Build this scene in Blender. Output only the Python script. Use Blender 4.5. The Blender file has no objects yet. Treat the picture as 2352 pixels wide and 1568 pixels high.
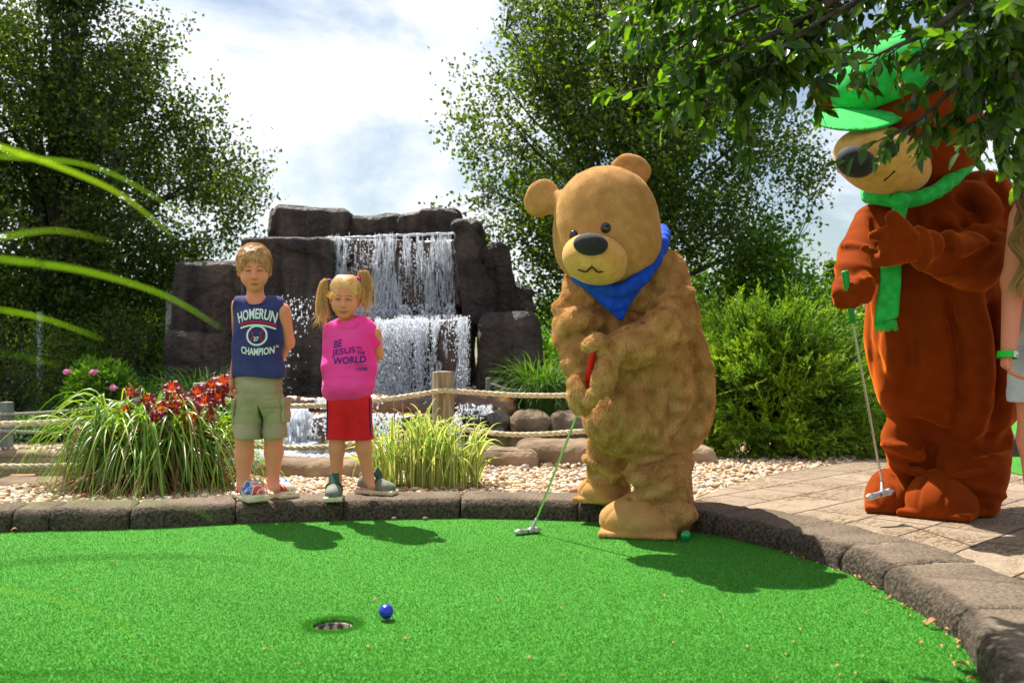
import bpy, bmesh, math, random
import numpy as np
from mathutils import Vector, Matrix, Euler
from mathutils.bvhtree import BVHTree

R = math.radians
random.seed(7)
RNG = np.random.default_rng(7)
SC = bpy.context.scene
COL = SC.collection

# ------------------------------------------------------------------ camera
FPX = 2080.0                      # focal length in units of a 2352 px wide picture
CAMH = 0.746
PITCH = math.atan(51.0 / FPX)
cam = bpy.data.cameras.new('camera')
cam.sensor_width = 36.0
cam.lens = FPX / 2352.0 * 36.0
cam.clip_start = 0.05
cam.clip_end = 3000
cam.dof.use_dof = True
cam.dof.focus_distance = 4.3
cam.dof.aperture_fstop = 4.0
camo = bpy.data.objects.new('camera', cam)
COL.objects.link(camo)
camo.location = (0, 0, CAMH)
camo.rotation_euler = (math.pi / 2 + PITCH, 0, 0)
SC.camera = camo

# ------------------------------------------------------------------ light
SUN = Vector((-0.36, 0.50, 1.02)).normalized()      # towards the sun: high, behind the scene, left
SUN_EL = math.asin(SUN.z)
SUN_AZ = math.atan2(SUN.x, SUN.y)
w = bpy.data.worlds.new('World')
SC.world = w
w.use_nodes = True
nt = w.node_tree
nt.nodes.clear()
out = nt.nodes.new('ShaderNodeOutputWorld')
bg = nt.nodes.new('ShaderNodeBackground')
sky = nt.nodes.new('ShaderNodeTexSky')
sky.sky_type = 'NISHITA'
sky.sun_disc = False
sky.sun_elevation = SUN_EL
sky.sun_rotation = SUN_AZ
sky.air_density = 1.3
tc = nt.nodes.new('ShaderNodeTexCoord')
mp = nt.nodes.new('ShaderNodeMapping')
mp.inputs['Scale'].default_value = (1, 1, 2.2)
mp.inputs['Location'].default_value = (0.35, 0.0, 0.1)
n1 = nt.nodes.new('ShaderNodeTexNoise')
n1.inputs['Scale'].default_value = 2.3
n1.inputs['Detail'].default_value = 9
n1.inputs['Roughness'].default_value = 0.58
n1.inputs['Distortion'].default_value = 0.35
rp = nt.nodes.new('ShaderNodeValToRGB')
rp.color_ramp.elements[0].position = 0.43
rp.color_ramp.elements[1].position = 0.56
rp.color_ramp.elements[0].color = (.06, .06, .06, 1)
n2 = nt.nodes.new('ShaderNodeTexNoise')
n2.inputs['Scale'].default_value = 5
n2.inputs['Detail'].default_value = 6
cr = nt.nodes.new('ShaderNodeValToRGB')
cr.color_ramp.elements[0].position = 0.3
cr.color_ramp.elements[1].position = 0.7
cr.color_ramp.elements[0].color = (5.3, 5.6, 6.1, 1)
cr.color_ramp.elements[1].color = (6.6, 6.7, 6.9, 1)
mx = nt.nodes.new('ShaderNodeMix')
mx.data_type = 'RGBA'
L = nt.links.new
L(tc.outputs['Generated'], mp.inputs['Vector'])
L(mp.outputs[0], n1.inputs['Vector'])
L(mp.outputs[0], n2.inputs['Vector'])
L(n1.outputs[0], rp.inputs[0])
L(n2.outputs[0], cr.inputs[0])
L(rp.outputs[0], mx.inputs[0])
skg = nt.nodes.new('ShaderNodeVectorMath')
skg.operation = 'SCALE'
skg.inputs['Scale'].default_value = 0.62
L(sky.outputs[0], skg.inputs[0])
L(skg.outputs[0], mx.inputs[6])
L(cr.outputs[0], mx.inputs[7])
L(mx.outputs[2], bg.inputs[0])
bg.inputs[1].default_value = 0.10
L(bg.outputs[0], out.inputs[0])

sl = bpy.data.lights.new('sun', 'SUN')
sl.energy = 5.0
sl.angle = R(0.5)
sl.color = (1.0, 0.945, 0.86)
so = bpy.data.objects.new('sun', sl)
COL.objects.link(so)
so.rotation_euler = (-SUN).to_track_quat('-Z', 'Y').to_euler()

SC.view_settings.view_transform = 'Standard'
SC.view_settings.look = 'None'
SC.view_settings.exposure = 0.92
SC.view_settings.gamma = 1.0
SC.cycles.max_bounces = 8
SC.cycles.diffuse_bounces = 4
SC.cycles.glossy_bounces = 3
SC.cycles.transmission_bounces = 4
SC.cycles.transparent_max_bounces = 8

# ------------------------------------------------------------------ picture to place
def at(px, py, Y):
    u = (px - 1176) / FPX
    v = (784 - py) / FPX
    dy = math.cos(PITCH) - math.sin(PITCH) * v
    dz = v * math.cos(PITCH) + math.sin(PITCH)
    t = Y / dy
    return np.array((u * t, Y, CAMH + dz * t))

def gnd(px, py, z=0.0):
    u = (px - 1176) / FPX
    v = (784 - py) / FPX
    dy = math.cos(PITCH) - math.sin(PITCH) * v
    dz = v * math.cos(PITCH) + math.sin(PITCH)
    t = (z - CAMH) / dz
    return np.array((u * t, dy * t, z))

def catmull(P, n=12):
    P = [np.array(p, float) for p in P]
    P = [2 * P[0] - P[1]] + P + [2 * P[-1] - P[-2]]
    out_ = []
    for i in range(1, len(P) - 2):
        for k in range(n):
            t = k / n
            out_.append(0.5 * ((2 * P[i]) + (-P[i - 1] + P[i + 1]) * t + (2 * P[i - 1] - 5 * P[i] + 4 * P[i + 1] - P[i + 2]) * t * t
                              + (-P[i - 1] + 3 * P[i] - 3 * P[i + 1] + P[i + 2]) * t ** 3))
    out_.append(P[-2])
    return np.array(out_)

# ------------------------------------------------------------------ tagging
def tag(o, label=None, cat=None, group=None, kind=None):
    if label: o['label'] = label
    if cat: o['category'] = cat
    if group: o['group'] = group
    if kind: o['kind'] = kind
    return o

def empty(name, loc=(0, 0, 0), rz=0.0):
    o = bpy.data.objects.new(name, None)
    o.empty_display_size = 0.1
    COL.objects.link(o)
    o.location = tuple(float(c) for c in loc)
    o.rotation_euler = (0, 0, rz)
    return o

def mesh_obj(name, V, F, mat, parent=None, var=None, smooth=True, F3=None, loc=None):
    """V (n,3); F (m,4) quads and / or F3 (k,3) triangles. World coordinates; parent's location is subtracted."""
    V = np.asarray(V, dtype=np.float32)
    me = bpy.data.meshes.new(name)
    off = np.zeros(3, dtype=np.float32)
    if parent is not None:
        off = np.array(total_loc(parent), dtype=np.float32)
    elif loc is not None:
        off = np.array(loc, dtype=np.float32)
    V = V - off
    nq = 0 if F is None else len(F)
    n3 = 0 if F3 is None else len(F3)
    me.vertices.add(len(V))
    me.vertices.foreach_set('co', V.ravel())
    me.loops.add(nq * 4 + n3 * 3)
    parts = []
    if nq: parts.append(np.asarray(F, dtype=np.int32).ravel())
    if n3: parts.append(np.asarray(F3, dtype=np.int32).ravel())
    me.loops.foreach_set('vertex_index', np.concatenate(parts))
    me.polygons.add(nq + n3)
    st = np.concatenate([np.arange(nq) * 4, nq * 4 + np.arange(n3) * 3]).astype(np.int32)
    me.polygons.foreach_set('loop_start', st)
    me.polygons.foreach_set('use_smooth', np.full(nq + n3, bool(smooth)))
    if var is not None:
        a = me.attributes.new('var', 'FLOAT', 'POINT')
        a.data.foreach_set('value', np.asarray(var, dtype=np.float32))
    me.update(calc_edges=True)
    me.validate()
    if mat is not None:
        me.materials.append(mat)
    o = bpy.data.objects.new(name, me)
    COL.objects.link(o)
    if parent is not None:
        o.parent = parent
    elif loc is not None:
        o.location = tuple(float(c) for c in loc)
    return o

def total_loc(o):
    l = Vector(o.location)
    p = o.parent
    while p is not None:
        l = l + Vector(p.location)
        p = p.parent
    return l

def copy_tree(o, parent=None):
    kids = [c for c in bpy.data.objects if c.parent == o]
    c = o.copy()
    COL.objects.link(c)
    if parent is not None: c.parent = parent
    for k in kids: copy_tree(k, c)
    return c

class MB:
    def __init__(s):
        s.V = []; s.Q = []; s.T = []; s.var = []; s.n = 0
    def add(s, V, Q=None, T=None, var=0.5):
        V = np.asarray(V, dtype=np.float32).reshape(-1, 3)
        s.V.append(V)
        if Q is not None and len(Q): s.Q.append(np.asarray(Q, dtype=np.int64) + s.n)
        if T is not None and len(T): s.T.append(np.asarray(T, dtype=np.int64) + s.n)
        s.var.append(np.broadcast_to(np.asarray(var, dtype=np.float32), (len(V),)))
        s.n += len(V)
    def tube(s, pts, rad, n=8, var=0.5, cap=True, flat=1.0):
        pts = np.asarray(pts, dtype=float)
        m = len(pts)
        rad = np.broadcast_to(np.asarray(rad, dtype=float), (m,))
        tan = np.gradient(pts, axis=0)
        tan /= np.linalg.norm(tan, axis=1)[:, None] + 1e-9
        ref = np.array((0, 0, 1.0)) if abs(tan[0][2]) < 0.9 else np.array((1.0, 0, 0))
        u = np.cross(tan[0], ref); u /= np.linalg.norm(u)
        ang = np.linspace(0, 2 * np.pi, n, endpoint=False)
        V = []
        for i in range(m):
            u = u - tan[i] * np.dot(u, tan[i]); u /= np.linalg.norm(u) + 1e-9
            v = np.cross(tan[i], u)
            V.append(pts[i] + rad[i] * (np.cos(ang)[:, None] * u + flat * np.sin(ang)[:, None] * v))
        V = np.concatenate(V)
        i = np.arange(m - 1)[:, None] * n
        j = np.arange(n)[None, :]
        a = i + j; b = i + (j + 1) % n
        Q = np.stack([a, b, b + n, a + n], -1).reshape(-1, 4)
        T = None
        if cap:
            c0 = len(V)
            V = np.concatenate([V, pts[:1], pts[-1:]])
            jj = np.arange(n); kk = (jj + 1) % n
            T = np.concatenate([np.stack([np.full(n, c0), kk, jj], -1),
                                np.stack([np.full(n, c0 + 1), (m - 1) * n + jj, (m - 1) * n + kk], -1)])
        s.add(V, Q, T, var)
    def box(s, lo, hi, var=0.5, rz=0.0, c=None):
        lo = np.array(lo, float); hi = np.array(hi, float)
        P = np.array([(x, y, z) for x in (0, 1) for y in (0, 1) for z in (0, 1)], float)
        P = lo + P * (hi - lo)
        if rz:
            cc = (lo + hi) / 2 if c is None else np.array(c, float)
            d = P - cc
            P = cc + np.stack([d[:, 0] * math.cos(rz) - d[:, 1] * math.sin(rz), d[:, 0] * math.sin(rz) + d[:, 1] * math.cos(rz), d[:, 2]], -1)
        s.add(P, [(0, 1, 3, 2), (4, 6, 7, 5), (0, 4, 5, 1), (2, 3, 7, 6), (0, 2, 6, 4), (1, 5, 7, 3)], None, var)
    def build(s, name, mat, parent=None, smooth=True, loc=None):
        V = np.concatenate(s.V)
        Q = np.concatenate(s.Q) if s.Q else None
        T = np.concatenate(s.T) if s.T else None
        return mesh_obj(name, V, Q, mat, parent, np.concatenate(s.var), smooth, T, loc)

# ------------------------------------------------------------------ noise
def _hash(i, j, k, seed):
    h = (i * 374761393 + j * 668265263 + k * 2147483647 * 3 + seed * 1274126177) & 0xFFFFFFFF
    h = ((h ^ (h >> 13)) * 1274126177) & 0xFFFFFFFF
    return ((h ^ (h >> 16)) & 0xFFFFFF) / float(0xFFFFFF)

def vnoise(P, scale, seed=0):
    Q = np.asarray(P, dtype=np.float64) * scale + 1000.0
    I = np.floor(Q).astype(np.int64)
    f = Q - I
    f = f * f * (3 - 2 * f)
    r = 0
    for a in (0, 1):
        for b in (0, 1):
            for c in (0, 1):
                wgt = (f[..., 0] if a else 1 - f[..., 0]) * (f[..., 1] if b else 1 - f[..., 1]) * (f[..., 2] if c else 1 - f[..., 2])
                r = r + wgt * _hash(I[..., 0] + a, I[..., 1] + b, I[..., 2] + c, seed)
    return r * 2 - 1

def fbm(P, scale, oct=4, seed=0, gain=0.5):
    r = 0; a = 1.0
    for o in range(oct):
        r = r + a * vnoise(P, scale * 2 ** o, seed + o * 17)
        a *= gain
    return r

# ------------------------------------------------------------------ signed distance modelling
class Field:
    def __init__(s, lo, hi, h):
        s.lo = np.array(lo, float); s.h = h
        s.n = np.ceil((np.array(hi, float) - s.lo) / h).astype(int) + 1
        s.F = np.full(s.n, 1.0, dtype=np.float32)
    def _sub(s, lo, hi, m):
        a = np.clip(np.floor((np.array(lo) - m - s.lo) / s.h).astype(int), 0, s.n - 1)
        b = np.clip(np.ceil((np.array(hi) + m - s.lo) / s.h).astype(int) + 1, 1, s.n)
        sl = tuple(slice(x, y) for x, y in zip(a, b))
        g = [s.lo[i] + s.h * np.arange(a[i], b[i]) for i in range(3)]
        X = g[0][:, None, None]; Y = g[1][None, :, None]; Z = g[2][None, None, :]
        return sl, X, Y, Z
    def _put(s, sl, D, k, op):
        A = s.F[sl]
        if op == 'add':
            h = np.maximum(k - np.abs(A - D), 0) / max(k, 1e-6)
            s.F[sl] = np.minimum(A, D) - h * h * k * 0.25
        elif op == 'sub':
            D = -D
            h = np.maximum(k - np.abs(A - D), 0) / max(k, 1e-6)
            s.F[sl] = np.maximum(A, D) + h * h * k * 0.25
    def ell(s, c, r, rot=None, k=0.02, op='add'):
        c = np.array(c, float); r = np.broadcast_to(np.array(r, float), (3,))
        R_ = max(r)
        ext = np.array((R_, R_, R_)) if rot is not None else r
        sl, X, Y, Z = s._sub(c - ext, c + ext, k + 3 * s.h)
        x, y, z = X - c[0], Y - c[1], Z - c[2]
        if rot is not None:
            M = np.array(Euler([R(a) for a in rot]).to_matrix())     # columns = local axes
            x, y, z = (x * M[0, 0] + y * M[1, 0] + z * M[2, 0], x * M[0, 1] + y * M[1, 1] + z * M[2, 1], x * M[0, 2] + y * M[1, 2] + z * M[2, 2])
        k0 = np.sqrt((x / r[0]) ** 2 + (y / r[1]) ** 2 + (z / r[2]) ** 2)
        k1 = np.sqrt((x / r[0] ** 2) ** 2 + (y / r[1] ** 2) ** 2 + (z / r[2] ** 2) ** 2) + 1e-9
        s._put(sl, (k0 * (k0 - 1) / k1).astype(np.float32), k, op)
    def cap(s, a, b, ra, rb, k=0.02, op='add', sq=None):
        a = np.array(a, float); b = np.array(b, float)
        m = max(ra, rb) * (max(sq) if sq is not None else 1)
        sl, X, Y, Z = s._sub(np.minimum(a, b) - m, np.maximum(a, b) + m, k + 3 * s.h)
        d = b - a; L2 = float(np.dot(d, d)) + 1e-12
        t = np.clip(((X - a[0]) * d[0] + (Y - a[1]) * d[1] + (Z - a[2]) * d[2]) / L2, 0, 1)
        q = sq if sq is not None else (1, 1, 1)
        D = np.sqrt(((X - a[0] - t * d[0]) / q[0]) ** 2 + ((Y - a[1] - t * d[1]) / q[1]) ** 2 + ((Z - a[2] - t * d[2]) / q[2]) ** 2) - (ra + (rb - ra) * t)
        s._put(sl, (D * min(q)).astype(np.float32), k, op)
    def chain(s, pts, rad, k=0.02, op='add', sq=None):
        for i in range(len(pts) - 1):
            s.cap(pts[i], pts[i + 1], rad[i], rad[i + 1], k, op, sq)
    def box(s, c, half, rnd=0.02, rot=None, k=0.02, op='add'):
        c = np.array(c, float); hf = np.array(half, float)
        R_ = float(np.linalg.norm(hf)) if rot is not None else hf
        sl, X, Y, Z = s._sub(c - R_, c + R_, k + 3 * s.h)
        x, y, z = X - c[0], Y - c[1], Z - c[2]
        if rot is not None:
            M = np.array(Euler([R(a) for a in rot]).to_matrix())
            x, y, z = (x * M[0, 0] + y * M[1, 0] + z * M[2, 0], x * M[0, 1] + y * M[1, 1] + z * M[2, 1], x * M[0, 2] + y * M[1, 2] + z * M[2, 2])
        qx, qy, qz = np.abs(x) - hf[0] + rnd, np.abs(y) - hf[1] + rnd, np.abs(z) - hf[2] + rnd
        D = np.sqrt(np.maximum(qx, 0) ** 2 + np.maximum(qy, 0) ** 2 + np.maximum(qz, 0) ** 2) + np.minimum(np.maximum(np.maximum(qx, qy), qz), 0) - rnd
        s._put(sl, D.astype(np.float32), k, op)
    def below(s, z, k=0.005):
        """keep only what lies above z"""
        Z = (s.lo[2] + s.h * np.arange(s.n[2]))[None, None, :]
        D = (z - Z) * np.ones_like(s.F)
        h = np.maximum(k - np.abs(s.F - D), 0) / k
        s.F = (np.maximum(s.F, D) + h * h * k * 0.25).astype(np.float32)
    def above(s, z, k=0.005):
        Z = (s.lo[2] + s.h * np.arange(s.n[2]))[None, None, :]
        D = (Z - z) * np.ones_like(s.F)
        h = np.maximum(k - np.abs(s.F - D), 0) / k
        s.F = (np.maximum(s.F, D) + h * h * k * 0.25).astype(np.float32)
    def front(s, x, z):
        i, k = int(round((x - s.lo[0]) / s.h)), int(round((z - s.lo[2]) / s.h))
        if not (0 <= i < s.n[0] and 0 <= k < s.n[2]): return None
        c = np.nonzero(s.F[i, :, k] < 0)[0]
        return s.lo[1] + c[0] * s.h if len(c) else None
    def line(s, pts, Y, r, k, op, depth=0.0):
        """a soft groove ('sub') or ridge ('add') laid along the front of the surface through picture points"""
        C = catmull([np.array((*p, 0.0)) for p in pts], 6); P = []
        for x, y, _ in C:
            q = at(x, y, Y)
            for _i in range(2):
                yy = s.front(q[0], q[2])
                if yy is None: break
                q = at(x, y, yy)
            if yy is not None: P.append(q + (0, depth, 0))
        for a, b in zip(P[:-1], P[1:]):
            if abs(a[1] - b[1]) < .09: s.cap(a, b, r, r, k, op)
    def mesh(s, warp=None, smooth=0):
        F = s.F
        if warp is not None:
            idx = np.nonzero(np.abs(F) < 0.06 + 2 * s.h)
            P = np.stack(idx, -1) * s.h + s.lo
            F[idx] += warp(P).astype(np.float32)
        for ax in range(3):        # keep it closed at the borders
            for e in (0, -1):
                sl = [slice(None)] * 3; sl[ax] = e
                F[tuple(sl)] = np.maximum(F[tuple(sl)], 0.001)
        S = F < 0
        n = np.array(F.shape)
        cn = n - 1
        acc = np.zeros((*cn, 3), dtype=np.float32); cnt = np.zeros(cn, dtype=np.float32)
        quads = []
        for ax in range(3):
            o1, o2 = [(1, 2), (2, 0), (0, 1)][ax]
            s0 = [slice(None)] * 3; s1 = [slice(None)] * 3
            s0[ax] = slice(0, -1); s1[ax] = slice(1, None)
            A, B = F[tuple(s0)], F[tuple(s1)]
            cr_ = S[tuple(s0)] != S[tuple(s1)]
            I = np.stack(np.nonzero(cr_), -1)
            a = A[cr_]; b = B[cr_]
            t = a / (a - b)
            for d1 in (0, 1):
                for d2 in (0, 1):
                    C = I.copy(); C[:, o1] -= d1; C[:, o2] -= d2
                    ok = (C[:, o1] >= 0) & (C[:, o2] >= 0) & (C[:, o1] < cn[o1]) & (C[:, o2] < cn[o2])
                    Cc = C[ok]; val = np.zeros((len(Cc), 3), dtype=np.float32)
                    val[:, ax] = t[ok]; val[:, o1] = d1; val[:, o2] = d2
                    np.add.at(acc, tuple(Cc.T), val)
                    np.add.at(cnt, tuple(Cc.T), 1)
            ok = (I[:, o1] > 0) & (I[:, o2] > 0) & (I[:, o1] < cn[o1]) & (I[:, o2] < cn[o2])
            J = I[ok]; inside = S[tuple(s0)][cr_][ok]
            def c(d1, d2):
                K = J.copy(); K[:, o1] -= d1; K[:, o2] -= d2
                return np.ravel_multi_index(tuple(K.T), cn)
            q = np.stack([c(1, 1), c(0, 1), c(0, 0), c(1, 0)], -1)
            q[~inside] = q[~inside][:, ::-1]
            quads.append(q)
        Q = np.concatenate(quads)
        used, inv = np.unique(Q, return_inverse=True)
        Q = inv.reshape(-1, 4)
        ci = np.stack(np.unravel_index(used, cn), -1)
        V = (ci + acc.reshape(-1, 3)[used] / cnt.reshape(-1)[used][:, None]) * s.h + s.lo
        for _ in range(smooth):
            sm = np.zeros_like(V); c_ = np.zeros(len(V))
            for i in range(4):
                np.add.at(sm, Q[:, i], V[Q[:, (i + 1) % 4]]); np.add.at(c_, Q[:, i], 1)
                np.add.at(sm, Q[:, i], V[Q[:, (i - 1) % 4]]); np.add.at(c_, Q[:, i], 1)
            V = V * 0.5 + 0.5 * sm / c_[:, None]
        return V, Q

def normals(V, Q):
    a, b, c, d = (V[Q[:, i]] for i in range(4))
    fn = np.cross(c - a, d - b)
    N = np.zeros_like(V)
    for i in range(4): np.add.at(N, Q[:, i], fn)
    N /= np.linalg.norm(N, axis=1)[:, None] + 1e-12
    return N, fn

def fur(V, Q, count, length, width, flow=(0, 0, -1), lie=0.75, keep=None, seed=1, rnd=0.35):
    """thin tapered tufts rooted on the surface; returns V, T, var"""
    g = np.random.default_rng(seed)
    N, fn = normals(V, Q)
    ar = np.linalg.norm(fn, axis=1)
    cen = V[Q].mean(1)
    if keep is not None: ar = ar * keep(cen)
    idx = g.choice(len(Q), count, p=ar / ar.sum())
    wts = g.dirichlet((1, 1, 1, 1), count)
    P = (V[Q[idx]] * wts[:, :, None]).sum(1)
    n = (N[Q[idx]] * wts[:, :, None]).sum(1)
    n /= np.linalg.norm(n, axis=1)[:, None] + 1e-9
    clump = np.stack([vnoise(P, 38, 5), vnoise(P, 38, 6), vnoise(P, 38, 7)], -1)
    f = np.array(flow, float) + clump * 0.7 + g.normal(0, rnd, (count, 3))
    f = f - n * (f * n).sum(1)[:, None]
    f /= np.linalg.norm(f, axis=1)[:, None] + 1e-9
    d = n * (1 - lie) + f * lie
    d /= np.linalg.norm(d, axis=1)[:, None]
    side = np.cross(d, n) + g.normal(0, .25, (count, 3)); side /= np.linalg.norm(side, axis=1)[:, None] + 1e-9
    Ln = length * g.uniform(.55, 1.15, count)[:, None]
    base = P - n * 0.002
    W = np.concatenate([base - side * width * .5, base + side * width * .5, base + d * Ln])
    i = np.arange(count)
    T = np.stack([i, i + count, i + 2 * count], -1)
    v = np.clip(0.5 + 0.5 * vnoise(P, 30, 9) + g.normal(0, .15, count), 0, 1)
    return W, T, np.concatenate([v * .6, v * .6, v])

# ------------------------------------------------------------------ materials
def new_mat(name):
    m = bpy.data.materials.new(name)
    m.use_nodes = True
    n = m.node_tree.nodes
    b = n.get('Principled BSDF')
    return m, m.node_tree, b

def pmat(name, c1, c2=None, scale=8.0, rough=0.7, detail=4, lo=0.35, hi=0.65, bump=0.0, bscale=60.0, bdet=3, spec=0.4,
         metallic=0.0, sheen=0.0, sheen_tint=None, transl=None, var=None, vmix=1.0, coat=0.0, sss=0.0, stretch=None, rough2=None, bdist=0.01):
    m, t, b = new_mat(name)
    N = t.nodes; Lk = t.links.new
    c1 = (*c1, 1)
    b.inputs['Roughness'].default_value = rough
    b.inputs['Specular IOR Level'].default_value = spec
    b.inputs['Metallic'].default_value = metallic
    if coat: b.inputs['Coat Weight'].default_value = coat
    if sheen:
        b.inputs['Sheen Weight'].default_value = sheen
        b.inputs['Sheen Roughness'].default_value = 0.4
        b.inputs['Sheen Tint'].default_value = (*(sheen_tint or c1[:3]), 1)
    if sss:
        b.inputs['Subsurface Weight'].default_value = sss
        b.inputs['Subsurface Radius'].default_value = (1.0, 0.35, 0.2)
        b.inputs['Subsurface Scale'].default_value = 0.008
    tcn = N.new('ShaderNodeTexCoord')
    vec = tcn.outputs['Object']
    if stretch:
        mpn = N.new('ShaderNodeMapping'); mpn.inputs['Scale'].default_value = stretch
        Lk(vec, mpn.inputs[0]); vec = mpn.outputs[0]
    col = None
    if c2 is not None:
        nz = N.new('ShaderNodeTexNoise'); nz.inputs['Scale'].default_value = scale; nz.inputs['Detail'].default_value = detail
        Lk(vec, nz.inputs['Vector'])
        r_ = N.new('ShaderNodeValToRGB')
        r_.color_ramp.elements[0].position = lo; r_.color_ramp.elements[1].position = hi
        r_.color_ramp.elements[0].color = c1; r_.color_ramp.elements[1].color = (*c2, 1)
        Lk(nz.outputs[0], r_.inputs[0]); col = r_.outputs[0]
    if var is not None:           # var = [(pos, colour), ...] driven by the 'var' attribute
        at_ = N.new('ShaderNodeAttribute'); at_.attribute_name = 'var'
        r2 = N.new('ShaderNodeValToRGB')
        els = r2.color_ramp.elements
        while len(els) < len(var): els.new(0.5)
        for e, (p_, cc) in zip(els, var):
            e.position = p_; e.color = (*cc, 1)
        Lk(at_.outputs['Fac'], r2.inputs[0])
        if col is not None:
            mm = N.new('ShaderNodeMix'); mm.data_type = 'RGBA'; mm.inputs[0].default_value = vmix
            Lk(col, mm.inputs[6]); Lk(r2.outputs[0], mm.inputs[7]); col = mm.outputs[2]
        else: col = r2.outputs[0]
    if col is not None: Lk(col, b.inputs['Base Color'])
    else: b.inputs['Base Color'].default_value = c1
    if bump:
        nb = N.new('ShaderNodeTexNoise'); nb.inputs['Scale'].default_value = bscale; nb.inputs['Detail'].default_value = bdet
        Lk(vec, nb.inputs['Vector'])
        bn = N.new('ShaderNodeBump'); bn.inputs['Strength'].default_value = bump; bn.inputs['Distance'].default_value = bdist
        Lk(nb.outputs[0], bn.inputs['Height']); Lk(bn.outputs[0], b.inputs['Normal'])
    if transl is not None:
        f_, tcol = transl
        tr = N.new('ShaderNodeBsdfTranslucent')
        if col is not None:
            mm = N.new('ShaderNodeMix'); mm.data_type = 'RGBA'; mm.blend_type = 'MULTIPLY'; mm.inputs[0].default_value = 1
            Lk(col, mm.inputs[6]); mm.inputs[7].default_value = (*tcol, 1); Lk(mm.outputs[2], tr.inputs[0])
        else: tr.inputs[0].default_value = (*tcol, 1)
        ms = N.new('ShaderNodeMixShader'); ms.inputs[0].default_value = f_
        Lk(b.outputs[0], ms.inputs[1]); Lk(tr.outputs[0], ms.inputs[2])
        Lk(ms.outputs[0], N['Material Output'].inputs[0])
    return m

def rgb(r, g, b):
    f = lambda c: ((c / 255 + 0.055) / 1.055) ** 2.4 if c > 10 else c / 255 / 12.92
    return (f(r), f(g), f(b))
# ================================================================== GROUND, KERB, PATH, TURF
edge_px = [(0, 1222), (300, 1215), (540, 1203), (790, 1195), (1060, 1190), (1330, 1196), (1500, 1206), (1632, 1228), (1782, 1262), (1925, 1308), (2021, 1354), (2188, 1460), (2263, 1566)]
edge = [(-1.2, -1.2), (-1.15, -.3), (-1.45, .5), (-2.5, 1.0), (-3.9, 1.7), (-4.2, 2.6), (-3.7, 3.35), (-3.0, 3.8)] + [tuple(gnd(x, y)[:2]) for x, y in edge_px] + \
       [(.97, 1.7), (.88, 1.2), (.85, .6), (.95, 0), (1.15, -.6), (1.2, -1.2)]
ecurve = catmull(edge, 14)
seg = np.linalg.norm(np.diff(ecurve, axis=0), axis=1)
es = np.concatenate([[0], np.cumsum(seg)])
ELEN = es[-1]
def epoint(s):
    return np.array((np.interp(s, es, ecurve[:, 0]), np.interp(s, es, ecurve[:, 1])))
def enorm(s):
    a, b = epoint(max(s - .12, 0)), epoint(min(s + .12, ELEN))
    t = b - a; t /= np.linalg.norm(t)
    return np.array((-t[1], t[0]))       # outwards: left of the travelling direction (clockwise loop)

m_turf, t_, b_ = new_mat('turf_green')
N_ = t_.nodes; Lk = t_.links.new
tcn = N_.new('ShaderNodeTexCoord')
na = N_.new('ShaderNodeTexNoise'); na.inputs['Scale'].default_value = 150; na.inputs['Detail'].default_value = 3; na.inputs['Roughness'].default_value = .7
nb_ = N_.new('ShaderNodeTexNoise'); nb_.inputs['Scale'].default_value = 1.6; nb_.inputs['Detail'].default_value = 5
ra = N_.new('ShaderNodeValToRGB')
ra.color_ramp.elements[0].position = .32; ra.color_ramp.elements[1].position = .68
ra.color_ramp.elements[0].color = (.012, .085, .008, 1); ra.color_ramp.elements[1].color = (.115, .43, .052, 1)
rb = N_.new('ShaderNodeValToRGB')
rb.color_ramp.elements[0].position = .3; rb.color_ramp.elements[1].position = .7
rb.color_ramp.elements[0].color = (.82, .84, .8, 1); rb.color_ramp.elements[1].color = (1.05, 1.03, 1.0, 1)
mm = N_.new('ShaderNodeMix'); mm.data_type = 'RGBA'; mm.blend_type = 'MULTIPLY'; mm.inputs[0].default_value = 1
Lk(tcn.outputs['Object'], na.inputs[0]); Lk(tcn.outputs['Object'], nb_.inputs[0])
Lk(na.outputs[0], ra.inputs[0]); Lk(nb_.outputs[0], rb.inputs[0])
Lk(ra.outputs[0], mm.inputs[6]); Lk(rb.outputs[0], mm.inputs[7]); Lk(mm.outputs[2], b_.inputs['Base Color'])
b_.inputs['Roughness'].default_value = .85
b_.inputs['Specular IOR Level'].default_value = .15
bn = N_.new('ShaderNodeBump'); bn.inputs['Strength'].default_value = .9; bn.inputs['Distance'].default_value = .006
Lk(na.outputs[0], bn.inputs['Height']); Lk(bn.outputs[0], b_.inputs['Normal'])

# turf sheet with the cup cut out
HOLE = gnd(765, 1434)[:2]; HR = 0.0595
bm = bmesh.new()
ins = [epoint(s) + enorm(s) * .02 for s in np.linspace(0, ELEN, 160)]
vs = [bm.verts.new((p[0], p[1], 0)) for p in ins]
es_ = [bm.edges.new((vs[i], vs[(i + 1) % len(vs)])) for i in range(len(vs))]
hv = []
for i in range(48):
    a = 2 * math.pi * i / 48; r_ = HR * (1 + .03 * random.uniform(-1, 1))
    hv.append(bm.verts.new((HOLE[0] + r_ * math.cos(a), HOLE[1] + r_ * math.sin(a), 0)))
es_ += [bm.edges.new((hv[i], hv[(i + 1) % 48])) for i in range(48)]
bmesh.ops.triangle_fill(bm, use_beauty=True, use_dissolve=False, edges=es_)
low = [bm.verts.new((v.co.x, v.co.y, -.012)) for v in hv]       # pile thickness at the rim
for i in range(48):
    bm.faces.new((hv[i], hv[(i + 1) % 48], low[(i + 1) % 48], low[i]))
bmesh.ops.recalc_face_normals(bm, faces=bm.faces)
for f in bm.faces:
    if len(f.verts) == 3 and f.normal.z < 0: f.normal_flip()
me = bpy.data.meshes.new('turf'); bm.to_mesh(me); bm.free(); me.materials.append(m_turf)
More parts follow.
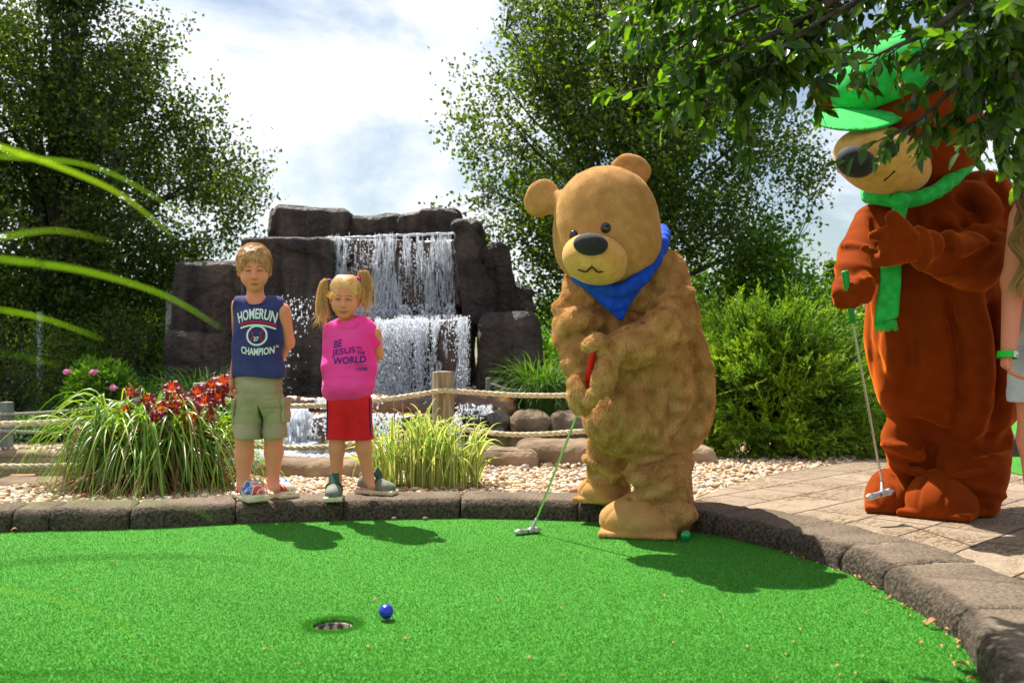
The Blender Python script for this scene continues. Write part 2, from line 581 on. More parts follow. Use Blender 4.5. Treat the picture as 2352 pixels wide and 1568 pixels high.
turf = bpy.data.objects.new('turf', me); COL.objects.link(turf); tag(turf, kind='structure')

# short pile standing up from the turf (denser near the camera and around the cup)
pile = MB()
def pile_blades(P, hgt, wid, g):
    n = len(P); a = g.uniform(0, 2 * np.pi, n)
    s_ = np.stack([np.cos(a), np.sin(a), np.zeros(n)], -1) * wid
    lean = g.normal(0, .6, (n, 3)) * hgt[:, None]; lean[:, 2] = hgt
    B = np.concatenate([P - s_, P + s_, P + lean])
    i = np.arange(n); v = g.uniform(0, 1, n)
    pile.add(B, None, np.stack([i, i + n, i + 2 * n], -1), np.concatenate([v, v, v]))
g = np.random.default_rng(3)
n = 6000; a = g.uniform(0, 2 * np.pi, n); rr = HR + .003 + np.abs(g.normal(0, .014, n))
pile_blades(np.stack([HOLE[0] + rr * np.cos(a), HOLE[1] + rr * np.sin(a), np.zeros(n)], -1), g.uniform(.003, .006, n), .0009, g)
n = 330000
u = g.uniform(2.05, 4.4, n)
u = 2.05 + (g.uniform(0, 1, n) ** 1.35) * 2.35
x = g.uniform(-.6, .6, n) * u
from mathutils import geometry as _geo
poly = np.array(ins)
def inside(poly, x, y):
    c = np.zeros(len(x), bool); j = len(poly) - 1
    for i in range(len(poly)):
        xi, yi = poly[i]; xj, yj = poly[j]
        if yi != yj:
            c ^= ((yi > y) != (yj > y)) & (x < (xj - xi) * (y - yi) / (yj - yi) + xi)
        j = i
    return c
ok = inside(poly, x, u) & ((x - HOLE[0]) ** 2 + (u - HOLE[1]) ** 2 > HR ** 2)
P = np.stack([x[ok], u[ok], np.zeros(ok.sum())], -1)
pile_blades(P, g.uniform(.003, .0065, len(P)) , .0013, g)
m_pile = pmat('turf_pile', (.03, .28, .03), var=[(0, (.024, .15, .012)), (.6, (.070, .31, .028)), (1, (.15, .45, .07))], rough=.8, spec=.2, transl=(.3, (1.2, 1.3, .7)))
tag(pile.build('turf_pile', m_pile, smooth=False), 'short bright green synthetic turf pile covering the putting green', kind='stuff')

# cup
m_cup = pmat('cup_metal', rgb(60, 55, 52), rgb(175, 160, 145), scale=45, lo=.45, hi=.52, rough=.6, metallic=.1)
m_dirt = pmat('dirt', rgb(60, 48, 38), rgb(130, 108, 90), scale=90, bump=.6, bscale=120)
hl = empty('golf_cup', (HOLE[0], HOLE[1], 0))
tag(hl, 'sunken metal golf cup with worn dirty rim in the green turf', 'golf cup')
mb = MB()
ang = np.linspace(0, 2 * np.pi, 49)[:-1]
def ring_strip(mb, profile, cx, cy, n=48, var=.5):
    ang = np.linspace(0, 2 * np.pi, n, endpoint=False)
    V = np.concatenate([np.stack([cx + r * np.cos(ang), cy + r * np.sin(ang), np.full(n, z)], -1) for r, z in profile])
    m = len(profile)
    i = np.arange(m - 1)[:, None] * n; j = np.arange(n)[None, :]
    a = i + j; b = i + (j + 1) % n
    mb.add(V, np.stack([a, b, b + n, a + n], -1).reshape(-1, 4), None, var)
ring_strip(mb, [(.0535, -.012), (.0535, -.010), (.0515, -.009), (.050, -.011), (.050, -.10), (.0, -.10)], HOLE[0] + .003, HOLE[1] + .002)
mb.build('cup', m_cup, hl)
mb = MB()
ring_strip(mb, [(HR + .001, -.010), (HR + .002, -.018), (.0525, -.022)], *HOLE)
mb.build('dirt_collar', m_dirt, hl)

# ------------------------------------------------------------------ terrain: one sheet to the horizon
def pond_near(X): return np.interp(X, [-9, -2.9, -2.1, -1.5, -.8, -.3, .4, 1.2, 1.9, 2.3], [4.9, 5.1, 5.25, 5.5, 5.75, 6.15, 6.35, 6.45, 6.9, 9.9])
def pond_far(X): return np.interp(X, [-9, -4, -3.3, -2.9, -2.6, -.6, -.35, .4, 1.4, 2.3], [7.5, 7.7, 7.9, 9.5, 11.9, 11.9, 10.3, 10.0, 9.8, 9.9])
def height(X, Y):
    z = np.full_like(X, .058)
    d1 = Y - pond_near(X); d2 = pond_far(X) - Y
    dp = np.minimum(d1, d2)
    z = np.where(dp > 0, .058 - np.clip(dp * 1.6, 0, .32), z)
    far = np.clip((Y - pond_far(X)) / 3.0, 0, 1)
    z = np.where((Y > pond_far(X)), .03 + far * .10, z)
    z = z + np.clip((Y - 16) / 60, 0, 1) * .5
    return z
gx = np.concatenate([[-400, -200, -100, -60, -40, -28, -20, -15, -12, -10], np.arange(-8.6, 6.01, .1), [7, 8.5, 10, 13, 17, 24, 34, 50, 90, 180, 400]])
gy = np.concatenate([[-60, -20, -8, -4, -2.5], np.arange(-1.6, 14.01, .1), [15, 17, 20, 24, 30, 40, 60, 100, 200, 500]])
GX, GY = np.meshgrid(gx, gy, indexing='ij')
GZ = height(GX, GY)
big = np.array([epoint(s) + enorm(s) * .15 for s in np.linspace(0, ELEN, 160)])
isin = inside(big, GX.ravel(), GY.ravel()).reshape(GX.shape)
dh = np.hypot(GX - HOLE[0], GY - HOLE[1])
GZ = np.where(isin, -.02, GZ)
GZ = np.where(isin & (dh < .25), -.16, GZ)
Pn = np.stack([GX, GY, np.zeros_like(GX)], -1)
GZ = GZ + np.where(isin | (GY < 2), 0, .012 * fbm(Pn, 1.4, 3))
nx_, ny_ = GX.shape
ii = np.arange(nx_ - 1)[:, None] * ny_ + np.arange(ny_ - 1)[None, :]
Qd = np.stack([ii, ii + ny_, ii + ny_ + 1, ii + 1], -1).reshape(-1, 4)
grassy = np.clip((GY - pond_far(GX)) / 1.2, 0, 1) * (GY > 7.5)
grassy = np.maximum(grassy, np.clip((np.abs(GX) - 7) / 3, 0, 1))
mud = np.clip((np.minimum(GY - pond_near(GX), pond_far(GX) - GY)) * 6, 0, 1)
m_ter, t_, b_ = new_mat('terrain')
N_ = t_.nodes; Lk = t_.links.new
tcn = N_.new('ShaderNodeTexCoord')
vo = N_.new('ShaderNodeTexVoronoi'); vo.inputs['Scale'].default_value = 42
vr = N_.new('ShaderNodeValToRGB')
for p_, c_ in ((.3, rgb(120, 90, 62)), (.6, rgb(196, 166, 130))): e = vr.color_ramp.elements.new(p_); e.color = (*c_, 1)
vr.color_ramp.elements[0].color = (*rgb(92, 72, 58), 1); vr.color_ramp.elements[-1].color = (*rgb(228, 210, 185), 1)
sepc = N_.new('ShaderNodeSeparateColor')
Lk(tcn.outputs['Object'], vo.inputs['Vector']); Lk(vo.outputs['Color'], sepc.inputs[0]); Lk(sepc.outputs[0], vr.inputs[0])
ng = N_.new('ShaderNodeTexNoise'); ng.inputs['Scale'].default_value = 25; ng.inputs['Detail'].default_value = 8
gr = N_.new('ShaderNodeValToRGB')
gr.color_ramp.elements[0].position = .35; gr.color_ramp.elements[1].position = .7
gr.color_ramp.elements[0].color = (.016, .03, .006, 1); gr.color_ramp.elements[1].color = (.06, .12, .02, 1)
Lk(tcn.outputs['Object'], ng.inputs[0]); Lk(ng.outputs[0], gr.inputs[0])
ga = N_.new('ShaderNodeAttribute'); ga.attribute_name = 'var'
mm = N_.new('ShaderNodeMix'); mm.data_type = 'RGBA'
Lk(ga.outputs['Fac'], mm.inputs[0]); Lk(vr.outputs[0], mm.inputs[6]); Lk(gr.outputs[0], mm.inputs[7])
Lk(mm.outputs[2], b_.inputs['Base Color']); b_.inputs['Roughness'].default_value = .9
bn = N_.new('ShaderNodeBump'); bn.inputs['Strength'].default_value = .8; bn.inputs['Distance'].default_value = .012; bn.invert = True
Lk(vo.outputs['Distance'], bn.inputs['Height']); Lk(bn.outputs[0], b_.inputs['Normal'])
terrain = mesh_obj('ground', np.stack([GX, GY, GZ], -1).reshape(-1, 3), Qd, m_ter, var=np.maximum(grassy, 0).ravel())
tag(terrain, kind='structure')

# ------------------------------------------------------------------ kerb blocks
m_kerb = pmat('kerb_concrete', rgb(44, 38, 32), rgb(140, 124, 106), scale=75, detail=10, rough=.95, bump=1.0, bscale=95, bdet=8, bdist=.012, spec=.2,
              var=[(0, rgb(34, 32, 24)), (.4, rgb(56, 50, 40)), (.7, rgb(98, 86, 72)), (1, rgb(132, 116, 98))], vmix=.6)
def edge_px_of(s):
    p = epoint(s)
    return 1176 + p[0] / p[1] * FPX if p[1] > .3 else 1e9
s_left = es[14 * 8 - 1]                                   # about the left picture edge
ss = np.linspace(s_left - .3, es[14 * 21], 4000)
pxs = np.array([edge_px_of(s) for s in ss])
joints = [float(ss[np.argmin(np.abs(pxs - x))]) for x in (30, 115, 300, 543, 790, 1057, 1325, 1632, 1782, 1925, 2021, 2188)]
while joints[0] > .4: joints.insert(0, joints[0] - .42)
jj = joints[-1]
while jj < ELEN - .5:
    jj += .52; joints.append(jj)
PROF = [(-.004, -.10), (-.002, .045), (.006, .068), (.022, .084), (.045, .093), (.12, .097), (.24, .096), (.268, .090), (.282, .075), (.285, -.02)]
def kerb_block(s0, s1, seed, wf=1.0):
    g = np.random.default_rng(seed)
    m = 15
    gap = .006
    t = np.concatenate([[0, .012, .035], np.linspace(.07, .93, m), [.965, .988, 1]])
    ln = s1 - s0 - gap
    V = []; var = []
    for k_, tt in enumerate(t):
        e = min(tt, 1 - tt) * ln
        shr = .014 * max(0, 1 - e / .022) ** 2
        s = s0 + gap / 2 + tt * ln
        p = epoint(s); n = enorm(s)
        for (o, z) in PROF:
            zz = z - shr * (1 if z > .03 else 0); oo = o * wf + (shr * .8 if o < .05 else (-shr * .6 if o > .25 else 0))
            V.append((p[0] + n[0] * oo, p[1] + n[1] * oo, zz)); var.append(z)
    V = np.array(V)
    k_ = len(PROF); nt_ = len(t)
    i = np.arange(nt_ - 1)[:, None] * k_; j = np.arange(k_ - 1)[None, :]
    a = i + j
    Q = np.stack([a, a + 1, a + k_ + 1, a + k_], -1).reshape(-1, 4)
    c0 = V[:k_].mean(0); c1 = V[-k_:].mean(0)
    T = [(len(V), j + 1, j) for j in range(k_ - 1)] + [(len(V) + 1, (nt_ - 1) * k_ + j, (nt_ - 1) * k_ + j + 1) for j in range(k_ - 1)]
    # subdivide once for rough surface
    V = np.concatenate([V, [c0, c1]]); var += [.05, .05]
    off = .004 * fbm(V, 9, 3, seed) + .004 * vnoise(V, 45, seed)
    V[:, 2] += off * (V[:, 2] > .03) + g.uniform(-.003, .003)
    V[:, 0] += .003 * vnoise(V, 20, seed + 3); V[:, 1] += .003 * vnoise(V, 20, seed + 5)
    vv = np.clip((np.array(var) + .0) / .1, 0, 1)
    vv = np.where(vv > .86, .86, .12 + .3 * vv) + .2 * fbm(V, 12, 3, seed)  # front faces darker than the tops: grime, plus shade put into the colour
    return V, Q, np.array(T), np.clip(vv, 0, 1)
KL = {0: 'short weathered concrete kerb block at the far left picture edge', }
names = []
klabels = ['kerb block beside the turf, cut off by the left picture edge', 'shortest kerb block on the left, second from the picture edge',
           'kerb block left of the lily clump front', 'long pale kerb block in front of the red lily clump', "kerb block carrying both of the boy's clogs",
           "kerb block right of the girl's left shoe, under her turned sneaker", 'kerb block in front of the striped iris leaves, right half', 'kerb block behind the tan bear costume feet',
           'shaded kerb block between the green ball and the path', 'kerb block with a pale sunlit end beside the stamped path', 'short split kerb block beside the stamped path',
           'large sunlit kerb block with a soft leaf shadow', 'big shaded kerb block at the lower right picture corner']
i0 = min(range(len(joints)), key=lambda i: abs(joints[i] - float(ss[np.argmin(np.abs(pxs - 30))])))
for i in range(len(joints) - 1):
    wf = 1.0 if joints[i] < joints[i0] + 3.2 else 1.2
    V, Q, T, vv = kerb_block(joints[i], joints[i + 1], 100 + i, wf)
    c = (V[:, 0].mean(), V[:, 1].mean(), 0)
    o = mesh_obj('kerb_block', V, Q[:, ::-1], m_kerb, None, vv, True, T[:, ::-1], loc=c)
    k = i - i0 + 1
    if k < -3 or k > len(klabels) + 2:
        bpy.data.objects.remove(o); continue
    lb = klabels[k] if 0 <= k < len(klabels) else ('%s kerb block beyond the %s picture edge' % (('first', 'second', 'third')[(-k - 1) if k < 0 else (k - len(klabels))], 'left' if k < 0 else 'lower right'))
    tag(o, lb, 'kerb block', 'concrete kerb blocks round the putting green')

# ------------------------------------------------------------------ stamped path
m_path, t_, b_ = new_mat('stamped_concrete')
N_ = t_.nodes; Lk = t_.links.new
tcn = N_.new('ShaderNodeTexCoord')
mpn = N_.new('ShaderNodeMapping'); mpn.inputs['Rotation'].default_value = (0, 0, R(-43)); mpn.inputs['Location'].default_value = (.12, .07, 0)
Lk(tcn.outputs['Object'], mpn.inputs[0])
dn = N_.new('ShaderNodeTexNoise'); dn.inputs['Scale'].default_value = 7; dn.inputs['Detail'].default_value = 5
Lk(mpn.outputs[0], dn.inputs[0])
va = N_.new('ShaderNodeVectorMath'); va.operation = 'MULTIPLY_ADD'; va.inputs[1].default_value = (.022, .022, 0)
Lk(dn.outputs[1], va.inputs[0]); Lk(mpn.outputs[0], va.inputs[2])
br = N_.new('ShaderNodeTexBrick')
br.inputs['Scale'].default_value = 1.0; br.inputs['Mortar Size'].default_value = .0075; br.inputs['Mortar Smooth'].default_value = .6
br.inputs['Brick Width'].default_value = .56; br.inputs['Row Height'].default_value = .27
br.offset = .37; br.squash = .6; br.squash_frequency = 3
br.inputs['Color1'].default_value = (*rgb(140, 122, 102), 1); br.inputs['Color2'].default_value = (*rgb(156, 138, 116), 1); br.inputs['Mortar'].default_value = (*rgb(52, 42, 32), 1)
Lk(va.outputs[0], br.inputs['Vector'])
mp3 = N_.new('ShaderNodeMapping'); mp3.inputs['Scale'].default_value = (1.0, 2.6, 1)
Lk(mpn.outputs[0], mp3.inputs[0])
cn = N_.new('ShaderNodeTexNoise'); cn.inputs['Scale'].default_value = 9; cn.inputs['Detail'].default_value = 9; cn.inputs['Roughness'].default_value = .62; cn.inputs['Distortion'].default_value = 1.6
Lk(mp3.outputs[0], cn.inputs[0])
cr_ = N_.new('ShaderNodeValToRGB')
els = cr_.color_ramp.elements
els[0].position = .0; els[0].color = (1, 1, 1, 1); els[1].position = 1; els[1].color = (1, 1, 1, 1)
for p_, v_ in ((.455, 1.0), (.485, .42), (.50, .34), (.515, .5), (.545, 1.0)):
    e = els.new(p_); e.color = (v_, v_ * .95, v_ * .86, 1)
Lk(cn.outputs[0], cr_.inputs[0])
msk = N_.new('ShaderNodeTexNoise'); msk.inputs['Scale'].default_value = 3.2; msk.inputs['Detail'].default_value = 3
Lk(mpn.outputs[0], msk.inputs[0])
mr = N_.new('ShaderNodeValToRGB'); mr.color_ramp.elements[0].position = .42; mr.color_ramp.elements[1].position = .58
Lk(msk.outputs[0], mr.inputs[0])
mm = N_.new('ShaderNodeMix'); mm.data_type = 'RGBA'; mm.blend_type = 'MULTIPLY'
Lk(mr.outputs[0], mm.inputs[0]); Lk(br.outputs[0], mm.inputs[6]); Lk(cr_.outputs[0], mm.inputs[7])
Lk(mm.outputs[2], b_.inputs['Base Color']); b_.inputs['Roughness'].default_value = .8; b_.inputs['Specular IOR Level'].default_value = .25
ad = N_.new('ShaderNodeMath'); ad.operation = 'SUBTRACT'
Lk(cr_.outputs[0], ad.inputs[0]); Lk(br.outputs[1], ad.inputs[1])
bn = N_.new('ShaderNodeBump'); bn.inputs['Strength'].default_value = .5; bn.inputs['Distance'].default_value = .01
Lk(ad.outputs[0], bn.inputs['Height']); Lk(bn.outputs[0], b_.inputs['Normal'])
s_a = float(ss[np.argmin(np.abs(pxs - 1590))])
inner = [epoint(s) + enorm(s) * .17 for s in np.linspace(s_a, ELEN, 60)]
gb = [gnd(x, y, .088)[:2] for x, y in ((1600, 1143), (1660, 1120), (1730, 1098), (1800, 1083), (1860, 1074))]
PATHP = gb + [(2.4, 6.2), (3.0, 6.5), (7, 6.6), (7, -1.5)] + inner[::-1]
bm = bmesh.new()
vs = [bm.verts.new((p[0], p[1], .088)) for p in PATHP]
es2 = [bm.edges.new((vs[i], vs[(i + 1) % len(vs)])) for i in range(len(vs))]
bmesh.ops.triangle_fill(bm, use_beauty=True, edges=es2)
for f in bm.faces:
    f.normal_update()
    if f.normal.z < 0: f.normal_flip()
me = bpy.data.meshes.new('path'); bm.to_mesh(me); bm.free(); me.materials.append(m_path)
o = bpy.data.objects.new('path', me); COL.objects.link(o); tag(o, kind='structure')

# second green at the right edge, with its low retaining wall
mb = MB(); mb.box((3.0, 5.3, .05), (7, 6.35, .096)); o = mb.build('second_green', m_turf, smooth=False); tag(o, kind='structure')
m_darkrock = pmat('dark_stone', rgb(50, 46, 42), rgb(96, 88, 78), scale=6, bump=.8, bscale=20)
f = Field((2.6, 6.3, 0), (7, 6.75, .4), .02); f.box((4.85, 6.55, .1), (1.9, .12, .13), .04)
V, Q = f.mesh(lambda P: .02 * fbm(P, 6, 3)); tag(mesh_obj('retaining_wall', V, Q, m_darkrock, loc=(4.85, 6.55, 0)), 'low dark stone wall behind the brown bear costume, at the right picture edge', 'wall')
mb = MB(); mb.box((2.95, 6.6, .1), (9, 10.5, .225)); o = mb.build('raised_green', m_turf, smooth=False); tag(o, kind='structure')

# ------------------------------------------------------------------ gravel pebbles
def ico(sub=1):
    bm = bmesh.new(); bmesh.ops.create_icosphere(bm, subdivisions=sub, radius=1)
    V = np.array([v.co[:] for v in bm.verts]); T = np.array([[v.index for v in f.verts] for f in bm.faces]); bm.free()
    return V, T
IV, IT = ico(2)
IV1, IT1 = ico(1)
g = np.random.default_rng(21)
n = 21000
y = 4.15 + g.uniform(0, 1, n) ** 1.2 * 2.55
x = g.uniform(-.62, .36, n) * (y + .3)
pathp = np.array(PATHP)
ok = ~inside(big, x, y) & ~inside(pathp, x, y) & (y < pond_near(x) + .1)
x, y = x[ok], y[ok]; n = len(x)
size = g.uniform(.010, .023, n) * (1 + .5 * (g.uniform(0, 1, n) > .94))
sc = np.stack([size * g.uniform(.8, 1.3, n), size * g.uniform(.6, 1.0, n), size * g.uniform(.35, .6, n)], -1)
a = g.uniform(0, 2 * np.pi, n); tl = g.normal(0, .35, n)
base = IV1[None] * sc[:, None, :]
base = base * (1 + .18 * g.normal(0, 1, (n, len(IV1), 1)).clip(-1, 1) * .6)
ca, sa = np.cos(a)[:, None], np.sin(a)[:, None]; ct, st = np.cos(tl)[:, None], np.sin(tl)[:, None]
bx, by, bz = base[..., 0], base[..., 1], base[..., 2]
bx, bz = bx * ct - bz * st, bx * st + bz * ct
X = bx * ca - by * sa; Yy = bx * sa + by * ca
z0 = .064 + g.uniform(-.004, .012, n)
V = np.stack([X + x[:, None], Yy + y[:, None], bz + z0[:, None]], -1).reshape(-1, 3)
T = (IT1[None] + (np.arange(n) * len(IV1))[:, None, None]).reshape(-1, 3)
m_peb = pmat('pebble', (.5, .4, .3), var=[(0, rgb(108, 84, 64)), (.2, rgb(188, 148, 104)), (.42, rgb(214, 188, 152)), (.6, rgb(165, 158, 150)), (.78, rgb(236, 222, 200)), (1, rgb(206, 172, 122))], rough=.62, spec=.35)
tag(mesh_obj('gravel', V, None, m_peb, var=np.repeat(g.uniform(0, 1, n), len(IV1)), F3=T), 'mixed cream and brown river pebbles covering the planting bed', kind='stuff')

# ------------------------------------------------------------------ pond water
m_wat, t_, b_ = new_mat('pond_water')
N_ = t_.nodes; Lk = t_.links.new
b_.inputs['Base Color'].default_value = (*rgb(52, 46, 20), 1)
b_.inputs['Roughness'].default_value = .06
b_.inputs['Specular IOR Level'].default_value = .6
tcn = N_.new('ShaderNodeTexCoord'); wv = N_.new('ShaderNodeTexNoise'); wv.inputs['Scale'].default_value = 7; wv.inputs['Detail'].default_value = 4
mpw = N_.new('ShaderNodeMapping'); mpw.inputs['Scale'].default_value = (1, 1.6, 1)
Lk(tcn.outputs['Object'], mpw.inputs[0]); Lk(mpw.outputs[0], wv.inputs[0])
bn = N_.new('ShaderNodeBump'); bn.inputs['Strength'].default_value = .55; bn.inputs['Distance'].default_value = .03
Lk(wv.outputs[0], bn.inputs['Height']); Lk(bn.outputs[0], b_.inputs['Normal'])
mb = MB(); mb.add([(-9, 4.7, -.03), (2.6, 4.7, -.03), (2.6, 12.2, -.03), (-9, 12.2, -.03)], [(0, 1, 2, 3)])
tag(mb.build('water', m_wat, smooth=False), kind='structure')
# ================================================================== BOULDERS AND THE WATERFALL ROCK
m_stone = pmat('bank_stone', rgb(104, 86, 70), rgb(154, 132, 106), scale=3.5, detail=9, rough=.9, bump=.7, bscale=26, bdet=8, bdist=.02, spec=.2)
m_wet = pmat('wet_stone', rgb(40, 34, 28), rgb(98, 82, 64), scale=4, detail=8, rough=.16, bump=.9, bscale=16, bdet=6, bdist=.02, spec=.6, coat=.6)

def boulder(px0, px1, py0, py1, Y, depth, label, mat, seed, bury=.35):
    a, b = at(px0, py0, Y), at(px1, py1, Y)
    cx, cz = (a[0] + b[0]) / 2, (a[2] + b[2]) / 2
    rx, rz = abs(b[0] - a[0]) / 2, abs(a[2] - b[2]) / 2
    cz -= rz * bury; rz *= (1 + bury)
    c = np.array((cx, Y + depth * .3, cz))
    f = Field(c - (rx * 1.2, depth * 1.3, rz * 1.3), c + (rx * 1.2, depth * 1.3, rz * 1.3), max(rx, depth) / 22)
    f.box(c, (rx, depth, rz), min(rx, depth, rz) * .85, k=.01)
    am = min(rx, rz) * .16
    V, Q = f.mesh(lambda P: am * fbm(P, 1.6 / max(rx, .2), 4, seed), smooth=1)
    o = mesh_obj('boulder', V, Q, mat, loc=(c[0], c[1], c[2] - rz))
    return tag(o, label, 'boulder', 'boulders edging the pond')

boulder(590, 842, 1054, 1102, 5.55, .2, "flat pale boulder behind the two children's legs", m_stone, 1)
boulder(-30, 238, 1102, 1136, 5.12, .15, 'pale flat boulder beside the pond, left of the lily clump', m_stone, 2)
boulder(215, 420, 1100, 1134, 5.22, .15, 'pale boulder hidden behind the lily clump', m_stone, 3)
boulder(1085, 1235, 1032, 1072, 6.15, .22, 'tan bank boulder behind the right tips of the iris leaves', m_stone, 4)
boulder(1185, 1375, 1014, 1064, 6.3, .25, 'tan bank boulder touching the left side of the tan bear costume', m_stone, 5)
boulder(1350, 1640, 1020, 1066, 6.35, .28, 'tan bank boulder hidden behind the tan bear costume', m_stone, 6)
boulder(840, 1100, 1056, 1096, 5.8, .2, 'pale bank boulder behind the iris leaves', m_stone, 7)
boulder(1060, 1112, 925, 1000, 10.0, .25, 'wet black boulder nearest the wooden post across the pond', m_wet, 8)
boulder(1110, 1174, 938, 1000, 9.95, .28, 'shiny wet dark boulder, second from the post across the pond', m_wet, 9)
boulder(1172, 1266, 944, 998, 9.9, .3, 'dry tan boulder at the far water edge, left of the far post', m_stone, 10)
boulder(1262, 1350, 946, 998, 9.9, .3, 'dry tan boulder at the far water edge, behind the putter shaft', m_stone, 11)
boulder(1348, 1450, 950, 1000, 9.9, .3, 'dry tan boulder across the pond behind the tan bear costume', m_stone, 12)
boulder(-60, 110, 1030, 1058, 7.75, .3, 'grey brown rock ledge at the far left pond bank', m_stone, 13)
boulder(95, 330, 1030, 1062, 7.8, .3, 'grey brown rock ledge under the black spotlight', m_stone, 14)

# --- the big artificial rock, one thing with its blocks fused
YR = 12.0
def blk(f, px0, px1, py0, py1, Y0, Y1, rnd=.12, rot=None, k=.03):
    Y = (Y0 + Y1) / 2
    a, b = at(px0, py0, Y0), at(px1, py1, Y0)
    c = ((a[0] + b[0]) / 2, Y, (a[2] + b[2]) / 2)
    f.box(c, (abs(b[0] - a[0]) / 2, (Y1 - Y0) / 2, abs(a[2] - b[2]) / 2), rnd, rot, k)
m_rock, t_, b_ = new_mat('dark_rock')
N_ = t_.nodes; Lk = t_.links.new
tcn = N_.new('ShaderNodeTexCoord')
r1 = N_.new('ShaderNodeTexNoise'); r1.inputs['Scale'].default_value = 1.3; r1.inputs['Detail'].default_value = 9; r1.inputs['Roughness'].default_value = .6
mps = N_.new('ShaderNodeMapping'); mps.inputs['Scale'].default_value = (7, 7, .7)
r2 = N_.new('ShaderNodeTexNoise'); r2.inputs['Scale'].default_value = 1.0; r2.inputs['Detail'].default_value = 5
Lk(tcn.outputs['Object'], r1.inputs[0]); Lk(tcn.outputs['Object'], mps.inputs[0]); Lk(mps.outputs[0], r2.inputs[0])
c1_ = N_.new('ShaderNodeValToRGB'); c1_.color_ramp.elements[0].position = .35; c1_.color_ramp.elements[1].position = .68
c1_.color_ramp.elements[0].color = (*rgb(46, 38, 37), 1); c1_.color_ramp.elements[1].color = (*rgb(116, 98, 88), 1)
c2_ = N_.new('ShaderNodeValToRGB'); c2_.color_ramp.elements[0].position = .35; c2_.color_ramp.elements[1].position = .6
c2_.color_ramp.elements[0].color = (.36, .33, .33, 1); c2_.color_ramp.elements[1].color = (1.05, 1.03, 1.02, 1)
Lk(r1.outputs[0], c1_.inputs[0]); Lk(r2.outputs[0], c2_.inputs[0])
mm = N_.new('ShaderNodeMix'); mm.data_type = 'RGBA'; mm.blend_type = 'MULTIPLY'; mm.inputs[0].default_value = 1
Lk(c1_.outputs[0], mm.inputs[6]); Lk(c2_.outputs[0], mm.inputs[7]); Lk(mm.outputs[2], b_.inputs['Base Color'])
b_.inputs['Roughness'].default_value = .62
r3 = N_.new('ShaderNodeTexNoise'); r3.inputs['Scale'].default_value = 5; r3.inputs['Detail'].default_value = 10; r3.inputs['Roughness'].default_value = .62
Lk(tcn.outputs['Object'], r3.inputs[0])
bn = N_.new('ShaderNodeBump'); bn.inputs['Strength'].default_value = 1.0; bn.inputs['Distance'].default_value = .35
Lk(r3.outputs[0], bn.inputs['Height']); Lk(bn.outputs[0], b_.inputs['Normal'])

root = empty('waterfall_rock', (at(800, 970, YR)[0], YR, 0))
tag(root, 'tall dark brown artificial rock formation carrying the waterfall', 'rock formation')
def rockpart(name, spec, lo, hi, seed, mat=m_rock, h=.034, amp=.055):
    f = Field(lo, hi, h)
    for s_ in spec: blk(f, *s_)
    def wp(P):
        n_ = vnoise(P, 1.1, seed + 20) + .4 * vnoise(P, 2.7, seed + 21)
        return amp * fbm(P, .9, 5, seed) + .07 * np.clip(1 - np.abs(n_) * 11, 0, 1) + .022 * np.abs(vnoise(P, 5.5, seed + 9))
    V, Q = f.mesh(wp)
    return mesh_obj(name, V, Q, mat, root)
xl, xr = -6.0, 1.6
rockpart('top_block', [(617, 805, 470, 560, 12.0, 13.4, .13, (0, 3, 0))], (xl, 11.5, 1.6), (-1.8, 14, 3.4), 31)
rockpart('top_block', [(798, 935, 491, 560, 12.1, 13.3, .1)], (-2.6, 11.6, 1.6), (-1.0, 14, 3.3), 32)
rockpart('top_block', [(905, 1062, 470, 556, 12.0, 13.3, .12, (0, -4, 0))], (-2.2, 11.5, 1.6), (0, 14, 3.4), 33)
rockpart('side_block', [(545, 757, 538, 940, 11.2, 13, .08)], (-5, 10.9, -.3), (-2.0, 13.4, 2.9), 34)
rockpart('side_block', [(385, 560, 597, 960, 11.5, 13, .1, (0, 3, 0))], (-6, 11, -.3), (-2.9, 13.4, 2.5), 35)
rockpart('side_block', [(375, 530, 765, 985, 11.1, 12.6, .12), (640, 868, 722, 985, 10.75, 12.4, .12), (560, 660, 760, 985, 10.9, 12.4, .12)], (-6, 10.4, -.3), (-1.2, 13.4, 1.7), 36)
rockpart('side_block', [(1048, 1118, 492, 760, 11.2, 12.9, .12, (0, -7, 0)), (1058, 1140, 640, 760, 11.25, 12.9, .12)], (-1.2, 10.8, .2), (.8, 13.2, 3.2), 37)
rockpart('side_block', [(1105, 1200, 560, 900, 11.6, 13, .1, (0, -14, 0)), (1150, 1225, 655, 900, 11.7, 13, .12)], (-.9, 11.2, -.2), (1.3, 13.4, 2.9), 38)
rockpart('side_block', [(1090, 1258, 706, 925, 10.7, 12.3, .22, (0, -3, 0))], (-1.1, 10.3, -.2), (1.4, 12.7, 1.9), 39)
m_wface = pmat('wet_rock_face', rgb(40, 28, 22), rgb(96, 70, 56), scale=2.5, detail=8, rough=.25, bump=.8, bscale=7, bdet=6, bdist=.06, spec=.6, stretch=(1, 1, .5))
rockpart('fall_face', [(745, 1062, 548, 990, 11.75, 12.6, .05)], (-3.2, 11.4, -.3), (-.2, 12.9, 2.6), 40, m_wface, amp=.04)
rockpart('fall_face', [(852, 1085, 728, 990, 10.85, 12, .08)], (-2.6, 10.5, -.3), (-.2, 12.3, 1.7), 41, m_wface, amp=.05)
m_step = pmat('step_rock', rgb(70, 44, 24), rgb(140, 96, 58), scale=3, detail=7, rough=.2, bump=.8, bscale=10, bdet=6, bdist=.04, spec=.6, coat=.4)
rockpart('step', [(640, 1060, 912, 1010, 10.2, 11.6, .1)], (-3.2, 9.8, -.3), (-.3, 11.9, .6), 42, m_step)
rockpart('step', [(665, 1075, 948, 1030, 9.5, 10.9, .1)], (-3, 9.2, -.35), (-.2, 11.2, .4), 43, m_step)
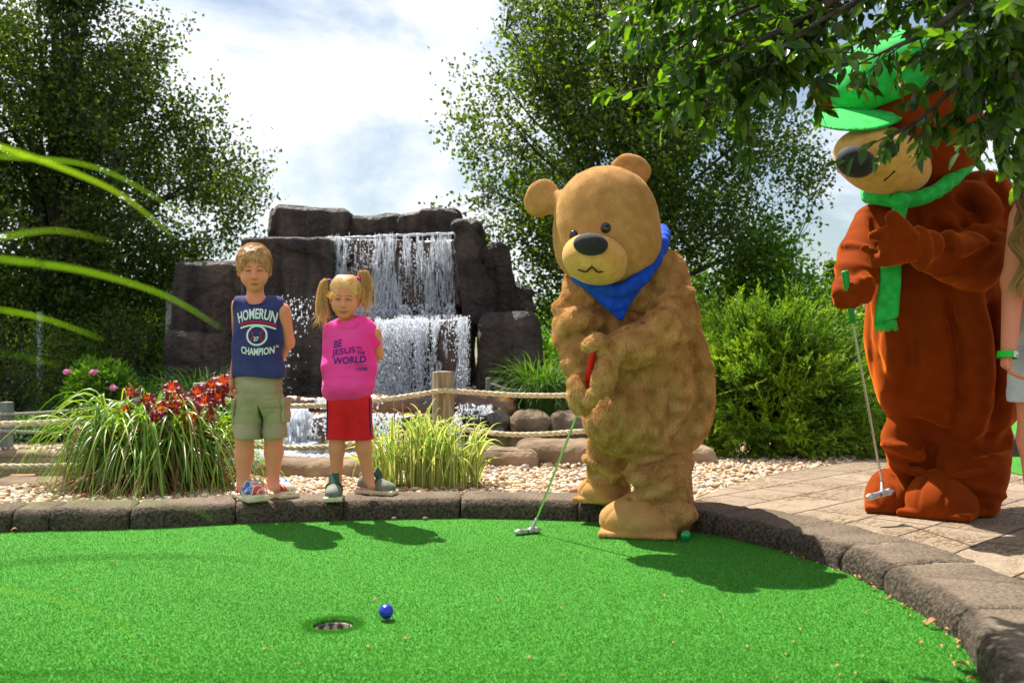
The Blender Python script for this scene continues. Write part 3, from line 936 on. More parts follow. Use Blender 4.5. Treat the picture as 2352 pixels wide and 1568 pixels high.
rockpart('step', [(1045, 1180, 905, 985, 10.1, 11.2, .12, (0, 12, 0))], (-1.1, 9.8, -.3), (.6, 11.5, .7), 44, m_step)

# ------------------------------------------------------------------ falling water
m_fall, t_, b_ = new_mat('falling_water')
b_.inputs['Base Color'].default_value = (.86, .90, .96, 1); b_.inputs['Roughness'].default_value = .15
b_.inputs['Transmission Weight'].default_value = .0; b_.inputs['Specular IOR Level'].default_value = .8
b_.inputs['Alpha'].default_value = .8
_tr = t_.nodes.new('ShaderNodeBsdfTranslucent'); _tr.inputs[0].default_value = (.95, .97, 1, 1)
_ms = t_.nodes.new('ShaderNodeMixShader'); _ms.inputs[0].default_value = .5
t_.links.new(b_.outputs[0], _ms.inputs[1]); t_.links.new(_tr.outputs[0], _ms.inputs[2]); t_.links.new(_ms.outputs[0], t_.nodes['Material Output'].inputs[0])
g = np.random.default_rng(5)
mb = MB()
OV, OT = ico(1)
def streaks(cnt, px0, px1, py0, py1, Y, lmin, lmax, wd, clump, spread=.03, seed=0, top=None):
    g = np.random.default_rng(seed)
    a = at(px0, py0, Y); b = at(px1, py1, Y)
    x = g.uniform(a[0], b[0], cnt * 4); z = g.uniform(b[2], a[2], cnt * 4)
    P = np.stack([x * 1.0, np.zeros_like(x), z * .12], -1)
    dn_ = vnoise(P, clump, seed) + .6 * vnoise(P, clump * 2.7, seed + 1)
    ok = (dn_ + g.normal(0, .25, len(x)) > .12)
    x, z = x[ok][:cnt], z[ok][:cnt]; n = len(x)
    ln = g.uniform(lmin, lmax, n) ** 1; w_ = wd * g.uniform(.5, 1.3, n)
    y = Y + g.normal(0, spread, n)
    S = np.stack([w_, w_, ln], -1)
    V = OV[None] * S[:, None, :] + np.stack([x, y, z], -1)[:, None, :]
    T = (OT[None] + (np.arange(n) * len(OV))[:, None, None]).reshape(-1, 3)
    mb.add(V.reshape(-1, 3), None, T)
streaks(2700, 757, 1045, 548, 735, 11.62, .02, .11, .0045, 11, .04, 1)
streaks(1500, 757, 1045, 548, 735, 11.6, .006, .016, .006, 4, .05, 21)
streaks(900, 757, 1045, 700, 740, 11.5, .01, .03, .012, 3, .08, 2)
streaks(2400, 860, 1075, 735, 925, 10.75, .02, .08, .005, 10, .05, 3)
streaks(3600, 858, 1080, 725, 925, 10.65, .005, .014, .0065, 4, .12, 4)
streaks(3800, 865, 1000, 735, 925, 10.7, .008, .026, .008, 3.5, .08, 14)
streaks(1500, 640, 870, 680, 930, 10.5, .006, .014, .0065, 2, .2, 5)
streaks(700, 640, 720, 700, 950, 10.45, .007, .02, .009, 2, .1, 15)
streaks(900, 640, 1060, 915, 935, 10.3, .006, .02, .012, 3, .2, 6)
streaks(1300, 650, 1060, 950, 1010, 9.4, .006, .02, .013, 3, .15, 7)
streaks(1100, 650, 700, 940, 1060, 9.0, .012, .07, .012, 2, .15, 8)
streaks(400, 1050, 1130, 930, 960, 9.9, .006, .014, .009, 3, .1, 9)
# water lying over the lip
lip = at(900, 546, 11.7)
for k in range(60):
    px = g.uniform(757, 1045); p = at(px, 547 - (px - 757) * .035 + g.uniform(-2, 2), 11.65)
    mb.tube([p + (-.09, 0, 0), p + (0, -.01, .006), p + (.09, 0, 0)], [.004, .011, .004], 6)
tag(mb.build('waterfall', m_fall), 'white streaks and droplets falling over the dark rock', kind='stuff')
# foam on the pond under the fall
mb = MB()
n = 5200
x = g.normal(-1.9, .5, n); y = g.normal(8.6, .95, n)
ok = (y < 10.0) & (y > 6.9) & (vnoise(np.stack([x, y, 0 * x], -1), 2.4, 4) > -.15); x, y = x[ok], y[ok]; n = len(x)
r_ = g.uniform(.01, .035, n)
V = IV1[None] * np.stack([r_, r_, r_ * .35], -1)[:, None, :] + np.stack([x, y, np.full(n, -.025)], -1)[:, None, :]
mb.add(V.reshape(-1, 3), None, (IT1[None] + (np.arange(n) * len(IV1))[:, None, None]).reshape(-1, 3))
tag(mb.build('foam', m_fall), 'white foam on the pond below the waterfall', kind='stuff')
# ================================================================== POSTS AND ROPES
m_post = pmat('weathered_wood', rgb(120, 106, 80), rgb(170, 158, 128), scale=5, detail=8, rough=.9, bump=.8, bscale=14, bdist=.008, stretch=(6, 6, .6), spec=.15)
m_postg = pmat('grey_wood', rgb(92, 102, 92), rgb(140, 148, 136), scale=5, detail=8, rough=.9, bump=.8, bscale=14, bdist=.008, stretch=(6, 6, .6), spec=.15)
m_crack = pmat('wood_end', rgb(140, 130, 110), rgb(178, 170, 150), scale=30, rough=.9)
m_rope = pmat('rope', rgb(176, 162, 128), rgb(226, 216, 186), scale=60, rough=.9, bump=.7, bscale=220, bdist=.003)
m_ropeg = pmat('far_rope', rgb(150, 150, 136), rgb(186, 186, 170), scale=60, rough=.9)

def post(px, pytop, Y, rad, zb, mat, label, group):
    p = at(px, pytop, Y)
    o = empty('fence_post', (p[0], Y, zb)); tag(o, label, 'fence post', group)
    mb = MB(); n = 28
    zs = np.concatenate([np.linspace(zb - .1, p[2] - .012, 14), [p[2] - .004, p[2]]])
    rs = np.concatenate([np.full(14, rad), [rad * .985, rad * .93]])
    ang = np.linspace(0, 2 * np.pi, n, endpoint=False)
    g = np.random.default_rng(int(px) + 5)
    rr = 1 + .02 * g.normal(0, 1, n); rr[g.integers(0, n, 3)] *= .93
    V = np.concatenate([np.stack([p[0] + r * rr * np.cos(ang), Y + r * rr * np.sin(ang), np.full(n, z)], -1) for z, r in zip(zs, rs)])
    i = np.arange(len(zs) - 1)[:, None] * n; j = np.arange(n)[None, :]
    a = i + j; b = i + (j + 1) % n
    mb.add(V, np.stack([a, b, b + n, a + n], -1).reshape(-1, 4))
    mb.build('shaft', mat, o)
    mb = MB(); r = rad * .93
    V = [(p[0], Y, p[2] + .004)] + [(p[0] + r * rr[k] * math.cos(ang[k]), Y + r * rr[k] * math.sin(ang[k]), p[2] + .0) for k in range(n)]
    mb.add(V, None, [(0, k + 1, (k + 1) % n + 1) for k in range(n)])
    mb.build('end_grain', m_crack, o)
    return p

GP = 'wooden posts carrying the rope rail'
post(1018, 853, 6.2, .0725, -.3, m_post, 'weathered wooden post rising behind the striped iris leaves', GP)
post(470, 879, 6.2, .078, -.3, m_post, "wooden post behind the red lilies, left of the boy's hand", GP)
post(1445, 860, 6.25, .07, -.3, m_post, 'wooden post hidden behind the tan bear costume', GP)
GF = 'slim grey posts of the far rope rail'
post(16, 923, 7.75, .052, -.02, m_postg, 'grey wooden post at the far left picture edge across the pond', GF)
post(305, 899, 8.8, .055, .0, m_postg, 'grey wooden post across the pond behind the left lilies', GF)
post(491, 872, 9.6, .058, .0, m_postg, 'grey wooden post top just behind the near post by the boy', GF)
post(1276, 848, 10.5, .062, -.02, m_postg, 'grey wooden post standing in front of the right tall grass', GF)

def rope(pts, rad, label, mat, group, twist=26.0):
    """three-strand laid rope through px,py,Y points"""
    P = catmull([at(*p) for p in pts], 26)
    d = np.linalg.norm(np.diff(P, axis=0), axis=1); s = np.concatenate([[0], np.cumsum(d)])
    m = int(s[-1] / (.012 if rad > .012 else .03)); t = np.linspace(0, s[-1], m)
    P = np.stack([np.interp(t, s, P[:, k]) for k in range(3)], -1)
    T = np.gradient(P, axis=0); T /= np.linalg.norm(T, axis=1)[:, None]
    U = np.cross(T, (0, 0, 1.0)); U /= np.linalg.norm(U, axis=1)[:, None]
    W = np.cross(T, U)
    mb = MB()
    for k in range(3):
        ph = t * twist * .02 / rad * 1.6 + k * 2 * math.pi / 3
        C = P + (np.cos(ph)[:, None] * U + np.sin(ph)[:, None] * W) * rad * .52
        mb.tube(C, rad * .56, 7)
    o = mb.build('rope', mat, None, loc=tuple(P[len(P) // 2]))
    return tag(o, label, 'rope', group)
GR = 'twisted ropes strung between the posts'
rope([(-120, 978, 5.3), (0, 974, 5.45), (110, 970, 5.6), (230, 963, 5.75), (330, 948, 5.9), (400, 933, 6.05), (470, 906, 6.12)], .0185, 'upper near rope crossing the left pond towards the red lilies', m_rope, GR)
rope([(-120, 1068, 5.3), (0, 1071, 5.45), (130, 1070, 5.6), (260, 1063, 5.8), (470, 1020, 6.12)], .0185, 'lower near rope over the pond at the left picture edge', m_rope, GR)
rope([(470, 906, 6.12), (560, 925, 6.12), (665, 932, 6.1), (760, 929, 6.1), (850, 921, 6.1), (940, 909, 6.12), (1018, 896, 6.12)], .0175, 'upper near rope passing behind the two children', m_rope, GR)
rope([(470, 1000, 6.12), (560, 1020, 6.12), (650, 1028, 6.12), (755, 1025, 6.12), (850, 1012, 6.12), (940, 1000, 6.12), (1018, 985, 6.12)], .0175, "lower near rope behind the children's legs", m_rope, GR)
rope([(1018, 896, 6.12), (1060, 899, 6.12), (1150, 905, 6.12), (1230, 908, 6.12), (1330, 906, 6.12), (1445, 896, 6.17)], .0175, 'upper near rope between the tall post and the tan bear costume', m_rope, GR)
rope([(1018, 975, 6.12), (1095, 990, 6.12), (1200, 998, 6.12), (1340, 990, 6.12), (1445, 980, 6.17)], .0175, 'lower near rope over the water right of the tall post', m_rope, GR)
GR2 = 'thin ropes of the far rail'
rope([(-60, 953, 7.6), (16, 951, 7.69), (100, 947, 8.0), (200, 938, 8.4), (305, 920, 8.74), (400, 910, 9.2), (491, 890, 9.53)], .013, 'upper thin rope across the pond in front of the left tree', m_ropeg, GR2)
rope([(-60, 990, 7.6), (16, 990, 7.69), (120, 993, 8.0), (180, 991, 8.3), (250, 985, 8.5), (305, 975, 8.74)], .013, 'lower thin rope across the pond behind the black spotlight', m_ropeg, GR2)
rope([(1122, 880, 10.2), (1190, 895, 10.3), (1276, 878, 10.4), (1380, 885, 10.5)], .012, 'thin rope crossing the right tall grass across the pond', m_ropeg, GR2)
# slim post by the rock
post(1121, 868, 10.15, .028, -.02, m_postg, 'thin grey post between the lower rock and the right tall grass', GF)

# spotlight
m_black = pmat('black_plastic', rgb(30, 32, 38), rough=.45)
m_lens = pmat('lamp_glass', rgb(50, 55, 60), rough=.1)
p = at(162, 1034, 7.6)
sp = empty('spotlight', (p[0], 7.6, 0)); tag(sp, 'black cylindrical garden spotlight on a stake beside the left pond', 'spotlight')
mb = MB(); zt = at(162, 985, 7.6)[2]
mb.tube([(p[0], 7.6, -.05), (p[0], 7.6, .07), (p[0], 7.6, .075), (p[0], 7.6, zt)], [.035, .035, .022, .022], 12); mb.build('stake', m_black, sp)
a = at(152, 977, 7.6); b = at(201, 986, 7.55)
mb = MB(); mb.tube([a, a + (b - a) * .1, a + (b - a) * .8, b], [.03, .05, .052, .056], 16); mb.build('lamp_head', m_black, sp)
mb = MB(); d = (b - a) / np.linalg.norm(b - a); mb.tube([b + d * .002, b + d * .006], [.045, .045], 16); mb.build('lens', m_lens, sp)
# floating wood scrap
p = gnd(52, 1092, -.03)
f = Field(p - (.12, .06, .03), p + (.12, .06, .03), .006); f.box(p, (.08, .025, .008), .006, (0, 0, 8)); V, Q = f.mesh(lambda P: .003 * fbm(P, 30, 2))
tag(mesh_obj('driftwood', V, Q, pmat('driftwood', rgb(168, 108, 66), rgb(190, 130, 84), scale=20), loc=p), 'small orange brown scrap of wood floating on the left pond', 'wood scrap')
# pole and rail behind the left tree
m_galv = pmat('galvanised_steel', rgb(150, 150, 150), rgb(185, 186, 190), scale=6, rough=.5, metallic=.3)
p = at(92, 880, 12.5); q = at(92, 716, 12.5); mb = MB(); mb.tube([p - (0, 0, .6), p, q], .045, 10)
tag(mb.build('pole', m_galv, loc=p), 'thin grey metal pole among shrubs left of the big tree trunk', 'pole')
p = at(396, 800, 13.6); q = at(396, 668, 13.6)
mb = MB(); mb.box((p[0] - .07, 13.5, 0), (p[0] + .05, 13.7, q[2]))
wp = mb.build('white_post', pmat('white_paint', rgb(196, 196, 196), rgb(215, 214, 210), scale=5, rough=.6), smooth=False, loc=(p[0], 13.6, 0))
tag(wp, 'square white painted post between the left tree crown and the rock', 'post')
a = at(320, 748, 13.6); b = at(388, 744, 13.6); mb = MB(); mb.tube([a, b], .025, 8)
tag(mb.build('rail', m_galv, loc=a), 'level pale metal rail between the left trunk and the white post', 'rail')
# ================================================================== VEGETATION
def leaf_cloud(mb, P, D, size, g, fold=.35, aspect=.72, up=0.35):
    """one folded diamond leaf per point"""
    n = len(P)
    d = D + g.normal(0, .55, (n, 3)); d /= np.linalg.norm(d, axis=1)[:, None]
    r = g.normal(0, 1, (n, 3)); r[:, 2] *= 1.0
    s = np.cross(d, r + np.array((0, 0, up))); s /= np.linalg.norm(s, axis=1)[:, None] + 1e-9
    nn = np.cross(s, d)
    L_ = (size * g.uniform(.65, 1.2, n))[:, None]; W_ = L_ * aspect * .5
    A = P; B = P + d * L_ * .48 + s * W_ + nn * W_ * fold; C = P + d * L_; E = P + d * L_ * .48 - s * W_ + nn * W_ * fold
    i = np.arange(n)
    v = g.uniform(0, 1, n)
    mb.add(np.concatenate([A, B, C, E]), None, np.concatenate([np.stack([i, i + n, i + 2 * n], -1), np.stack([i, i + 2 * n, i + 3 * n], -1)]), np.tile(v, 4))

def leafmat(name, dark, mid, light, tr=.45, tcol=(1.5, 1.9, .5), rough=.45, spec=.35):
    return pmat(name, mid, var=[(0, dark), (.55, mid), (1, light)], rough=rough, spec=spec, transl=(tr, tcol))
m_leafA = leafmat('leaf_pear', (.016, .036, .006), (.050, .095, .012), (.14, .21, .02), tr=.42, tcol=(2.2, 2.2, .5))
m_leafB = leafmat('leaf_near', (.014, .034, .006), (.034, .078, .010), (.085, .15, .018), tr=.48, tcol=(3.0, 3.2, .6), rough=.35, spec=.5)
m_leafC = leafmat('leaf_bright', (.05, .12, .012), (.13, .27, .025), (.24, .42, .04), tr=.42, tcol=(1.4, 1.5, .5))
m_leafD = leafmat('leaf_juniper', (.03, .085, .008), (.17, .32, .020), (.46, .60, .04), tr=.35, tcol=(1.5, 1.5, .5), rough=.6)
m_bark = pmat('bark', rgb(42, 36, 30), rgb(84, 74, 64), scale=6, detail=8, rough=.95, bump=.9, bscale=18, bdist=.02, stretch=(3, 3, .8))

m_leafA2 = leafmat('leaf_pear_dark', (.012, .028, .005), (.036, .072, .009), (.11, .17, .016), tr=.36, tcol=(2.2, 2.2, .5))
def crown_tree(name, base, trunk_r, fork_z, cc, rad, nl, nt, per, lsize, seed, label, group=None, mat=m_leafA, top_taper=.55, shell=.5, spread=.16, zcut=None, limb_r=.055, tw=True, twe=1):
    """upright many-stemmed tree: trunk, limbs rising to the crown envelope, twigs, leaves"""
    g = np.random.default_rng(seed)
    base = np.array(base, float); cc = np.array(cc, float); rad = np.array(rad, float)
    o = empty(name, base); tag(o, label, 'tree', group)
    tb = MB(); fork = base + np.array((.02, 0, fork_z))
    tb.tube([base - (0, 0, .1), base + (0, 0, .1), base + (0, .01, fork_z * .5), fork], [trunk_r * 1.35, trunk_r * 1.08, trunk_r, trunk_r * .95], 12)
    tb.build('trunk', m_bark, o)
    lb = MB(); LP = []
    for k in range(nl):
        a = g.uniform(0, 2 * np.pi); e = g.uniform(-.25, 1) ** 1 * math.pi / 2
        u = np.array((math.cos(a) * math.cos(e), math.sin(a) * math.cos(e), math.sin(e)))
        tip = cc + u * rad * g.uniform(.78, .98)
        tip[:2] = cc[:2] + (tip[:2] - cc[:2]) * (1 - top_taper * max(0, (tip[2] - cc[2]) / rad[2]))
        st = fork + np.array((0, 0, g.uniform(-.25, .35) * fork_z * .4))
        mid = st * .55 + tip * .45; mid[2] += (tip[2] - st[2]) * .12; mid[:2] = st[:2] * .68 + tip[:2] * .32 + g.normal(0, .06, 2)
        C = catmull([st, st * .8 + mid * .2 + (0, 0, .08), mid, mid * .45 + tip * .55 + g.normal(0, .05, 3), tip], 5)
        rr = np.linspace(limb_r * g.uniform(.7, 1.2), .008, len(C))
        lb.tube(C, rr, 6); LP.append(C[3:])
    LPc = np.concatenate(LP)
    # twig centres: random in envelope, shell biased, pulled towards limbs
    m = nt * 3
    u = g.normal(0, 1, (m, 3)); u /= np.linalg.norm(u, axis=1)[:, None]
    r = g.uniform(0, 1, m) ** (shell) ; rr_ = 1 + .16 * vnoise(u, 2.2, seed) + .09 * vnoise(u, 5, seed + 2)
    T_ = u * (r * rr_)[:, None]
    tap = 1 - top_taper * np.clip(T_[:, 2], 0, 1) - .8 * np.clip(-T_[:, 2] - .25, 0, 1)
    T_[:, :2] *= tap[:, None]
    T_ = cc + T_ * rad
    dens = vnoise(T_, 1.6 / max(rad[0] / 2.5, .5), seed + 4) + .5 * vnoise(T_, 3.5 / max(rad[0] / 2.5, .5), seed + 5)
    T_ = T_[dens > -.02][:nt]
    if zcut is not None: T_ = T_[T_[:, 2] > zcut]
    # connect twig to nearest limb point
    idx = np.empty(len(T_), int)
    for s_ in range(0, len(T_), 500):
        dd = ((T_[s_:s_ + 500, None, :] - LPc[None]) ** 2).sum(-1) + 2.0 * np.clip(LPc[None, :, 2] - T_[s_:s_ + 500, None, 2] + .1, 0, 9) ** 2
        idx[s_:s_ + 500] = dd.argmin(1)
    A = LPc[idx]; V3 = T_ - A
    if tw:
        for q in range(0, len(T_), twe):
            lb.tube([A[q], A[q] + V3[q] * .5 + (0, 0, -.03), T_[q]], [.007, .005, .002], 3, cap=False)
    lb.build('limbs', m_bark, o)
    dirn = V3 / (np.linalg.norm(V3, axis=1)[:, None] + 1e-6) * .7 + np.array((0, 0, .55))
    dirn /= np.linalg.norm(dirn, axis=1)[:, None]
    n = len(T_) * per
    ti = np.repeat(np.arange(len(T_)), per)
    al = g.normal(0, 1, n) * spread * 1.5
    P = T_[ti] + dirn[ti] * al[:, None] + g.normal(0, spread * .55, (n, 3))
    cb = MB(); leaf_cloud(cb, P, dirn[ti] * .6 + g.normal(0, .5, (n, 3)), lsize, g)
    cb.build('crown', mat, o, smooth=False)
    return o

def PX(px, Y): return (px - 1176) / FPX * Y
crown_tree('deciduous_tree', (PX(142, 14), 14, .1), .155, 1.7, (PX(150, 14), 14, 3.75), (2.95, 2.4, 4.4), 46, 4300, 27, .072, 11, 'large dark tree filling the upper left above the pond', mat=m_leafA2, top_taper=.62, spread=.135, shell=.42, twe=4, zcut=1.15, limb_r=.07)
crown_tree('deciduous_tree', (PX(1440, 13), 13, .1), .17, 1.2, (PX(1462, 13), 13, 3.75), (2.72, 2.0, 3.9), 44, 3700, 26, .068, 12, 'broad upright tree behind the tan bear costume', mat=m_leafA, top_taper=.15, spread=.13, shell=.42, twe=4, zcut=1.25, limb_r=.07)
crown_tree('deciduous_tree', (PX(2440, 12.0), 12.0, .03), .12, 1.0, (PX(2440, 12.0), 12.0, 2.4), (.95, 1.0, 1.9), 16, 500, 24, .065, 13, 'small tree showing at the right picture edge behind the standing woman')
crown_tree('shrub_tree', (PX(1760, 13), 13, .03), .07, .5, (PX(1760, 13), 13, 1.5), (1.15, .9, 1.15), 16, 500, 22, .08, 14, 'light green leafy small tree beyond the juniper, under the broad tree', mat=m_leafC)
# small conifer top
def conifer(px, Y, ztop, rbase, seed, label):
    g = np.random.default_rng(seed); x = PX(px, Y)
    o = empty('conifer', (x, Y, .1)); tag(o, label, 'tree')
    mb = MB(); mb.tube([(x, Y, 0), (x, Y, ztop)], [.05, .005], 6); mb.build('trunk', m_bark, o)
    mb = MB(); n = 9000; h = g.uniform(0, 1, n) ** .7; lay = np.floor(h * 16) / 16
    r = rbase * (1 - lay) * g.uniform(0, 1, n) ** .6; a = np.floor(g.uniform(0, 9, n)) / 9 * 2 * np.pi + lay * 40 + g.normal(0, .12, n)
    P = np.stack([x + r * np.cos(a), Y + r * np.sin(a), .3 + lay * (ztop - .3) - r * .1 + g.normal(0, .02, n)], -1)
    D = np.stack([np.cos(a), np.sin(a), np.full(n, .5)], -1)
    leaf_cloud(mb, P, D, .07, g, aspect=.25); mb.build('crown', m_leafD, o, smooth=False)
conifer(1912, 13.5, at(1912, 590, 13.5)[2], .75, 15, 'small pointed conifer top showing left of the brown bear costume')

# far treeline: separate background trees
bgl = [(-60, 16, 2.1, 1.6, 'dark'), (70, 15, 1.9, 1.3, 'dark'), (215, 18, 2.0, 1.5, 'br'), (330, 15, 1.35, 1.0, 'br'), (420, 21, 2.3, 1.5, 'dark'), (520, 24, 2.4, 2.0, 'br'),
       (1235, 20, 1.5, 1.0, 'br'), (1300, 24, 1.9, 1.3, 'br'), (1400, 18, 1.8, 1.5, 'br'), (1560, 20, 2.2, 1.8, 'br'), (1700, 22, 2.1, 1.6, 'dark'), (1860, 19, 1.7, 1.3, 'br'), (2010, 22, 1.9, 1.6, 'dark'), (2200, 20, 2.2, 1.8, 'br'), (2400, 22, 2.0, 1.8, 'dark')]
BL = ['dark background tree at the far left picture edge', 'dark background tree left of the big trunk', 'bright background tree right of the big trunk', 'bright small tree under the white post', 'dark background tree left of the rock top',
      'background tree hidden behind the left rock blocks', 'bright green shrub beyond the right slope of the rock', 'bright background tree between the rock and the tan bear costume', 'background tree behind the tan bear costume head',
      'background tree behind the juniper top left', 'dark background tree behind the juniper middle', 'bright background tree behind the juniper right', 'dark background tree behind the brown bear costume', 'background tree behind the brown bear arm', 'dark background tree beyond the woman at the right edge']
for i, (px, Y, h_, r_, k_) in enumerate(bgl):
    crown_tree('background_tree', (PX(px, Y), Y, .1), .08, .5, (PX(px, Y), Y, h_ * .62), (r_, r_ * .8, h_ * .66), 10, 330, 20, .13, 60 + i, BL[i], 'trees beyond the water garden', mat=m_leafC if k_ == 'br' else m_leafA, spread=.2, tw=False)

# ------------------------------------------------------------------ strap leaves (grasses, lilies, iris)
def blades(mb, R0, out, height, reach, width, g, droop=.5, n=9, twist=.2, var=None):
    """arching strap leaves: R0 roots (m,3), out (m,2) unit directions"""
    m = len(R0); t = np.linspace(0, 1, n)[None, :]
    H = np.asarray(height)[:, None]; Rr = np.asarray(reach)[:, None]; dr = np.broadcast_to(droop, (m,))[:, None]
    z = H * (2.0 * t - (1 + dr) * t ** 2 * 1.0)
    z = np.where(t >= 0, z, 0)
    r = Rr * (t ** 1.55)
    side = np.stack([-out[:, 1], out[:, 0]], -1)
    tw = g.normal(0, twist, m)
    wob = g.normal(0, .04, m)[:, None] * np.sin(t * 5)
    C = np.stack([R0[:, 0][:, None] + out[:, 0][:, None] * r + side[:, 0][:, None] * wob * Rr, R0[:, 1][:, None] + out[:, 1][:, None] * r + side[:, 1][:, None] * wob * Rr, R0[:, 2][:, None] + z], -1)
    wd = np.asarray(width)[:, None] * np.clip(1.0 - t ** 2.2, .03, 1) * (.55 + .45 * np.clip(t * 5, 0, 1))
    S = np.stack([side[:, 0] * np.cos(tw), side[:, 1] * np.cos(tw), np.sin(tw)], -1)[:, None, :] * wd[..., None]
    up = np.array((0, 0, 1.0)) * wd[..., None] * .35
    A = C - S * .5 + up; B = C; D = C + S * .5 + up
    V = np.stack([A, B, D], 2).reshape(m, n * 3, 3)
    k = np.arange(n - 1) * 3
    q = np.concatenate([np.stack([k, k + 1, k + 4, k + 3], -1), np.stack([k + 1, k + 2, k + 5, k + 4], -1)])
    Q = (q[None] + (np.arange(m) * n * 3)[:, None, None]).reshape(-1, 4)
    if var is None: vv = np.repeat(g.uniform(0, 1, m), n * 3)
    elif callable(var): vv = var(m, n, g)
    else: vv = np.repeat(var, n * 3)
    mb.add(V.reshape(-1, 3), Q, None, vv)

m_lilyleaf = pmat('lily_leaf', (.08, .2, .03), var=[(0, (.13, .05, .015)), (.13, (.22, .10, .03)), (.2, (.05, .14, .015)), (.6, (.16, .30, .03)), (1, (.36, .48, .08))], rough=.38, spec=.5, transl=(.35, (1.6, 1.7, .5)))
m_dry = pmat('dry_leaf', (.2, .1, .04), var=[(0, (.10, .045, .018)), (1, (.42, .24, .10))], rough=.7, transl=(.25, (1.4, 1, .7)))
def lily_plant():
    g = np.random.default_rng(33)
    c = gnd(342, 1135, .06); c[1] = 4.98; c[0] = PX(350, 4.98)
    o = empty('daylily_clump', c); tag(o, 'big arching clump of daylilies with dark red and yellow flowers beside the boy', 'plant')
    mb = MB(); m = 980
    a = g.uniform(0, 2 * np.pi, m); rr = g.uniform(0, 1, m) ** .6
    R0 = np.stack([c[0] + .36 * rr * np.cos(a), c[1] + .16 * rr * np.sin(a), np.full(m, .055)], -1)
    a2 = a + g.normal(0, 1.1, m); o2 = np.stack([np.cos(a2), np.sin(a2)], -1)
    blades(mb, R0, o2, g.uniform(.45, 1.0, m), g.uniform(.16, .62, m) * (1 - .12 * (np.cos(a2) < 0)), g.uniform(.010, .019, m), g, droop=g.uniform(.75, 1.75, m), n=14)
    mb.build('leaves', m_lilyleaf, o)
    mb = MB(); m = 430
    a = g.uniform(0, 2 * np.pi, m)
    R0 = np.stack([c[0] + .32 * np.cos(a) * g.uniform(.5, 1, m), c[1] + .19 * np.sin(a), np.full(m, .06)], -1)
    blades(mb, R0, np.stack([np.cos(a), np.sin(a)], -1), g.uniform(.05, .3, m), g.uniform(.12, .42, m), g.uniform(.006, .013, m), g, droop=g.uniform(.8, 1.7, m), n=9)
    mb.build('dry_leaves', m_dry, o)
    fl = [(372, 953, 1.15), (420, 940, 1.0), (470, 935, 1.15), (500, 925, .9), (395, 905, 1.0), (402, 948, .8), (515, 890, 1.1), (287, 955, .9), (455, 915, .9), (490, 900, 1.0), (340, 930, .8), (240, 932, .5), (440, 975, .8), (320, 905, .5), (355, 975, .9), (478, 968, .8), (408, 925, .9), (300, 915, .7), (528, 905, .8)]
    m_pet = pmat('lily_petal', (.15, .01, .03), var=[(0, (.75, .45, .02)), (.18, (.85, .22, .01)), (.34, (.30, .010, .02)), (1, (.13, .005, .03))], rough=.45, transl=(.35, (1.8, .8, 1.0)))
    m_stem = pmat('stem', (.08, .16, .03), (.14, .22, .05), scale=20)
    m_bud = pmat('lily_bud', rgb(150, 90, 50), rgb(190, 160, 60), scale=30, transl=(.2, (1.2, 1, .6)))
    for i, (px, py, s_) in enumerate(fl):
        Y = 4.98 + g.uniform(-.22, .15); p = at(px, py - 12, Y)
        st = MB(); b = np.array((c[0] + (p[0] - c[0]) * .35, 4.98 + (Y - 4.98) * .4, .06))
        st.tube(catmull([b, b * .5 + p * .5 + (0, 0, .05), p], 6), [.004] * 12 + [.003], 5)
        f = MB(); face = np.array((g.uniform(-.5, .5), -1, g.uniform(.2, 1.0))); face /= np.linalg.norm(face)
        u = np.cross(face, (0, 0, 1)); u /= np.linalg.norm(u); v = np.cross(u, face)
        if s_ > .55:
            for k in range(6):
                an = k * math.pi / 3 + g.uniform(-.12, .12) + i; L_ = .070 * s_ * g.uniform(.85, 1.1); W_ = (.023 if k % 2 else .016) * s_
                dr_ = math.cos(an) * u + math.sin(an) * v; sd = -math.sin(an) * u + math.cos(an) * v
                V = []; var = []
                for q in range(8):
                    t = q / 7; cpt = p + dr_ * L_ * t + face * (.03 * s_ * (math.sin(t * 2.2)) - .034 * s_ * t ** 3) - face * .01
                    wq = W_ * math.sin(min(t * 1.15 + .18, 1) * math.pi * .86) ** .8
                    V += [cpt - sd * wq + face * wq * .3, cpt, cpt + sd * wq + face * wq * .3]; var += [t + .05, t, t + .05]
                kk = np.arange(7) * 3
                f.add(V, np.concatenate([np.stack([kk, kk + 1, kk + 4, kk + 3], -1), np.stack([kk + 1, kk + 2, kk + 5, kk + 4], -1)]), None, var)
            for k in range(5):
                an = k * 1.3; f.tube([p, p + face * .03 + (math.cos(an) * u + math.sin(an) * v) * .01, p + face * .05 + (math.cos(an) * u + math.sin(an) * v) * .018], [.0012, .0012, .002], 4, var=0)
        fo = st.build('flower_stem', m_stem, o)
        if s_ > .55: f.build('flower', m_pet, fo)
        bd = MB(); bp = p + (g.uniform(-.03, .03), .01, -.02)
        for q in range(3):
            e = bp + (g.uniform(-.035, .035), g.uniform(-.01, .01), g.uniform(.01, .05)); bd.tube([bp, bp * .5 + e * .5, e, e + (e - bp) * .15], [.003, .006, .005, .001], 6)
        bd.build('buds', m_bud, fo)
lily_plant()

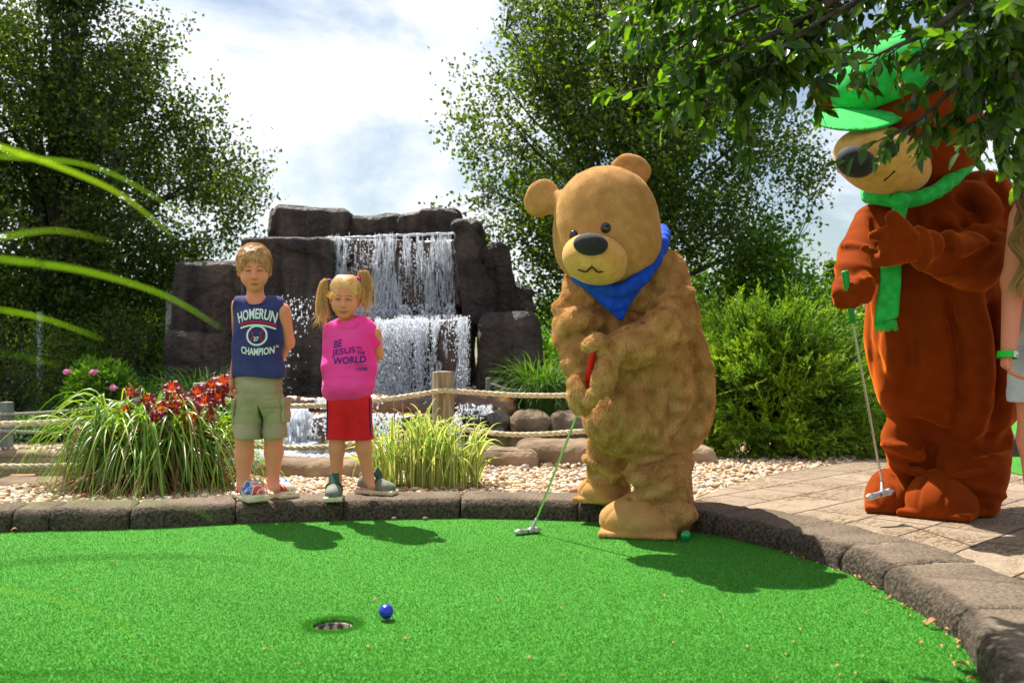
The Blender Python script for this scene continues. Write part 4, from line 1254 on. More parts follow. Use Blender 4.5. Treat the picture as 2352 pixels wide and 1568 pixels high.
m_iris = pmat('iris_leaf', (.2, .3, .06), var=[(0, (.90, .82, .36)), (.30, (.88, .80, .42)), (.40, (.26, .42, .08)), (.75, (.16, .32, .05)), (1, (.5, .54, .16))], rough=.42, spec=.45, transl=(.4, (1.3, 1.3, .6)))
def iris_plant():
    g = np.random.default_rng(44)
    c = np.array((PX(972, 5.0), 5.0, .06)); o = empty('iris_clump', c)
    tag(o, 'clump of upright yellow striped iris leaves on the pebbles right of the girl', 'plant')
    mb = MB(); m = 330
    fx = g.normal(0, .36, m).clip(-.6, .6) * .5
    R0 = np.stack([c[0] + fx, c[1] + g.normal(0, .07, m), np.full(m, .06)], -1)
    a2 = np.where(g.uniform(0, 1, m) < .5 - fx * 1.2, math.pi, 0) + g.normal(0, .9, m)
    h = g.uniform(.24, .50, m) * (1 - .75 * np.abs(fx + .02))
    def vf(m, n, g):
        b = g.uniform(0, 1, m); tip = np.linspace(0, 1, n)
        e = np.zeros((m, n, 3)); e[:, :, 0] = .02 + .16 * b[:, None]; e[:, :, 1] = .55 + .2 * b[:, None]; e[:, :, 2] = np.where(b > .35, .10, .62)[:, None]
        return e.reshape(-1)
    blades(mb, R0, np.stack([np.cos(a2), np.sin(a2)], -1), h, g.uniform(.02, .17, m) + .12 * (g.uniform(0, 1, m) > .85), g.uniform(.017, .030, m), g, droop=g.uniform(-.05, .35, m) + .8 * (g.uniform(0, 1, m) > .9), n=10, twist=.7, var=vf)
    mb.build('leaves', m_iris, o)
    mb = MB(); m = 60; a = g.uniform(0, 2 * np.pi, m)
    R0 = np.stack([c[0] + g.uniform(-.36, .36, m), c[1] + g.normal(0, .07, m), np.full(m, .065)], -1)
    blades(mb, R0, np.stack([np.cos(a), np.sin(a)], -1), g.uniform(.02, .1, m), g.uniform(.08, .22, m), g.uniform(.006, .012, m), g, droop=1.2)
    mb.build('dry_leaves', m_dry, o)
    st = MB()
    for px, py in ((1022, 915), (1058, 975), (905, 920), (925, 925)):
        p = at(px, py, 5.05); st.tube([(p[0] - .01, 5.05, .06), (p[0] + .005, 5.05, p[2] * .6), p], [.004, .003, .0035], 5)
    st.build('dry_stalks', m_dry, o)
iris_plant()

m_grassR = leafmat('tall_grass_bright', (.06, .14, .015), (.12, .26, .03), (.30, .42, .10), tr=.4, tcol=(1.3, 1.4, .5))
m_grassL = leafmat('tall_grass_shade', (.02, .06, .01), (.04, .11, .015), (.08, .17, .03), tr=.35, tcol=(1.3, 1.5, .5))  # darker twin of the bright grass; shade on the left clumps put into colour
def tall_grass(px, Y, zb, h, reach, m, wd, mat, label, seed, rb=.25, group=None):
    g = np.random.default_rng(seed); x = PX(px, Y); o = empty('ornamental_grass', (x, Y, zb)); tag(o, label, 'grass clump', group)
    mb = MB(); a = g.uniform(0, 2 * np.pi, m); r = rb * g.uniform(0, 1, m) ** .5
    R0 = np.stack([x + r * np.cos(a), Y + r * np.sin(a), np.full(m, zb)], -1); a2 = a + g.normal(0, .7, m)
    blades(mb, R0, np.stack([np.cos(a2), np.sin(a2)], -1), h * g.uniform(.45, 1, m), reach * g.uniform(.2, 1, m), wd * g.uniform(.6, 1.2, m), g, droop=g.uniform(-.1, .9, m), n=8)
    mb.build('blades', mat, o)
tall_grass(1245, 10.6, .12, .78, .62, 1500, .012, m_grassR, 'tall bright green ornamental grass right of the rock, behind the far post', 71)
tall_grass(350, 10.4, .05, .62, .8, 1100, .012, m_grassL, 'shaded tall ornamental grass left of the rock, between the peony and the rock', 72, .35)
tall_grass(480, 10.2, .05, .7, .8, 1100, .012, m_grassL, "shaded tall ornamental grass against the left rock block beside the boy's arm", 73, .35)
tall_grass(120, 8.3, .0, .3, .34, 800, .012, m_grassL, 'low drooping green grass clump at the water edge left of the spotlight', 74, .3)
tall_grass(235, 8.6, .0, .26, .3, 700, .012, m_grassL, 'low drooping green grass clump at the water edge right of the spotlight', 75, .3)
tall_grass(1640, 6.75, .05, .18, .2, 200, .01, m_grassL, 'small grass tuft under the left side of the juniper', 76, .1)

def leafy_bush(name, px, Y, zc, r, nl, ls, mat, label, seed, flowers=0, group=None, cat='shrub'):
    g = np.random.default_rng(seed); x = PX(px, Y); o = empty(name, (x, Y, .05)); tag(o, label, cat, group)
    mb = MB(); m = 40
    for k in range(m):
        a = g.uniform(0, 6.28); e = g.uniform(.1, 1.5)
        q = np.array((x + r[0] * .8 * math.cos(a) * math.cos(e), Y + r[1] * .8 * math.sin(a) * math.cos(e), zc + r[2] * .8 * math.sin(e)))
        mb.tube([(x, Y, .02), ((x + q[0]) / 2, (Y + q[1]) / 2, q[2] * .45), q], [.008, .006, .003], 4)
    mb.build('stems', m_bark, o)
    cb = MB(); u = g.normal(0, 1, (nl, 3)); u /= np.linalg.norm(u, axis=1)[:, None]
    rr = g.uniform(.45, 1, nl) ** .6 * (1 + .2 * vnoise(u, 2.5, seed) + .12 * vnoise(u, 6, seed))
    P = np.array((x, Y, zc)) + u * rr[:, None] * np.array(r); ok = P[:, 2] > .06
    leaf_cloud(cb, P[ok], u[ok] + (0, 0, .3), ls, g, aspect=.42); cb.build('foliage', mat, o, smooth=False)
    m_fl = MATS.setdefault('pink', pmat('pink_petal', rgb(225, 90, 150), rgb(240, 150, 190), scale=40))
    for k in range(flowers):
        a = [-.9, 1.2, .2, 2.5, -2.2][k % 5]; ff = Field((-.06,) * 3, (.06,) * 3, .008); ff.ell((0, 0, 0), (.045, .045, .032))
        V, Q = ff.mesh(lambda P: .012 * vnoise(P, 60, k))
        q = np.array((x + r[0] * .75 * math.sin(a), Y - r[1] * .85, zc + r[2] * (.6 if k % 2 == 0 else .1)))
        mesh_obj('blossom', V + q, Q, m_fl, o)
MATS = {}
leafy_bush('peony_bush', 232, 10.0, .45, (.38, .34, .34), 2600, .075, m_leafC, 'rounded bright green peony bush with pink blossoms behind the far rope', 81, 3)
leafy_bush('shrub', 195, 9.9, .22, (.17, .16, .16), 700, .04, m_leafC, 'small pale green bush under the left side of the peony', 82)
leafy_bush('shrub', 30, 11.2, .7, (.75, .5, .65), 3200, .06, m_leafA, 'dark rounded shrub left of the thin metal pole', 83)
leafy_bush('shrub', 270, 12.3, .8, (.8, .5, .75), 3400, .06, m_leafA, 'dark shrub behind the peony bush', 84)
leafy_bush('shrub', 150, 12.6, .7, (.7, .5, .7), 3000, .06, m_leafC, 'mid green shrub behind the big tree trunk', 85)
leafy_bush('shrub', 60, 9.4, .1, (.5, .2, .1), 900, .05, m_leafC, 'low yellow green ground plant beyond the far rope at the left', 86)
leafy_bush('shrub', 1325, 11.2, .25, (.5, .3, .28), 1400, .05, m_leafC, 'low leafy shrub behind the far post, beside the tan bear costume', 87)

# ------------------------------------------------------------------ juniper
def juniper():
    g = np.random.default_rng(91)
    Y0 = 6.9; x0 = PX(1775, Y0)
    o = empty('juniper_bush', (x0, Y0, .05)); tag(o, 'wide feathery yellow green juniper bush between the two bear costumes', 'shrub')
    br = MB(); fo = MB()
    n = 760
    a = g.uniform(-math.pi, math.pi, n)
    e = np.where(g.uniform(0, 1, n) < .34, g.uniform(-.12, .18, n), g.uniform(-.02, 1.35, n))
    root = np.array((x0, Y0 + .1, .15))
    Pn, Dn = [], []
    for k in range(n):
        u = np.array((math.cos(a[k]) * math.cos(e[k]), math.sin(a[k]) * math.cos(e[k]), math.sin(e[k])))
        R_ = np.array((1.0 + .15 * (math.cos(a[k]) > 0) * (1 - e[k] / 1.4), .78, 1.22)) * (1 + .18 * vnoise(u[None], 2.0, 3)[0] + .12 * vnoise(u[None], 5.0, 4)[0]) * g.uniform(.6, 1.06)
        tip = root + u * R_; mid = root + u * R_ * .55 + (0, 0, .10)
        C = catmull([root, mid, tip + (0, 0, .03)], 7)
        br.tube(C, np.linspace(.012, .002, len(C)), 4, cap=False)
        d = C[-1] - C[-4]; d /= np.linalg.norm(d)
        # sprays along the outer part
        for s_ in range(13):
            t = g.uniform(.45, 1); q = C[min(int(t * (len(C) - 1)), len(C) - 1)]
            dd = d + g.normal(0, .5, 3) + np.array((0, 0, .15)); dd /= np.linalg.norm(dd)
            L_ = g.uniform(.08, .20) * (1.25 - .3 * t)
            m = 26; tt = g.uniform(.05, 1, m)
            sd = np.cross(dd, g.normal(0, 1, 3)); sd /= np.linalg.norm(sd)
            sgn = g.choice((-1, 1), m)
            P = q + dd * (tt * L_)[:, None]
            D = dd * 1.0 + sd * (sgn * .75)[:, None] + g.normal(0, .18, (m, 3))
            Pn.append(P); Dn.append(D)
    P = np.concatenate(Pn); D = np.concatenate(Dn); D /= np.linalg.norm(D, axis=1)[:, None]
    ok = P[:, 2] > .055; P, D = P[ok], D[ok]; n = len(P)
    s = np.cross(D, g.normal(0, 1, (n, 3))); s /= np.linalg.norm(s, axis=1)[:, None]
    L_ = g.uniform(.018, .042, n)[:, None]; W_ = .0055
    V = np.concatenate([P - s * W_, P + s * W_, P + D * L_])
    i = np.arange(n); v = np.clip(.5 + .4 * vnoise(P, 5, 2) + g.normal(0, .15, n), 0, 1)
    fo.add(V, None, np.stack([i, i + n, i + 2 * n], -1), np.concatenate([v, v, v]))
    br.build('branches', m_bark, o)
    fo.build('foliage', m_leafD, o, smooth=False)
juniper()

# ------------------------------------------------------------------ overhanging tree, upper right
def big_leaf(mb, P, D, size, g, hang=.5):
    n = len(P)
    d = D + np.array((0, 0, -hang)) + g.normal(0, .35, (n, 3)); d /= np.linalg.norm(d, axis=1)[:, None]
    s = np.cross(d, g.normal(0, 1, (n, 3)) + np.array((0, 0, 1.2))); s /= np.linalg.norm(s, axis=1)[:, None] + 1e-9
    nn = np.cross(s, d)
    L_ = size * g.uniform(.6, 1.2, n); W_ = L_ * g.uniform(.40, .52, n)
    prof = [(0, .0), (.18, .62), (.42, 1.0), (.7, .78), (.9, .3), (1, .0)]
    V = []
    curl = g.uniform(-.25, .05, n)
    for t, w_ in prof:
        c = P + d * (L_ * t)[:, None] + nn * (curl * L_ * t * t)[:, None]
        V += [c - s * (W_ * w_ * .5)[:, None] + nn * (W_ * w_ * .16)[:, None], c, c + s * (W_ * w_ * .5)[:, None] + nn * (W_ * w_ * .16)[:, None]]
    V = np.stack(V, 1)
    k = np.arange(5) * 3
    q = np.concatenate([np.stack([k, k + 1, k + 4, k + 3], -1), np.stack([k + 1, k + 2, k + 5, k + 4], -1)])
    Q = (q[None] + (np.arange(n) * 18)[:, None, None]).reshape(-1, 4)
    mb.add(V.reshape(-1, 3), Q, None, np.repeat(g.uniform(0, 1, n), 18))

def overhang():
    g = np.random.default_rng(17)
    base = np.array((3.3, 2.7, .06))
    o = empty('overhanging_tree', base); tag(o, 'leafy branches hanging into the upper right, in front of the brown bear costume', 'tree')
    tb = MB(); tb.tube(catmull([base, base + (-.05, 0, 1.1), base + (-.2, .05, 2.2), base + (-.4, .1, 3.4)], 6), np.linspace(.14, .07, 19), 12); tb.build('trunk', m_bark, o)
    br = MB(); lf = MB()
    # boughs given by picture points: (px, py, Y)
    boughs = [      # (density, picture points with distance)
        (1.4, [(2420, -200, 3.0), (2150, -110, 2.9), (1900, -40, 2.9), (1700, 30, 2.85), (1530, 130, 2.8)]),
        (1.4, [(2420, -250, 2.8), (2000, -180, 2.75), (1750, -100, 2.7), (1600, -40, 2.7), (1480, 0, 2.75)]),
        (1.2, [(2420, -160, 2.9), (2180, -80, 2.8), (2000, -10, 2.75), (1850, 70, 2.7), (1730, 180, 2.75)]),
        (1.2, [(1980, -80, 2.9), (1850, 10, 2.85), (1760, 140, 2.8), (1700, 260, 2.8)]),
        (1.1, [(1950, -20, 2.8), (1790, 70, 2.75), (1650, 140, 2.75), (1560, 200, 2.8)]),
        (1.0, [(2050, -60, 2.9), (1920, -10, 2.9), (1850, 70, 2.9), (1830, 160, 2.9)]),
        (1.1, [(1950, -100, 3.0), (1750, -40, 3.0), (1640, 20, 3.0), (1600, 100, 3.0)]),
        (.42, [(2440, -40, 2.7), (2330, 70, 2.65), (2220, 170, 2.6), (2130, 260, 2.6), (2040, 320, 2.6)]),
        (.8, [(2440, 0, 2.6), (2350, 80, 2.6), (2290, 170, 2.6), (2250, 250, 2.6)]),
        (.9, [(2440, 40, 2.8), (2360, 100, 2.75), (2310, 210, 2.75), (2285, 330, 2.75)]),
        (.5, [(2400, -120, 2.6), (2240, -10, 2.6), (2140, 70, 2.6), (2050, 110, 2.6), (1970, 150, 2.6)]),
        (.9, [(2460, 20, 2.9), (2400, 90, 2.9), (2350, 180, 2.9)]),
        (1.1, [(2440, -140, 3.0), (2300, -60, 3.0), (2180, -10, 3.0), (2060, 20, 3.0)]),
        (1.0, [(2440, -100, 2.5), (2340, -20, 2.5), (2270, 50, 2.5), (2220, 100, 2.5)]),
        (1.0, [(2440, -40, 3.1), (2390, 10, 3.1), (2340, 60, 3.1), (2310, 120, 3.1)]),
    ]
    start = base + np.array((-.3, .05, 2.6))
    ptsl, dirl = [], []
    for dn_, bpts in boughs:
        pts = [at(*p) for p in bpts]
        C = catmull(pts, 10)
        br.tube(np.concatenate([[start * .6 + C[0] * .4 + (0, 0, .15)], C]), np.linspace(.017, .0025, len(C) + 1), 6)
        br.tube(catmull([start, start * .6 + C[0] * .4 + (0, 0, .15)], 4), .02, 6)
        m = int(24 * dn_)
        for k in range(m):
            i = int(len(C) * (.12 + .86 * (k + g.uniform(0, 1)) / m)); i = min(i, len(C) - 2)
            d = C[i + 1] - C[i]; d /= np.linalg.norm(d)
            dd = d * .7 + g.normal(0, .6, 3) + np.array((0, 0, -.25)); dd /= np.linalg.norm(dd)
            L_ = g.uniform(.10, .27)
            T_ = np.array([C[i], C[i] + dd * L_ * .5 + (0, 0, .0), C[i] + dd * L_ + (0, 0, -.02)])
            br.tube(T_, [.003, .002, .0012], 4, cap=False)
            nl = int(L_ * 75)
            tt = g.uniform(.12, 1.02, nl)
            ptsl.append(C[i] + dd * (L_ * tt)[:, None] + g.normal(0, .006, (nl, 3)))
            sdv = np.cross(dd, g.normal(0, 1, 3)); sdv /= np.linalg.norm(sdv)
            dirl.append(dd * .6 + sdv * (g.choice((-1, 1), nl) * .8)[:, None])
    # canopy above the frame that shades the kerb and path (real boughs, seen from other positions)
    g2 = np.random.default_rng(18)
    for k in range(34):
        cx, cy, cz = g2.uniform(.25, 3.2), g2.uniform(2.6, 4.4), g2.uniform(2.75, 3.9)
        a = start + np.array((0, 0, g2.uniform(.2, .7))); b = np.array((cx, cy, cz)); C = catmull([a, (a + b) / 2 + (0, 0, .12), b], 8)
        if cz < .75 + .36 * cy + .2: continue
        br.tube(C, np.linspace(.018, .003, len(C)), 5)
        for q in range(9):
            i = int(len(C) * g2.uniform(.45, .99)); i = min(i, len(C) - 2); dd = (C[-1] - C[0]); dd /= np.linalg.norm(dd)
            dd = dd * .6 + g2.normal(0, .6, 3); dd /= np.linalg.norm(dd); L_ = g2.uniform(.15, .35); nl = int(L_ * 60)
            ptsl.append(C[i] + dd * (L_ * g2.uniform(.1, 1, nl))[:, None]); dirl.append(dd * .6 + g2.normal(0, .6, (nl, 3)))
    big_leaf(lf, np.concatenate(ptsl), np.concatenate(dirl), .060, g)
    br.build('branches', m_bark, o); lf.build('crown', m_leafB, o)
overhang()

# ------------------------------------------------------------------ blurred grass beside the camera
def near_grass():
    g = np.random.default_rng(8)
    o = empty('near_grass', (-.62, .32, 0)); tag(o, 'long blurred grass blades arching in from the left, close to the camera', 'grass clump')
    mb = MB(); dk = MB()
    arcs = [([(-420, 420, .62), (-120, 315, .72), (0, 340, .78), (150, 390, .82), (280, 450, .86), (400, 545, .9)], .0050),
            ([(-420, 480, .62), (-120, 345, .72), (0, 360, .78), (180, 376, .86), (300, 420, .92), (450, 515, .96)], .0032),
            ([(-420, 620, .55), (-120, 585, .62), (0, 597, .68), (200, 625, .75), (380, 680, .8), (510, 755, .84)], .0046),
            ([(-420, 760, .6), (-120, 705, .7), (0, 713, .78), (110, 735, .82), (240, 780, .86)], .0042),
            ([(-420, 600, .6), (-120, 560, .66), (0, 545, .7), (130, 530, .74), (260, 555, .78)], .0026),
            ([(-420, 860, .55), (-120, 810, .62), (0, 812, .68), (140, 838, .74)], .003),
            ([(-420, 1250, .55), (-120, 1305, .62), (0, 1296, .68), (220, 1281, .74), (450, 1280, .8), (700, 1298, .88)], .0036),
            ([(-420, 1400, .5), (-120, 1350, .58), (0, 1352, .64), (180, 1392, .7), (290, 1450, .74), (390, 1560, .78)], .0018),
            ([(-420, 1500, .5), (-120, 1548, .58), (0, 1552, .64), (300, 1545, .7), (620, 1575, .76)], .0036),
            ([(-420, 1120, .5), (-120, 1150, .58), (0, 1160, .62), (200, 1152, .68), (420, 1163, .74), (500, 1200, .78)], .0022)]
    root = np.array((-.62, .32, .02))
    for pts, wd in arcs:
        P = [at(*p) for p in pts]
        st = root + g.normal(0, .03, 3) * (1, 1, 0)
        C = catmull([st, (st + P[0]) / 2 + (-.03, -.02, .05)] + P, 8)
        n = len(C); T = np.gradient(C, axis=0); T /= np.linalg.norm(T, axis=1)[:, None]
        s = np.cross(T, (0, .9, .45)); s /= np.linalg.norm(s, axis=1)[:, None]
        w_ = wd * np.clip(1.05 - np.linspace(0, 1, n) ** 3, .06, 1)[:, None]
        up = np.cross(s, T) * w_ * .3
        V = np.stack([C - s * w_ * .5 + up, C, C + s * w_ * .5 + up], 1).reshape(-1, 3)
        k = np.arange(n - 1) * 3
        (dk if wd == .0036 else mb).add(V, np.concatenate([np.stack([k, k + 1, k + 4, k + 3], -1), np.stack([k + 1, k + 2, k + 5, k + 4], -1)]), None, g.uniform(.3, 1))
    dk.build('shade_tinted_blades', leafmat('near_blade_shade_tint', (.01, .05, .004), (.015, .07, .006), (.02, .09, .01), tr=.1, tcol=(1, 1, .5)), o)  # blades lying in shade: the shade is put into this darker leaf colour
    mb.build('blades', leafmat('near_blade', (.05, .13, .01), (.16, .28, .02), (.26, .38, .03), tr=.45, tcol=(1.4, 1.5, .4)), o)
near_grass()
# ================================================================== PEOPLE
def furf(V, Q, count, length, width, flowf, lie=0.8, keep=None, seed=1, rnd=.15, clumpa=.25):
    """like fur(), the lay direction given by a function of the root position"""
    g = np.random.default_rng(seed)
    N, fn = normals(V, Q)
    ar = np.linalg.norm(fn, axis=1); cen = V[Q].mean(1)
    if keep is not None: ar = ar * keep(cen)
    idx = g.choice(len(Q), count, p=ar / ar.sum()); wts = g.dirichlet((1, 1, 1, 1), count)
    P = (V[Q[idx]] * wts[:, :, None]).sum(1); n = (N[Q[idx]] * wts[:, :, None]).sum(1)
    n /= np.linalg.norm(n, axis=1)[:, None] + 1e-9
    f = flowf(P) + np.stack([vnoise(P, 60, 5), vnoise(P, 60, 6), vnoise(P, 60, 7)], -1) * clumpa + g.normal(0, rnd, (count, 3))
    f = f - n * (f * n).sum(1)[:, None]; f /= np.linalg.norm(f, axis=1)[:, None] + 1e-9
    d = n * (1 - lie) + f * lie; d /= np.linalg.norm(d, axis=1)[:, None]
    side = np.cross(d, n); side /= np.linalg.norm(side, axis=1)[:, None] + 1e-9
    L_ = (length * g.uniform(.6, 1.2, count))[:, None]
    A = P - n * .001; M_ = P + d * L_ * .55; E = P + d * L_ - n * L_ * .12
    W = np.concatenate([A - side * width * .5, A + side * width * .5, M_ + side * width * .4, M_ - side * width * .4, E])
    i = np.arange(count); c = count
    Qq = np.stack([i, i + c, i + 2 * c, i + 3 * c], -1); T = np.stack([i + 3 * c, i + 2 * c, i + 4 * c], -1)
    v = np.clip(.5 + .35 * vnoise(P, 70, 9) + g.normal(0, .22, c), 0, 1)
    return W, Qq, T, np.tile(v, 5)

m_skin = pmat('skin', rgb(216, 136, 104), rgb(226, 150, 118), scale=14, rough=.5, sss=.12, spec=.35, var=[(0, rgb(30, 16, 12)), (.2, rgb(146, 60, 54)), (.42, rgb(222, 142, 110)), (.7, rgb(222, 142, 110)), (1, rgb(112, 70, 40))], vmix=.9)
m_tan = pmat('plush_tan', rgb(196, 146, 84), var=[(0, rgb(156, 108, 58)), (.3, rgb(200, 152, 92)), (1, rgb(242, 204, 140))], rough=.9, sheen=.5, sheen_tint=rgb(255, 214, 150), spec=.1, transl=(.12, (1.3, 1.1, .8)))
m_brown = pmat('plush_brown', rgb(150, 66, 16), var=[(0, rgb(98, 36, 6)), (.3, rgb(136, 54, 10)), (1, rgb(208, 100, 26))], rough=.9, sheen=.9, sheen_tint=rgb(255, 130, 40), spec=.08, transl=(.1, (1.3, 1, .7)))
m_cream = pmat('short_plush_cream', rgb(206, 156, 84), rgb(220, 172, 100), scale=30, rough=.9, bump=.5, bscale=220, bdist=.004, sheen=.3, sheen_tint=(1, .9, .7), spec=.1)
m_nose = pmat('black_flocking', rgb(24, 24, 26), rgb(48, 48, 52), scale=260, rough=.75, bump=.8, bscale=320, bdist=.003, sheen=.2, sheen_tint=(.6, .6, .6))
m_bead = pmat('black_bead', rgb(14, 12, 12), rough=.08, spec=.7)
m_blue = pmat('blue_fleece', rgb(0, 62, 190), rgb(6, 78, 214), scale=40, rough=.85, bump=.4, bscale=150, bdist=.003, sheen=.3, sheen_tint=rgb(80, 140, 255))
m_green = pmat('green_felt', rgb(18, 168, 58), rgb(40, 196, 84), scale=30, rough=.8, bump=.3, bscale=200, bdist=.002, sheen=.35, sheen_tint=rgb(120, 255, 150))
m_thread = pmat('dark_thread', rgb(40, 22, 14), rough=.8)
m_metal = pmat('chrome', (.72, .73, .75), rough=.18, metallic=1.0)
m_gripr = pmat('red_rubber', rgb(214, 30, 14), rough=.45)
m_gripg = pmat('green_rubber', rgb(20, 150, 60), rough=.5)

def plush(name, f, mat, parent, count, ln, wd, warp=None, lie=.72, seed=1, keep=None, smooth=1, flow=(0, 0, -1), loc=None):
    V, Q = f.mesh(warp, smooth=smooth)
    W, T, var = fur(V, Q, count, ln, wd, flow=flow, lie=lie, keep=keep, seed=seed)
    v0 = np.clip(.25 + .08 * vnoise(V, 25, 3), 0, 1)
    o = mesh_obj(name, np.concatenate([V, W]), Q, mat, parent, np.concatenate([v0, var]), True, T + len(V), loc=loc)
    return o, V, Q

def folds(amp, seed, sc=(3, 3, 8), puff=.5):
    """soft puffs with narrow inward creases"""
    def fn(P):
        q = P * np.array(sc)
        wq = q + .35 * np.stack([vnoise(q, .7, seed + 7), vnoise(q, .7, seed + 8), vnoise(q, .7, seed + 9)], -1)
        a = vnoise(wq, 1.0, seed); b = vnoise(wq, 1.9, seed + 3)
        return amp * (np.clip(1 - np.abs(a) * 5, 0, 1) + .5 * np.clip(1 - np.abs(b) * 4.5, 0, 1)) - amp * puff * np.abs(a)
    return fn

def putter(grip0, grip1, foot, head0, head1, gm, label, gr=.0145):
    o = empty('putter', head0); tag(o, label, 'putter')
    mb = MB(); mb.tube([grip0, grip0 * .97 + grip1 * .03, grip0 * .5 + grip1 * .5, grip1], [gr * .9, gr, gr * .92, gr * .72], 14); mb.build('grip', gm, o)
    mb = MB(); n = 14; P = np.array([grip1 + (foot - grip1) * t for t in np.linspace(-.05, 1, 2 * n)]); r = np.repeat(np.linspace(.0062, .0045, n), 2)
    mb.tube(P, r, 12); mb.build('shaft', m_metal, o)
    d = head1 - head0; L_ = np.linalg.norm(d); d /= L_; s = np.cross(d, (0, 0, 1.0)); s /= np.linalg.norm(s)
    c = (head0 + head1) / 2
    f = Field(c - L_ * .75, c + L_ * .75, .0028)
    yaw = math.degrees(math.atan2(d[1], d[0])); pit = -math.degrees(math.asin(d[2]))
    f.box(c, (L_ / 2, .012, .011), .007, (0, pit, yaw), .006)
    f.ell(head0, (.019, .013, .013), (0, pit, yaw), .01); f.ell(head1, (.019, .013, .013), (0, pit, yaw), .01)
    hs = c + d * L_ * .12
    f.cap(hs, hs * .5 + foot * .5, .011, .008, .008); f.cap(hs * .5 + foot * .5, foot, .008, .0075, .003)
    V, Q = f.mesh()
    hd = mesh_obj('club_head', V, Q, pmat('brushed_steel', (.5, .5, .5), rough=.38, metallic=.9), o)
    # cross in a ring on the face
    mk = MB(); fc = c + np.array((0, -.0135, 0)); ang = np.linspace(0, 2 * np.pi, 17); rr = .0055
    R3 = np.stack([fc[0] + rr * np.cos(ang), np.full(17, fc[1]), fc[2] + rr * np.sin(ang)], -1); mk.tube(R3, .0008, 4, cap=False)
    mk.tube([fc - (.009, 0, 0), fc + (.009, 0, 0)], .0008, 4); mk.tube([fc - (0, 0, .009), fc + (0, 0, .009)], .0008, 4)
    mk.build('mark', m_thread, hd)
    return o

